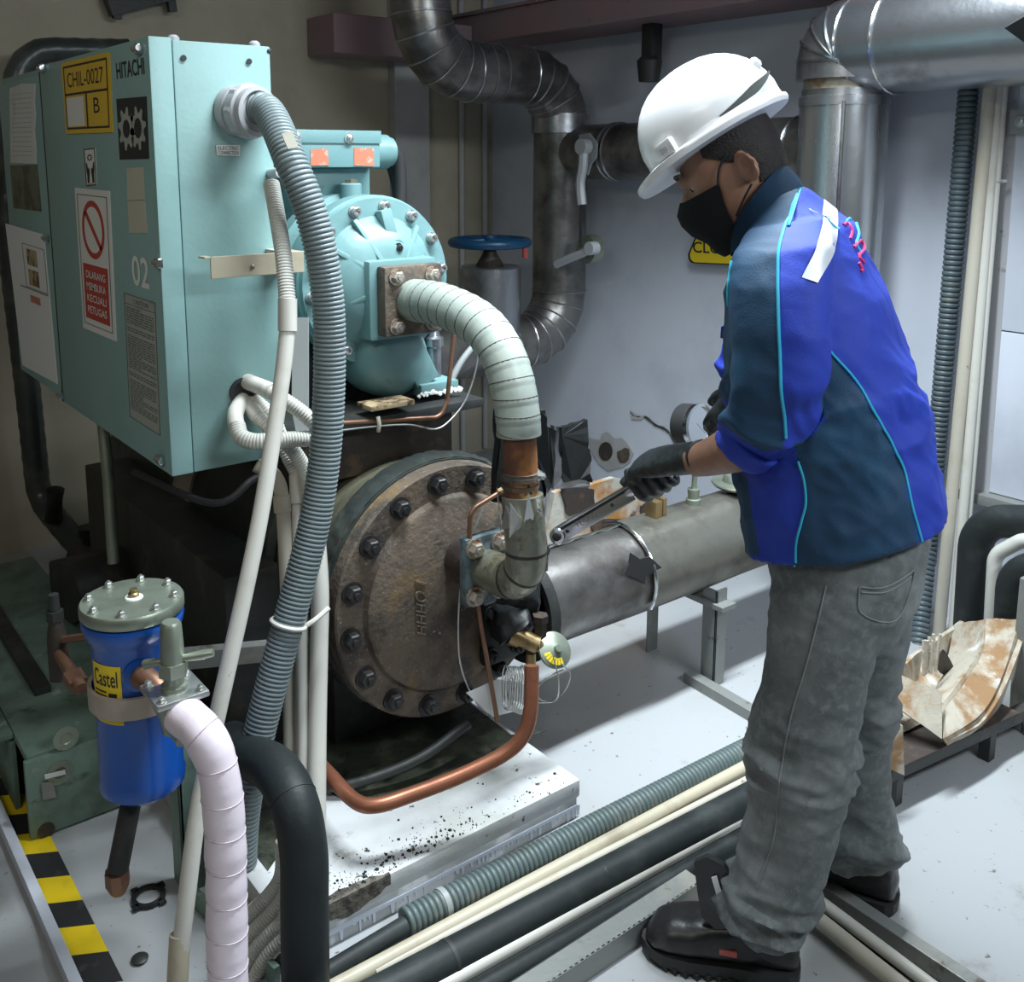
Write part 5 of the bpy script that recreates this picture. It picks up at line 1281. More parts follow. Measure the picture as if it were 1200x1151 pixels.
# ================================================================ RIGHT WALL CONDUITS
vx2 = 3.02
Q = lambda x, y: P(x, y, X=vx2)
def vert(label, top, bot, r, m, kind, nm):
    t = thing(nm, tuple(bot), label, 'conduit' if kind == 'c' else 'pipe')
    bm = NB()
    if kind == 'c': corrugated(bm, [top.lerp(bot, i/20) for i in range(21)], r, 0.0165, 0.005, 20)
    else: tube(bm, [top, top.lerp(bot, 0.5), bot], r, 14)
    part('tube', bm, m, t)
    return t
vert('dark grey corrugated conduit running down the wall at right', Q(1136, 92), Q(1086, 660), 0.030, M['conduit_dark'], 'c', 'corrugated_conduit')
bm = NB(); t = thing('corrugated_conduit', tuple(P(1073, 735, X=2.88)), 'lower dark corrugated conduit behind the worker jeans pocket', 'conduit')
corrugated(bm, [Q(1087, 640).lerp(P(1076, 760, X=2.86), i/10) for i in range(11)], 0.029, 0.0165, 0.005, 18); part('tube', bm, M['conduit_dark'], t)
vert('stained white pipe beside the dark corrugated wall conduit', P(1161, 92, X=3.0), P(1100, 745, X=2.93), 0.019, M['pvc_dirty'], 'p', 'wall_pipe')
vert('clean white pipe between stained pipe and grey strip', P(1171, 92, X=3.02), P(1116, 750, X=2.95), 0.015, M['pvc'], 'p', 'wall_pipe')
vert('thin white pipe closest to the white wall panel', P(1178, 92, X=3.03), P(1127, 700, X=2.98), 0.011, M['pvc'], 'p', 'wall_pipe')
bm = NB(); bar(bm, P(1187, 85, X=3.07), P(1150, 580, X=3.07), 0.055, 0.02, (1, 0, 0), 0.002)
single('cable_trunking', bm, M['gland_grey'], 'grey flat trunking strip beside the white wall panel', 'trunking', False)
bm = NB(); tube(bm, [P(1149, 213, X=2.99), P(1180, 212, X=3.03)], 0.006, 8); bolt_p = P(1178, 212, X=3.03)
single('pipe_clip', bm, M['zinc'], 'small wire clip across the white wall pipes', 'clip')
wpn = thing('wall_panel', (3.06, 1.0, 0.4), 'flat white wall panel with horizontal joints at right edge', 'panel')
ye = P(1152, 400, X=3.06).y; zled = P(1140, 572, X=3.06).z
bm = NB(); box(bm, (3.062, -0.5, zled), (3.098, ye, 0.98), 0.003); part('panel_board', bm, M['wall_white'], wpn)
bm = NB(); box(bm, (3.062, -0.5, 0.984), (3.098, ye, 1.95), 0.003); part('panel_board', bm, M['wall_white'], wpn)
bm = NB(); box(bm, (3.02, -0.5, zled-0.035), (3.098, ye+0.02, zled-0.002), 0.003); part('ledge', bm, M['steel_grey'], wpn)
bm = NB(); c = [P(x, y, X=3.05) for x, y in ((1184, 130), (1215, 128), (1215, 158), (1184, 157))]; slab(bm, c, (-1, 0, 0), 0.006); pn = part('joint_plate', bm, M['trunk_grey'], wpn, False)
bolt(pn, P(1196, 143, X=3.04), (-1, 0, 0), 0.012, 0.01, M['zinc'])
# CLOSE sign
cs = thing('close_sign', tuple(P(835, 308, X=3.08)), 'yellow hanging sign with black border lettered CLOSE', 'sign')
xs_ = 3.07
def rpoly(pts, r): return [p for p in fillet(pts+[pts[0], pts[1]], r, 5)][1:-1]
tl, tr, br_, bl = P(824, 258, X=xs_), P(896, 262, X=xs_), P(914, 313, X=xs_), P(803, 308, X=xs_)
def rounded(c, r):
    out = []
    for i in range(4):
        a, b, d = c[i-1], c[i], c[(i+1) % 4]
        out += fillet([a.lerp(b, 0.5), b, b.lerp(d, 0.5)], r, 5)[1:-1]
    return out
bm = NB(); slab(bm, rounded([tl, tr, br_, bl], 0.035), (-1, 0, 0), 0.006); s = part('border_plate', bm, M['ink'], cs, False)
cc_ = (tl+tr+br_+bl)/4
bm = NB(); slab(bm, rounded([p+(cc_-p)*0.055+V(-0.0062, 0, 0) for p in (tl, tr, br_, bl)], 0.03), (-1, 0, 0), 0.001); part('yellow_face', bm, M['close_yellow'], s, False)
bm = NB(); text_mesh(bm, 'CLOSE', [P(812, 283, X=xs_-0.008), P(862, 285, X=xs_-0.008), P(862, 298.5, X=xs_-0.008), P(812, 296, X=xs_-0.008)], V(0, 0, 0), 0.01); part('lettering', bm, M['ink'], s, False)

# ================================================================ PIPES ON THE FLOOR
fc = thing('corrugated_conduit', (1.4, 1.5, 0), 'dark grey corrugated conduit lying along the foot of the plinth', 'conduit')
f0, f1 = P(474, 1082, Z=0.032), P(905, 864, Z=0.032)
bm = NB(); corrugated(bm, [f0.lerp(f1, i/30) for i in range(31)], 0.029, 0.0125, 0.0045, 18); part('corrugated_hose', bm, M['conduit_floor'], fc)
a = P(519, 1059, Z=0.032); dd = (f1-f0).normalized(); bm = NB(); tube(bm, [a-dd*0.006, a+dd*0.006], 0.0305, 18); part('white_ring', bm, M['trunk_grey'], fc)
def fpipe(label, p0, p1, z, r, m, nm='floor_pipe', ext=0.0, cat='pipe', joints=()):
    a, b = P(*p0, Z=z), P(*p1, Z=z); d = (b-a).normalized(); a = a-d*ext
    t = thing(nm, tuple((a+b)/2-V(0, 0, r)), label, cat)
    bm = NB(); tube(bm, [a, a.lerp(b, 0.5), b], r, 20); part('tube', bm, m, t)
    for (x, y) in joints:
        c = P(x, y, Z=z+r*0.4); c = a+d*((c-a).dot(d)); bm = NB(); tube(bm, [c-d*0.004, c+d*0.004], r*1.02, 20); part('joint', bm, M['ink'], t)
    return t
fpipe('thin black pipe sliding into the corrugated floor conduit', (385, 1140), (490, 1076), 0.03, 0.019, M['insul_black'], ext=0.3)
fpipe('upper beige plastic pipe on the floor beside corrugated conduit', (410, 1148), (905, 882), 0.025, 0.0155, M['pvc_beige'], ext=0.3)
fpipe('stained beige plastic pipe against the thick black floor pipe', (640, 1036), (915, 894), 0.022, 0.010, M['pvc_dirty'], ext=0.4)
fpipe('thick black insulated pipe lying across the floor', (500, 1140), (885, 934), 0.038, 0.037, M['insul_black'], ext=0.35, joints=((519, 1108),))
fpipe('white plastic pipe lying nearest to the steel channel', (530, 1148), (880, 952), 0.03, 0.0145, M['pvc'], ext=0.3)
fpipe('dark insulated pipe between white pipe and steel channel', (600, 1140), (860, 990), 0.022, 0.022, M['insul_black'], ext=0.3)
ch = thing('steel_channel', (1.2, 1.2, 0), 'scuffed grey steel channel on the floor in front of the pipes', 'channel')
a, b = P(630, 1160, Z=0.05), P(822, 1032, Z=0.05); d = (b-a).normalized(); a = a-d*0.3
bm = NB(); sd = V(-d.y, d.x, 0)
bar(bm, a-V(0, 0, 0.025), b-V(0, 0, 0.025), 0.004, 0.05); bar(bm, a+sd*0.02+V(0, 0, -0.002), b+sd*0.02+V(0, 0, -0.002), 0.042, 0.004); part('channel_section', bm, M['steel_grey'], ch, False)
bm = NB(); bar(bm, a+sd*0.05+V(0, 0, -0.03), b+sd*0.05+V(0, 0, -0.03), 0.004, 0.04); part('rear_flange', bm, M['dark_steel'], ch, False)
fpipe('left white pipe of the pair running under the right boot', (935, 1058), (1062, 1160), 0.03, 0.015, M['pvc_dirty'], ext=0.04)
fpipe('right white pipe of the pair running under the right boot', (955, 1052), (1098, 1160), 0.03, 0.012, M['pvc'], ext=0.04)
ch = thing('steel_channel', (1.62, 0.9, 0), 'dark edged steel channel beside the white pipe pair at bottom right', 'channel')
a, b = P(948, 1030, Z=0.02), P(1150, 1165, Z=0.02); d = (b-a).normalized(); a = a+d*0.02
bm = NB(); bar(bm, a, b, 0.03, 0.036, bev=0.002); part('channel_section', bm, M['steel_grey'], ch, False)
bm = NB(); sd = V(-d.y, d.x, 0); bar(bm, a+sd*-0.05-V(0, 0, 0.01), b+sd*-0.05-V(0, 0, 0.01), 0.004, 0.02); part('side_lip', bm, M['dark_steel'], ch, False)

# ================================================================ RIGHT: ARCHED PIPES, FRAME, BROKEN INSULATION SHELLS
def arch(label, pts, X, r, m, cr_=0.12, nm='insulated_pipe'):
    t = thing(nm, tuple(P(*pts[0], X=X)), label, 'pipe')
    bm = NB(); tube(bm, fillet([P(x, y, X=X) for x, y in pts], cr_, 8), r, 22); part('foam_insulation', bm, m, t)
arch('outer black insulated pipe arching up at the right wall', ((1135, 770), (1145, 610), (1215, 612), (1260, 625)), 2.80, 0.047, M['insul_black'])
arch('inner black insulated pipe arching below the outer one at right', ((1182, 760), (1188, 660), (1260, 672)), 2.72, 0.042, M['insul_black'], 0.1)
arch('white wrapped pipe bending between the two black arched pipes', ((1160, 760), (1166, 650), (1200, 632), (1250, 640)), 2.76, 0.020, M['flex_white'], 0.06)
fr = thing('low_steel_frame', (2.5, 1.2, 0), 'low rusty steel frame carrying broken pipe insulation', 'frame')
fz = 0.10
c0, c1 = P(1048, 905, Z=fz), P(1195, 838, Z=fz)
dX = (c1-c0); dX.z = 0; Lx = dX.length; dX.normalize(); dYv = V(-dX.y, dX.x, 0)
if dYv.dot(FW) < 0: dYv = -dYv
bm = NB(); bar(bm, c0+dYv*0.02-V(0, 0, 0.015), c1+dX*0.15+dYv*0.02-V(0, 0, 0.015), 0.03, 0.03); bar(bm, c0+dYv*0.30-V(0, 0, 0.015), c1+dYv*0.30-V(0, 0, 0.015)+dX*0.15, 0.03, 0.03); part('rail', bm, M['dark_steel'], fr, False)
for k, (u, v) in enumerate(((0.03, 0.02), (Lx*0.8, 0.02), (Lx+0.1, 0.02), (0.03, 0.30), (Lx+0.1, 0.30))):
    p = c0+dX*u+dYv*v; bm = NB(); box(bm, (p.x-0.015, p.y-0.015, 0), (p.x+0.015, p.y+0.015, fz-0.03), 0.002); part('leg', bm, M['dark_steel'], fr, False)
p = P(1194, 850, Z=0); bm = NB(); box(bm, (p.x-0.03, p.y-0.02, 0), (p.x+0.03, p.y+0.02, 0.42), 0.003); part('post', bm, M['steel_grey'], fr, False)
bm = NB(); slab(bm, [c0+V(0, 0, 0.0), c1+V(0, 0, 0.0), c1+dYv*0.32, c0+dYv*0.32], (0, 0, 1), 0.006); part('shelf_sheet', bm, M['rust_dark'], fr, False)
def half_shell(bm, path, ups, R_, th, a0, a1, n=16, seed=0):
    """half pipe shell swept along path, opening towards ups"""
    T, _ = frames(path); rings = []
    for i, p in enumerate(path):
        u = ups[i]-T[i]*ups[i].dot(T[i]); u.normalize(); s = T[i].cross(u); rg = []
        for rad, sgn in ((R_, 1), (R_-th, -1)):
            ang = [a0+(a1-a0)*k/n for k in range(n+1)]
            for a in (ang if sgn > 0 else ang[::-1]):
                j = 0.006*noise.noise(V(a*2, i*0.4, seed)); rg.append(p-u*math.cos(a)*(rad+j)+s*math.sin(a)*(rad+j))
        rings.append(rg)
    loft(bm, rings)
s_ = thing('insulation_shell', tuple(c0+V(0, 0, fz)), 'straight broken white half-shell lying on the low frame', 'insulation')
bm = NB(); cy = c0+dYv*0.13+V(0, 0, 0.122); pth = [cy+dX*(Lx*0.9*i/10-0.02) for i in range(11)]
half_shell(bm, pth, [V(0, 0, 1)]*11, 0.115, 0.022, -1.2, 0.42, seed=1); part('shell', bm, M['insul_shell'], s_, 50)
bm = NB(); d0 = P(1050, 905, Z=0.112).dot(FW)-CAM.dot(FW); slab(bm, [P(x, y, D=d0-0.01) for x, y in ((1030, 842), (1058, 851), (1060, 909), (1030, 896))], FW, 0.02); part('end_board', bm, M['insul_shell'], s_, False)
s_ = thing('insulation_shell', tuple(P(1100, 866, D=2.39)), 'curved rust-stained half-shell elbow lying tilted on top of the straight shell', 'insulation')
def surf(bm, lines, n=10, t=0.012):
    tmp = NB(); g = []
    ls = [cr([P(x, y, D=d) for x, y, d in ln], 5) for ln in lines]
    cols = len(ls[0]); m_ = 4
    rows = []
    for a, b in zip(ls, ls[1:]):
        for k in range(m_): rows.append([a[i].lerp(b[i], k/m_)+V(0, 0, 0.006*noise.noise(a[i].lerp(b[i], k/m_)*14)) for i in range(cols)])
    rows.append(ls[-1])
    g = [[tmp.verts.new(p) for p in r] for r in rows]
    for a, b in zip(g, g[1:]):
        for i in range(cols-1): tmp.faces.new((a[i], a[i+1], b[i+1], b[i]))
    bmesh.ops.recalc_face_normals(tmp, faces=list(tmp.faces))
    bmesh.ops.solidify(tmp, geom=list(tmp.faces), thickness=t)
    me = bpy.data.meshes.new('t'); tmp.to_mesh(me); tmp.free(); bm.from_mesh(me); bpy.data.meshes.remove(me)
inner = [(1158, 729, 2.75), (1153, 764, 2.67), (1126, 806, 2.55), (1104, 834, 2.45)]
outer = [(1199, 729, 2.67), (1178, 789, 2.59), (1150, 838, 2.48), (1105, 866, 2.39)]
under = [(1199, 760, 2.83), (1180, 815, 2.75), (1150, 858, 2.63), (1106, 880, 2.51)]
valley = [(1122, 735, 2.89), (1116, 768, 2.81), (1106, 795, 2.69), (1098, 822, 2.57)]
back = [(1125, 727, 2.93), (1100, 745, 2.87), (1072, 762, 2.71), (1046, 784, 2.51)]
bm = NB(); surf(bm, [inner, outer]); part('rim_band', bm, M['insul_shell'], s_, 50)
bm = NB(); surf(bm, [valley, inner]); part('inner_wall', bm, M['insul_shell'], s_, 50)
bm = NB(); surf(bm, [outer, under]); part('outer_wall', bm, M['insul_shell'], s_, 50)
bm = NB(); surf(bm, [[(1125, 727, 2.93), (1102, 744, 2.83), (1072, 764, 2.68), (1045, 786, 2.51)], [(1122, 770, 2.95), (1108, 790, 2.85), (1080, 800, 2.70), (1046, 822, 2.53)]]); part('back_wall', bm, M['insul_shell'], s_, 50)
bm = NB(); surf(bm, [[(1044, 786, 2.49), (1064, 795, 2.47), (1084, 803, 2.45), (1104, 811, 2.43)], [(1041, 822, 2.46), (1062, 838, 2.44), (1084, 852, 2.42), (1104, 866, 2.40)]]); part('end_wall', bm, M['insul_shell'], s_, 50)
rnd = random.Random(12); bm = NB()
for i in range(16):
    p = P(1082+16*rnd.random(), 780+14*rnd.random(), D=2.60); tube(bm, [p, p+V(0.015*rnd.random(), 0.015*rnd.random(), 0.05+0.05*rnd.random())], 0.0045, 5)
part('split_fibres', bm, M['insul_shell'], s_, False)
bm = NB(); flap(bm, ((1098, 770), (1106, 762), (1120, 785), (1112, 795), (1100, 786)), P(1108, 778, D=2.66).y, 6, 2, 0.004); part('dark_hole', bm, M['rust_dark'], s_, False)  # dark sheet put in for the shaded hole inside the shell
bm = NB(); slab(bm, [P(x, y, D=2.62) for x, y in ((1165, 800), (1182, 795), (1180, 832), (1140, 850), (1120, 845))], -FW, 0.012)
single('plastic_scrap', bm, M['paper_white'], 'crumpled white plastic scrap under the curved insulation shell', 'scrap', False)

# ================================================================ THE WORKER
WF = V(-0.45, 0.89, 0).normalized(); WL = V(-WF.y, WF.x, 0)      # forward, left
WO = V(1.52, 1.03, 0)
def W(px, py, s=0.0):
    r = FW + RT*((px-PPX)/F) - UP*((py-PPY)/F)
    t = (s-(CAM-WO).dot(WL))/r.dot(WL)
    return CAM+r*t
def ring_fb(f, b, s, hw, n=30, e=0.9):
    a, c = W(*f, s), W(*b, s)
    return ell((a+c)/2, (a-c)/2, WL*hw, n, e)
def fuse(bm, vox, it=4, disp=None):
    me = bpy.data.meshes.new('fuse'); bmesh.ops.recalc_face_normals(bm, faces=list(bm.faces)); bm.to_mesh(me); bm.free()
    o = bpy.data.objects.new('fuse', me); COL.objects.link(o)
    m = o.modifiers.new('r', 'REMESH'); m.mode = 'VOXEL'; m.voxel_size = vox
    m = o.modifiers.new('s', 'SMOOTH'); m.iterations = it; m.factor = 0.5
    dg = bpy.context.evaluated_depsgraph_get(); dg.update()
    r = bpy.data.meshes.new_from_object(o.evaluated_get(dg))
    bpy.data.objects.remove(o); bpy.data.meshes.remove(me)
    out = bmesh.new(); out.from_mesh(r); bpy.data.meshes.remove(r)
    if disp:
        out.normal_update()
        dl = [(v, v.normal*disp(v.co)) for v in out.verts]
        for v, d in dl: v.co += d
    return out
wk = thing('person', tuple(WO), 'worker in white hard hat, black mask and blue jacket bending over a wrench', 'person')
# head frame
tilt = math.radians(31)
HF = WF*math.cos(tilt)-V(0, 0, 1)*math.sin(tilt); HU = WF*math.sin(tilt)+V(0, 0, 1)*math.cos(tilt)
HC = W(865, 198, 0)
def hd_(f, u, s=0): return HC+HF*f+HU*u+WL*s
hp_ = [(-0.118, 0.062, 0.022, 0.024), (-0.105, 0.048, 0.045, 0.040), (-0.08, 0.030, 0.066, 0.053), (-0.05, 0.014, 0.082, 0.063), (-0.01, 0.006, 0.088, 0.071), (0.03, 0.004, 0.091, 0.075), (0.065, 0.002, 0.087, 0.072), (0.095, -0.004, 0.072, 0.058), (0.115, -0.004, 0.036, 0.03)]
bm = NB(); loft(bm, [ell(hd_(c, u), HF*a, WL*b, 28) for u, c, a, b in hp_])
# brow, nose, lips, chin
tube(bm, [hd_(0.092, 0.02), hd_(0.104, 0.0), hd_(0.120, -0.028), hd_(0.108, -0.04)], [0.010, 0.011, 0.017, 0.012], 10)
tube(bm, [hd_(0.086, 0.028, 0.045), hd_(0.096, 0.026, 0.015), hd_(0.096, 0.026, -0.015), hd_(0.086, 0.028, -0.045)], 0.010, 8)
tube(bm, [hd_(0.090, -0.066, 0.022), hd_(0.098, -0.066, 0), hd_(0.090, -0.066, -0.022)], 0.009, 8)
for sg in (-1, 1):                              # ears
    q = [hd_(-0.030+0.014*math.cos(a), -0.014+0.024*math.sin(a), sg*(0.072+0.007*(1-math.cos(a)))) for a in [2*PI*k/14 for k in range(15)]]
    tube(bm, q, 0.0058, 8); tube(bm, [hd_(-0.028, -0.014, sg*0.060), hd_(-0.032, -0.014, sg*0.075)], [0.017, 0.014], 10)
# neck
NBs = W(912, 268, 0)
tube(bm, [hd_(-0.012, -0.03), W(884, 222, 0), W(902, 264, 0)], [0.056, 0.051, 0.054], 20)
# trunk, hips and limbs (inside the clothes)
loft(bm, [ring_fb((890, 310), (940, 275), 0, 0.07), ring_fb((885, 355), (985, 315), 0, 0.13), ring_fb((885, 480), (1040, 460), 0, 0.14), ring_fb((905, 600), (1080, 590), 0, 0.14), ring_fb((930, 680), (1065, 680), 0, 0.14), ring_fb((950, 720), (1045, 720), 0, 0.12)])
tube(bm, cr([W(925, 290, 0.10), W(917, 340, 0.19), W(915, 430, 0.215), W(912, 485, 0.205), W(866, 522, 0.165), W(838, 534, 0.13), W(812, 541, 0.10)], 5), lambda i: 0.046-0.0002*i if i < 15 else (0.042 if i < 22 else 0.040-0.0013*(i-21)), 18)
tube(bm, cr([W(915, 300, -0.10), W(905, 330, -0.18), W(895, 400, -0.22), W(885, 445, -0.21), W(878, 456, -0.19), W(872, 468, -0.18)], 5), lambda i: 0.042-0.0006*i, 16)
tube(bm, [W(980, 700, 0.08), W(955, 800, 0.11), W(940, 890, 0.12), W(915, 1000, 0.13), W(905, 1060, 0.14)], [0.075, 0.062, 0.048, 0.042, 0.036], 18)
tube(bm, [W(1010, 700, -0.08), W(1005, 800, -0.11), W(998, 890, -0.12), W(1005, 960, -0.13), W(1008, 990, -0.14)], [0.075, 0.055, 0.046, 0.042, 0.038], 18)
body = part('body', fuse(bm, 0.0065, 3), M['skin'], wk, 60, 'tanned face, neck and forearm skin')
# eyes (closed lids over the mask, in the helmet's shade)
for sg in (-1, 1):
    bm = NB(); lathe(bm, [(-0.008, 0.0), (-0.004, 0.012), (0.002, 0.012), (0.007, 0.007), (0.009, 0)], hd_(0.074, 0.008, sg*0.033), HF*0.9+WL*sg*0.3, 14); part('eye', bm, M['paper_white'], body)
    bm = NB(); lathe(bm, [(0.0075, 0.006), (0.0095, 0.004), (0.010, 0)], hd_(0.074, 0.006, sg*0.033), HF*0.9+WL*sg*0.3-HU*0.2, 12); part('iris', bm, M['hair'], body)
    bm = NB(); tube(bm, cr([hd_(0.098, 0.034, sg*0.014), hd_(0.098, 0.040, sg*0.032), hd_(0.084, 0.036, sg*0.054)], 4), 0.004, 6); part('eyebrow', bm, M['hair'], body)
# hair: close-cropped cap
bm = NB(); rows = []
for u, c, a, b in [(-0.045, 0.012, 0.082, 0.0635), (-0.02, 0.006, 0.086, 0.070), (0.01, 0.005, 0.0895, 0.0735), (0.04, 0.004, 0.0905, 0.0755), (0.07, 0.002, 0.086, 0.0715), (0.1, -0.004, 0.070, 0.057)]:
    a0 = 2.15 if u < 0 else (1.7 if u < 0.02 else 1.3)
    rows.append([hd_(c, u)+HF*(a+0.003)*math.cos(t_)+WL*(b+0.003)*math.sin(t_) for t_ in [a0+(2*PI-2*a0)*k/24 for k in range(25)]])
g = [[bm.verts.new(p) for p in r] for r in rows]
for a, b in zip(g, g[1:]):
    for k in range(24): bm.faces.new((a[k], a[k+1], b[k+1], b[k]))
bmesh.ops.solidify(bm, geom=list(bm.faces), thickness=0.003); part('hair', bm, M['hair'], wk)
# face mask
bm = NB(); rows = []
for u, c, a, b in [(0.000, 0.014, 0.106, 0.070), (-0.018, 0.016, 0.120, 0.072), (-0.04, 0.020, 0.118, 0.070), (-0.065, 0.026, 0.104, 0.064), (-0.09, 0.034, 0.078, 0.055), (-0.112, 0.046, 0.060, 0.045), (-0.126, 0.054, 0.042, 0.034)]:
    m_ = 1.45 if u > -0.1 else 1.6
    rows.append([hd_(c, u-0.012*abs(math.sin(t_))*(1 if u > -0.03 else 0))+HF*a*math.cos(t_)+WL*b*math.sin(t_)*1.02 for t_ in [-m_+2*m_*k/24 for k in range(25)]])
g = [[bm.verts.new(p) for p in r] for r in rows]
for a, b in zip(g, g[1:]):
    for k in range(24): bm.faces.new((a[k], a[k+1], b[k+1], b[k]))
bm.faces.new(g[-1])
bmesh.ops.solidify(bm, geom=list(bm.faces), thickness=0.002)
mk = part('face_mask', bm, M['mask_black'], wk)
bm = NB()
for sg in (-1, 1):
    tube(bm, cr([hd_(0.030, -0.014, sg*0.073), hd_(0.012, 0.01, sg*0.078), hd_(-0.012, 0.024, sg*0.080)], 4), 0.002, 6)
    tube(bm, cr([hd_(0.03, -0.075, sg*0.060), hd_(0.0, -0.055, sg*0.072), hd_(-0.022, -0.042, sg*0.078)], 4), 0.002, 6)
part('ear_loop', bm, M['mask_black'], mk)
# hard hat
t2 = math.radians(33)
KF = WF*math.cos(t2)-V(0, 0, 1)*math.sin(t2); KU = WF*math.sin(t2)+V(0, 0, 1)*math.cos(t2)
KC_ = W(842, 164, 0)
def hat(f, u, s): return KC_+KF*f+KU*u+WL*s
bm = NB(); n = 48; rings = []
SL, SW, SH = 0.134, 0.112, 0.146
def visor(t_):                                  # extra length of the rim at the front
    c = math.cos(t_); return 0.005+(0.034*max(0, (c-0.1)/0.9)**0.9 if c > 0.1 else 0)
for (k0, dz, ext) in ((0.97, -0.006, 1.0), (1.0, 0.0, 1.0), (1.0, 0.006, 0.97), (0.99, 0.011, 0.0), (0.985, 0.02, 0.0)):
    rings.append([hat((SL*k0+visor(t_)*ext)*math.cos(t_), dz-(0.012*max(0, math.cos(t_))**3*ext), (SW*k0+visor(t_)*ext*0.8)*math.sin(t_)) for t_ in [2*PI*i/n for i in range(n)]])
for j in range(1, 11):
    ph = j/10*PI/2*0.985; k = math.cos(ph)**0.82; u = 0.02+(SH-0.02)*math.sin(ph)
    rings.append([hat(SL*k*math.cos(t_), u+0.003*(abs(math.sin(t_)) < 0.28)*math.cos(ph)*(0), SW*k*math.sin(t_)) for t_ in [2*PI*i/n for i in range(n)]])
loft(bm, rings); hh = part('hard_hat', bm, M['helmet'], wk, 50, 'white hard hat')
bm = NB(); q = [hat(SL*1.012*math.cos(math.acos(max(-1, min(1, f)))) , 0, 0) for f in (0,)]
pts = []
for i in range(14):
    t_ = math.radians(108+70*i/13); pts.append(hat(SL*1.008*math.cos(t_), 0.017+0.035*((i/13)**1.4), SW*1.008*math.sin(t_)))
rows = [[p-KU*0.0012*(1+min(i, 13-i)), p+KU*0.0012*(1+min(i, 13-i)*0.9)] for i, p in enumerate(pts)]
g = [[bm.verts.new(p) for p in r] for r in rows]
for a, b in zip(g, g[1:]): bm.faces.new((a[0], a[1], b[1], b[0]))
bmesh.ops.solidify(bm, geom=list(bm.faces), thickness=0.003); part('rear_slot', bm, M['ink_soft'], hh)
bm = NB(); c = hat(-SL*0.93, 0.075, SW*0.15); lathe(bm, [(-0.012, 0.012), (0.002, 0.011), (0.006, 0.006)], c, -KF+KU*0.4, 14); part('rear_knob', bm, M['helmet'], hh)
bm = NB(); t_ = math.radians(62); c = hat(SL*math.cos(t_), 0.022, SW*math.sin(t_)); nn = (KF*math.cos(t_)*0.8+WL*math.sin(t_)).normalized(); tg = nn.cross(KU).normalized()
m4 = Matrix((tg, nn, KU)).transposed().to_4x4(); m4.translation = c
box(bm, (-0.020, -0.008, -0.014), (0.020, 0.010, 0.014), 0.004, m4); cl = part('side_clip', bm, M['helmet'], hh)
bm = NB(); box(bm, (-0.009, 0.010, -0.005), (0.009, 0.0115, 0.005), 0.001, m4); part('clip_mark', bm, M['reflective'], cl)

# ---- jacket
def fold(co, zs, amp, sc_=(7, 7, 20)):
    a = noise.noise(V(co.x*sc_[0], co.y*sc_[1], co.z*sc_[2]))
    b = noise.noise(V(co.x*3+9, co.y*3, co.z*5))
    wgt = 0.35+sum(g_*math.exp(-((co.z-z0)/w_)**2) for z0, w_, g_ in zs)
    c_ = noise.noise(V(co.x*sc_[0]*2.3+4, co.y*sc_[1]*2.3, co.z*sc_[2]*1.9+co.x*20))
    return amp*((1-abs(a)*2.2)*wgt+0.8*b+0.45*(0.5-abs(c_)*1.6)*wgt)
bm = NB()
loft(bm, [ring_fb((868, 286), (926, 212), 0, 0.070), ring_fb((866, 300), (948, 222), 0, 0.105), ring_fb((856, 335), (1002, 262), 0, 0.175), ring_fb((856, 385), (1040, 345), 0, 0.200), ring_fb((862, 470), (1068, 438), 0, 0.190), ring_fb((868, 540), (1092, 520), 0, 0.182), ring_fb((872, 595), (1108, 570), 0, 0.185), ring_fb((876, 632), (1113, 604), 0, 0.190)])
cuffR = [(872, 275), (978, 258)]
loft(bm, [ring_fb((880, 270), (970, 252), 0.09, 0.06), ring_fb((862, 300), (978, 285), 0.165, 0.066), ring_fb((856, 335), (972, 330), 0.198, 0.068), ring_fb((857, 390), (974, 392), 0.222, 0.064), ring_fb((860, 445), (968, 448), 0.225, 0.061), ring_fb((858, 480), (955, 488), 0.215, 0.058), ring_fb((851, 497), (925, 526), 0.195, 0.055), ring_fb((847, 504), (892, 545), 0.172, 0.052)])
loft(bm, [ring_fb((880, 290), (950, 260), -0.10, 0.06), ring_fb((866, 320), (955, 310), -0.17, 0.062), ring_fb((858, 370), (945, 370), -0.215, 0.058), ring_fb((852, 420), (925, 430), -0.22, 0.054), ring_fb((848, 440), (895, 470), -0.205, 0.05)])
zw_ = W(990, 560, 0.18).z; ze_ = W(910, 490, 0.22).z
jb = fuse(bm, 0.0055, 5, lambda co: fold(co, ((zw_, 0.10, 0.5), (ze_, 0.05, 0.9)), 0.011, (7, 7, 13)))
# colour blocks: sewn panels, cut out in the garment's side view (forward, up)
def side(px, py, s): p = W(px, py, s)-WO; return (p.dot(WF), p.z)
def inpoly(x, y, poly):
    r = False; j = len(poly)-1
    for i in range(len(poly)):
        xi, yi = poly[i]; xj_, yj_ = poly[j]
        if (yi > y) != (yj_ > y) and x < (xj_-xi)*(y-yi)/(yj_-yi)+xi: r = not r
        j = i
    return r
pipeA = [(922, 208), (918, 250), (919, 290), (923, 340), (926, 390), (928, 440), (927, 480), (925, 515)]
navyA = [side(x, y, 0.19) for x, y in [(830, 150), (905, 175)]+pipeA+[(900, 520), (860, 490), (800, 480), (800, 200)]]
sideC = [(974, 412), (997, 440), (1020, 478), (1040, 520), (1056, 560), (1068, 610), (1080, 665)]
sideD = [(935, 700), (932, 660), (934, 630), (942, 605), (945, 585), (942, 560), (936, 535), (935, 515)]
navyB = [side(x, y, 0.17) for x, y in sideC+[(1085, 720)]+sideD+[(948, 485), (960, 450)]]
navyC = [side(x, y, 0.12) for x, y in ((800, 560), (878, 555), (884, 600), (892, 645), (870, 660), (800, 700))]
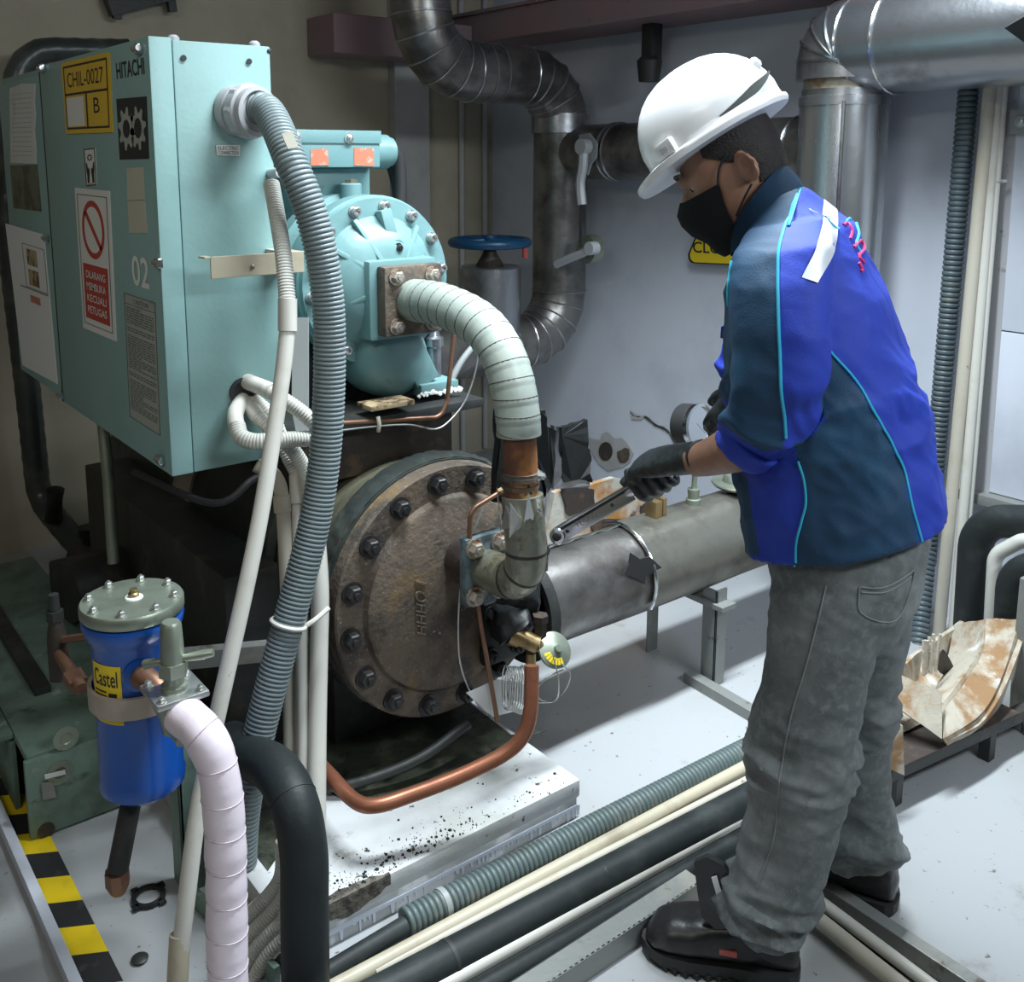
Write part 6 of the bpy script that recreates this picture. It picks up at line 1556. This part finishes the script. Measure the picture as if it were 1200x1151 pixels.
jb.normal_update(); z_elb = side(935, 512, 0.2)[1]
for f in jb.faces:
    c = f.calc_center_median()-WO; s_ = c.dot(WL); k = (c.dot(WF), c.z)
    arm = s_ > 0.150
    nav = inpoly(*k, navyA) and (s_ > -0.05 or True)
    if inpoly(*k, navyB) and not (s_ > 0.202 and k[1] > z_elb): nav = True
    if inpoly(*k, navyC): nav = True
    f.material_index = 1 if nav else 0
jtree = BVHTree.FromBMesh(jb)
jk = part('jacket', jb, [M['royal'], M['navy']], wk, 70, 'royal blue and navy work jacket with cyan piping')
def on(tree, p, off):
    c, nrm, i, d = tree.find_nearest(p); return c+nrm*off
def cast(tree, px, py, s=0.6, off=0.001):
    """point on the garment's left side, straight across from its side view"""
    p = W(px, py, 0.18); c, nrm, i, d = tree.ray_cast(p+WL*0.6, -WL)
    if c is None: c, nrm, i, d = tree.find_nearest(p)
    return c+nrm*off
def seen(tree, px, py, off):
    r = (FW+RT*((px-PPX)/F)-UP*((py-PPY)/F)).normalized()
    c, nrm, i, d = tree.ray_cast(CAM, r)
    return c+nrm*off if c is not None else on(tree, W(px, py, 0.1), off)
def pipe_on(name, pts, r, m, parent, tree=jtree, n=6):
    raw = [p for p in cr([V(x, y, 0) for x, y in pts], n)]
    q = [cast(tree, p.x, p.y) for p in raw]
    q2 = []
    for i, p in enumerate(q):
        near = [o_ for o_ in q[max(0, i-3):i+4] if o_ is not p and (o_-p).length < 0.05]
        q2.append(p if len(near) >= 2 else on(tree, W(raw[i].x, raw[i].y, 0.19), 0.001))
    bm = NB(); tube(bm, q2, r, 6); return part(name, bm, m, parent)
pipe_on('piping', [(921, 212), (917, 250), (919, 290), (924, 340), (928, 400), (930, 450), (930, 500)], 0.0026, M['piping_cyan'], jk)
pipe_on('piping', sideC[:-1]+[(1078, 648)], 0.0022, M['piping_cyan'], jk)
pipe_on('piping', [(934, 678), (933, 640), (940, 610), (945, 588), (943, 560), (937, 538)], 0.0022, M['piping_cyan'], jk)
pipe_on('piping', [(861, 305), (860, 330), (860, 360), (859, 400)], 0.0022, M['piping_cyan'], jk)
# reflective shoulder strip
bm = NB(); lft = cr([V(x, y, 0) for x, y in ((960, 216), (965, 245), (958, 285), (939, 326))], 6); rgt = cr([V(x, y, 0) for x, y in ((975, 226), (981, 258), (976, 295), (957, 332))], 6)
g = []
for a, b in zip(lft, rgt): g.append([bm.verts.new(seen(jtree, a.lerp(b, k/4).x, a.lerp(b, k/4).y, 0.003)) for k in range(5)])
for a, b in zip(g, g[1:]):
    for k in range(4): bm.faces.new((a[k], a[k+1], b[k+1], b[k]))
part('reflective_strip', bm, M['reflective'], jk)
# embroidery on the back
def emb(pts, r, m):
    bm = NB(); tube(bm, [seen(jtree, x, y, 0.001) for x, y in [(p.x, p.y) for p in cr([V(x, y, 0) for x, y in pts], 4)]], r, 6); part('embroidery', bm, m, jk)
emb(((983, 238), (985, 246), (990, 252), (997, 258)), 0.0025, M['piping_cyan'])
emb(((988, 264), (993, 262), (998, 270), (996, 280)), 0.0025, M['thread_pink'])
emb(((1003, 262), (1006, 274), (1003, 286), (1008, 296)), 0.0025, M['piping_cyan'])
emb(((1000, 290), (1008, 282), (1012, 292), (1006, 300), (1012, 308)), 0.003, M['thread_pink'])
emb(((1006, 308), (1010, 316), (1008, 318)), 0.003, M['thread_pink'])
# collar
bm = NB(); rows = []
for (f_, b_, hw, up_) in (((858, 300), (946, 224), 0.090, 0), ((856, 286), (934, 206), 0.080, 0), ((858, 272), (920, 192), 0.072, 0)):
    r_ = ring_fb(f_, b_, 0, hw, 32, 1.0); rows.append(r_)
g = [[bm.verts.new(p) for p in r] for r in rows]
for a, b in zip(g, g[1:]):
    for k in range(32): bm.faces.new((a[k], a[(k+1) % 32], b[(k+1) % 32], b[k]))
bmesh.ops.solidify(bm, geom=list(bm.faces), thickness=0.006); part('collar', bm, M['navy'], jk)
# rolled cuff, hem band, patch flap
bm = NB(); loft(bm, [ring_fb((853, 493), (912, 541), 0.186, 0.060), ring_fb((846, 500), (898, 551), 0.176, 0.062), ring_fb((840, 506), (888, 552), 0.168, 0.060), ring_fb((841, 509), (884, 546), 0.164, 0.052)])
part('rolled_cuff', fuse(bm, 0.005, 3, lambda co: fold(co, (), 0.004, (18, 18, 30))), M['royal'], jk, 60)
bm = NB(); slab(bm, [W(x, y, -0.12) for x, y in ((858, 378), (845, 383), (844, 396), (858, 400))], -WL, 0.02); part('pocket_flap', bm, M['royal'], jk, False)

# ---- jeans
bm = NB()
loft(bm, [ring_fb((895, 615), (1095, 600), 0, 0.165), ring_fb((905, 660), (1088, 650), 0, 0.168), ring_fb((908, 700), (1082, 695), 0, 0.168), ring_fb((925, 735), (1062, 730), 0, 0.15)])
loft(bm, [ring_fb((905, 680), (1055, 680), 0.082, 0.090), ring_fb((903, 740), (1036, 738), 0.095, 0.088), ring_fb((896, 800), (1014, 797), 0.108, 0.082), ring_fb((882, 848), (1004, 848), 0.115, 0.078), ring_fb((880, 885), (1000, 885), 0.12, 0.074), ring_fb((878, 930), (990, 937), 0.125, 0.070), ring_fb((868, 980), (978, 990), 0.13, 0.068), ring_fb((857, 1020), (962, 1035), 0.135, 0.066), ring_fb((853, 1050), (946, 1068), 0.14, 0.064), ring_fb((866, 1080), (932, 1094), 0.142, 0.058)])
loft(bm, [ring_fb((960, 690), (1078, 690), -0.085, 0.088), ring_fb((968, 750), (1066, 745), -0.10, 0.082), ring_fb((958, 800), (1050, 800), -0.11, 0.072), ring_fb((952, 870), (1043, 870), -0.118, 0.066), ring_fb((955, 930), (1043, 934), -0.125, 0.064), ring_fb((960, 975), (1052, 984), -0.13, 0.068), ring_fb((968, 1002), (1050, 1012), -0.135, 0.062)])
zk, za, zr = W(940, 890, 0.12).z, W(900, 1060, 0.14).z, W(1005, 980, -0.13).z
jn = fuse(bm, 0.0055, 5, lambda co: fold(co, ((zk, 0.06, 1.3), (za, 0.06, 1.4), (zr, 0.05, 1.0)), 0.0095, (6, 6, 19)))
ntree = BVHTree.FromBMesh(jn)
je = part('jeans', jn, M['jeans'], wk, 70, 'faded grey denim jeans')
pipe_on('side_seam', [(967, 690), (958, 730), (945, 780), (930, 830), (920, 880), (914, 930), (908, 980), (890, 1030)], 0.0015, M['seam'], je, ntree)
for ln in (((1006, 692), (1036, 697), (1067, 690)), ((1006, 692), (1008, 722), (1046, 742), (1062, 715), (1067, 690)), ((1008, 698), (1036, 703), (1064, 697))):
    pipe_on('pocket_stitching', ln, 0.0014, M['seam'], je, ntree, 5)

# ---- boots
def boot(heel, toe, ztop, label):
    heel, toe = Vector(heel), Vector(toe); d = (toe-heel).normalized(); s = V(-d.y, d.x, 0); Ln = (toe-heel).length
    up = V(0, 0, 1); bm = NB(); rings = []
    for u, w_, h in ((0.0, 0.022, 0.070), (0.03, 0.034, 0.095), (0.12, 0.040, 0.115), (0.28, 0.041, 0.120), (0.42, 0.044, 0.118), (0.56, 0.048, 0.106), (0.70, 0.052, 0.096), (0.84, 0.051, 0.088), (0.94, 0.041, 0.074), (1.0, 0.018, 0.050)):
        c = heel+d*(Ln*u)+up*(0.024+(h-0.024)/2); rings.append(ell(c, s*w_, up*((h-0.024)/2), 24, 0.8))
    loft(bm, rings)
    c = heel+d*(Ln*0.22); loft(bm, [ell(c+up*z_+d*k_, s*0.043, d*0.050, 24) for z_, k_ in ((0.06, 0), (0.12, 0.004), (ztop, 0.008))])
    b = part('boot', fuse(bm, 0.005, 3, lambda co: 0.0025*noise.noise(co*35)), M['boot'], wk, 60, label)
    bm = NB(); outl = []
    for u, w_ in ((-0.02, 0.012), (0.0, 0.030), (0.06, 0.041), (0.2, 0.044), (0.38, 0.044), (0.55, 0.049), (0.72, 0.054), (0.88, 0.049), (0.98, 0.032), (1.03, 0.010)): outl.append((u, w_))
    pl_ = [heel+d*(Ln*u)+s*w_ for u, w_ in outl]+[heel+d*(Ln*u)-s*w_ for u, w_ in outl[::-1]]
    slab(bm, [p+up*0.010 for p in pl_], up, 0.022)
    for k in range(len(pl_)):                   # tread lugs
        a, c2 = pl_[k], pl_[(k+1) % len(pl_)]; m_ = heel+d*(Ln*0.5)
        for t_ in (0.2, 0.7):
            p = a.lerp(c2, t_); p = p+(m_-p)*0.12; box(bm, p+V(-0.008, -0.008, 0.0), p+V(0.008, 0.008, 0.012))
    part('sole', bm, M['sole'], b, False)
    for i in range(4):
        for sg in (-1, 1):
            p = heel+d*(Ln*(0.45+0.06*i))+s*sg*0.022+up*(0.112-0.008*i)
            bm = NB(); tube(bm, [p+(s*math.cos(a)*0.3+d*math.cos(a)*0.7+up*math.sin(a))*0.006 for a in [2*PI*k/10 for k in range(11)]], 0.0014, 5); part('eyelet', bm, M['chrome'], b)
    return b, heel, d, s
b1, hl, dl_, sl_ = boot((1.447, 0.958, 0), (1.278, 1.178, 0), 0.20, 'black safety boot with red side label')
b2, *_ = boot((1.748, 0.940, 0), (1.665, 1.165, 0), 0.14, 'black safety boot')
bm = NB(); c = [P(x, y, D=1.79) for x, y in ((821, 1117), (842, 1116), (842, 1123), (821, 1124))]
p = hl+dl_*0.125+V(0, 0, 0.062); sgn = 1 if sl_.dot(CAM-p) > 0 else -1
m4 = Matrix((dl_, sl_*sgn, V(0, 0, 1))).transposed().to_4x4(); m4.translation = p+sl_*sgn*0.043
box(bm, (-0.016, -0.003, -0.006), (0.016, 0.004, 0.006), 0.001, m4); part('red_label', bm, M['red_plastic'], b1)
bm = NB(); slab(bm, [W(x, y, 0.150) for x, y in ((815, 1006), (830, 1000), (850, 1010), (866, 1040), (866, 1084), (840, 1084), (824, 1070), (819, 1040))], WL, 0.012); part('boot_tongue', bm, M['boot'], b1)
bm = NB(); slab(bm, [W(x, y, 0.165) for x, y in ((834, 1028), (840, 1026), (848, 1053), (842, 1056))], WL, 0.002); part('white_tag', bm, M['paper_white'], b1, False)

# ---- wrench
wh = P(655, 627, D=2.12); wend = P(815, 533, D=1.975)
ha = (wh-wend).normalized()
wr_ = thing('torque_wrench', tuple(wh), 'long steel ratchet wrench held in the worker black glove', 'wrench')
nC = (CAM-wh); nC = (nC-ha*nC.dot(ha)).normalized(); nU = ha.cross(nC).normalized()
if nU.z < 0: nU = -nU
def wp_(u, a, b): return wh-ha*u+nC*a+nU*b       # along handle from head, towards viewer, up
def wbox(bm, u0, u1, a0, a1, b0, b1, bev=0.001):
    m4 = Matrix((-ha, nC, nU)).transposed().to_4x4(); m4.translation = wh; box(bm, (u0, a0, b0), (u1, a1, b1), bev, m4)
bm = NB(); wbox(bm, -0.005, 0.195, 0.004, 0.009, -0.017, 0.006, 0.002); sp1 = part('side_plate', bm, M['chrome'], wr_)
bm = NB(); wbox(bm, 0.0, 0.19, -0.009, 0.006, 0.005, 0.011, 0.001); part('slot', bm, M['ink'], wr_)
bm = NB(); wbox(bm, -0.002, 0.195, -0.009, 0.008, 0.011, 0.018, 0.002); part('spine', bm, M['chrome'], wr_)
bm = NB(); lathe(bm, [(-0.012, 0.018), (0.010, 0.018), (0.012, 0.016)], wp_(0.0, 0, -0.001), nC, 24); part('ratchet_head', bm, M['chrome'], wr_)
bm = NB(); lathe(bm, [(0.012, 0.009), (0.016, 0.009), (0.017, 0.006), (0.017, 0)], wp_(0.0, 0, -0.001), nC, 16); part('pivot', bm, M['ink'], wr_)
for u in (0.026, 0.145):
    bm = NB(); lathe(bm, [(0.009, 0.004), (0.010, 0.004), (0.010, 0)], wp_(u, 0, -0.002), nC, 10); part('rivet', bm, M['ink'], wr_)
bm = NB(); text_mesh(bm, 'TEKIRO', [wp_(0.05, 0.0094, 0.005), wp_(0.105, 0.0094, 0.005), wp_(0.105, 0.0094, -0.007), wp_(0.05, 0.0094, -0.007)], V(0, 0, 0), 0.0); part('lettering', bm, M['ink_soft'], sp1, False)
Lh = (wh-wend).length
bm = NB(); tube(bm, [wp_(0.18, 0, 0), wp_(0.195, 0, 0), wp_(Lh, 0, 0)], [0.009, 0.0125, 0.0125], 18); part('handle', bm, M['chrome'], wr_)

# ---- gloves
def glove_fist(gc, ax, cdir, udir, wrist, label):
    """hand closed round a bar: ax along bar to the head, cdir = back of hand side, udir = up"""
    bm = NB(); hr_ = 0.0125
    ks = []
    for k in range(4):
        base = gc+ax*(0.030-0.0215*k); fr_ = [0.0105, 0.011, 0.0105, 0.0092][k]
        def at(ang, r): return base+cdir*(math.cos(ang)*r)+udir*(math.sin(ang)*r)
        pts = [at(1.05, 0.046), at(0.35, 0.045), at(-0.35, 0.038), at(-1.0, 0.030), at(-1.7, 0.0255), at(-2.4, 0.0245), at(-3.1, 0.0245)]
        if k == 3: pts = pts[:-1]
        pp_ = cr(pts, 4); tube(bm, pp_, [fr_*(1.08-0.25*i/len(pp_)) for i in range(len(pp_))], 12)
        ks.append(at(1.05, 0.044))
    # index tip and thumb along the bar on top
    tb_ = gc-ax*0.02+udir*0.034+cdir*0.012
    tube(bm, cr([gc-ax*0.035+udir*0.034+cdir*0.02, gc+ax*0.01+udir*0.032+cdir*0.004, gc+ax*0.045+udir*0.026+cdir*0.0, gc+ax*0.068+udir*0.021+cdir*0.003], 4), lambda i: 0.014-0.0003*i, 12)
    # palm and back of hand
    c1 = sum(ks, V(0, 0, 0))/4
    dw = (wrist-c1).normalized()
    sp_v = (ax-dw*ax.dot(dw)).normalized(); th_ = dw.cross(sp_v)
    loft(bm, [ell(c1-dw*0.004, sp_v*0.040, th_*0.014, 20, 0.8), ell(c1.lerp(wrist, 0.3), sp_v*0.042, th_*0.020, 20, 0.85), ell(c1.lerp(wrist, 0.65), sp_v*0.038, th_*0.024, 20, 0.9), ell(wrist, sp_v*0.031, th_*0.028, 20), ell(wrist+dw*0.02, sp_v*0.034, th_*0.032, 20)])
    loft(bm, [ell(gc-ax*0.04+udir*0.030+cdir*0.008, ax*0.022, cdir*0.022, 16), ell(c1.lerp(wrist, 0.5), ax*0.03, cdir*0.024, 16), ell(wrist, ax*0.02, cdir*0.024, 16)])
    return part('glove', fuse(bm, 0.0036, 3, lambda co: 0.0015*noise.noise(co*60)), M['glove'], wk, 60, label)
gcL = wp_(0.252, 0, 0)
wristL = W(818, 536, 0.10)
glove_fist(gcL, ha, nC, nU, wristL, 'black work glove gripping the wrench handle')
# far hand steadying the gauge
bm = NB(); wristR = W(874, 466, -0.18); hdR = (W(846, 498, -0.20)-wristR).normalized(); upR = (V(0, 0, 1)-hdR*hdR.z).normalized(); sdR = hdR.cross(upR)
loft(bm, [ell(wristR-hdR*0.035, upR*0.034, sdR*0.030, 18), ell(wristR, upR*0.030, sdR*0.026, 18), ell(wristR+hdR*0.03, upR*0.040, sdR*0.024, 18), ell(wristR+hdR*0.075, upR*0.042, sdR*0.018, 18), ell(wristR+hdR*0.09, upR*0.038, sdR*0.012, 18)])
for k in range(4):
    b0_ = wristR+hdR*0.082+upR*(0.03-0.021*k); L_ = [0.068, 0.075, 0.07, 0.056][k]; sg = 1
    pp_ = cr([b0_, b0_+hdR*L_*0.45+sdR*0.006*sg, b0_+hdR*L_*0.75-upR*0.004+sdR*0.02*sg, b0_+hdR*L_*0.85-upR*0.008+sdR*0.038*sg], 4); tube(bm, pp_, [0.0105-0.003*i/len(pp_) for i in range(len(pp_))], 12)
tube(bm, cr([wristR+hdR*0.02+upR*0.03, wristR+hdR*0.05+upR*0.05+sdR*0.01, wristR+hdR*0.085+upR*0.055+sdR*0.02], 4), 0.012, 12)
part('glove', fuse(bm, 0.0036, 3, lambda co: 0.0015*noise.noise(co*60)), M['glove'], wk, 60, 'black work glove beside the gauge')

# ---- repeats of one kind share a group
GROUPS = {'flexible_tube': 'white ribbed flexible tubes', 'floor_pipe': 'pipes lying along the floor', 'conduit_pipe': 'white plastic pipes by the corrugated hose',
          'wall_pipe': 'white pipes running down the right wall', 'insulation_shell': 'broken insulation shells on the low frame', 'wall_conduit': 'thin conduits on the back wall',
          'thin_cable': 'thin grey wires by the suction pipe', 'valve_lever': 'grey valve levers by the riser'}
for o in list(sc.objects):
    k = o.name.split('.')[0]
    if o.parent is None and k in GROUPS: o['group'] = GROUPS[k]
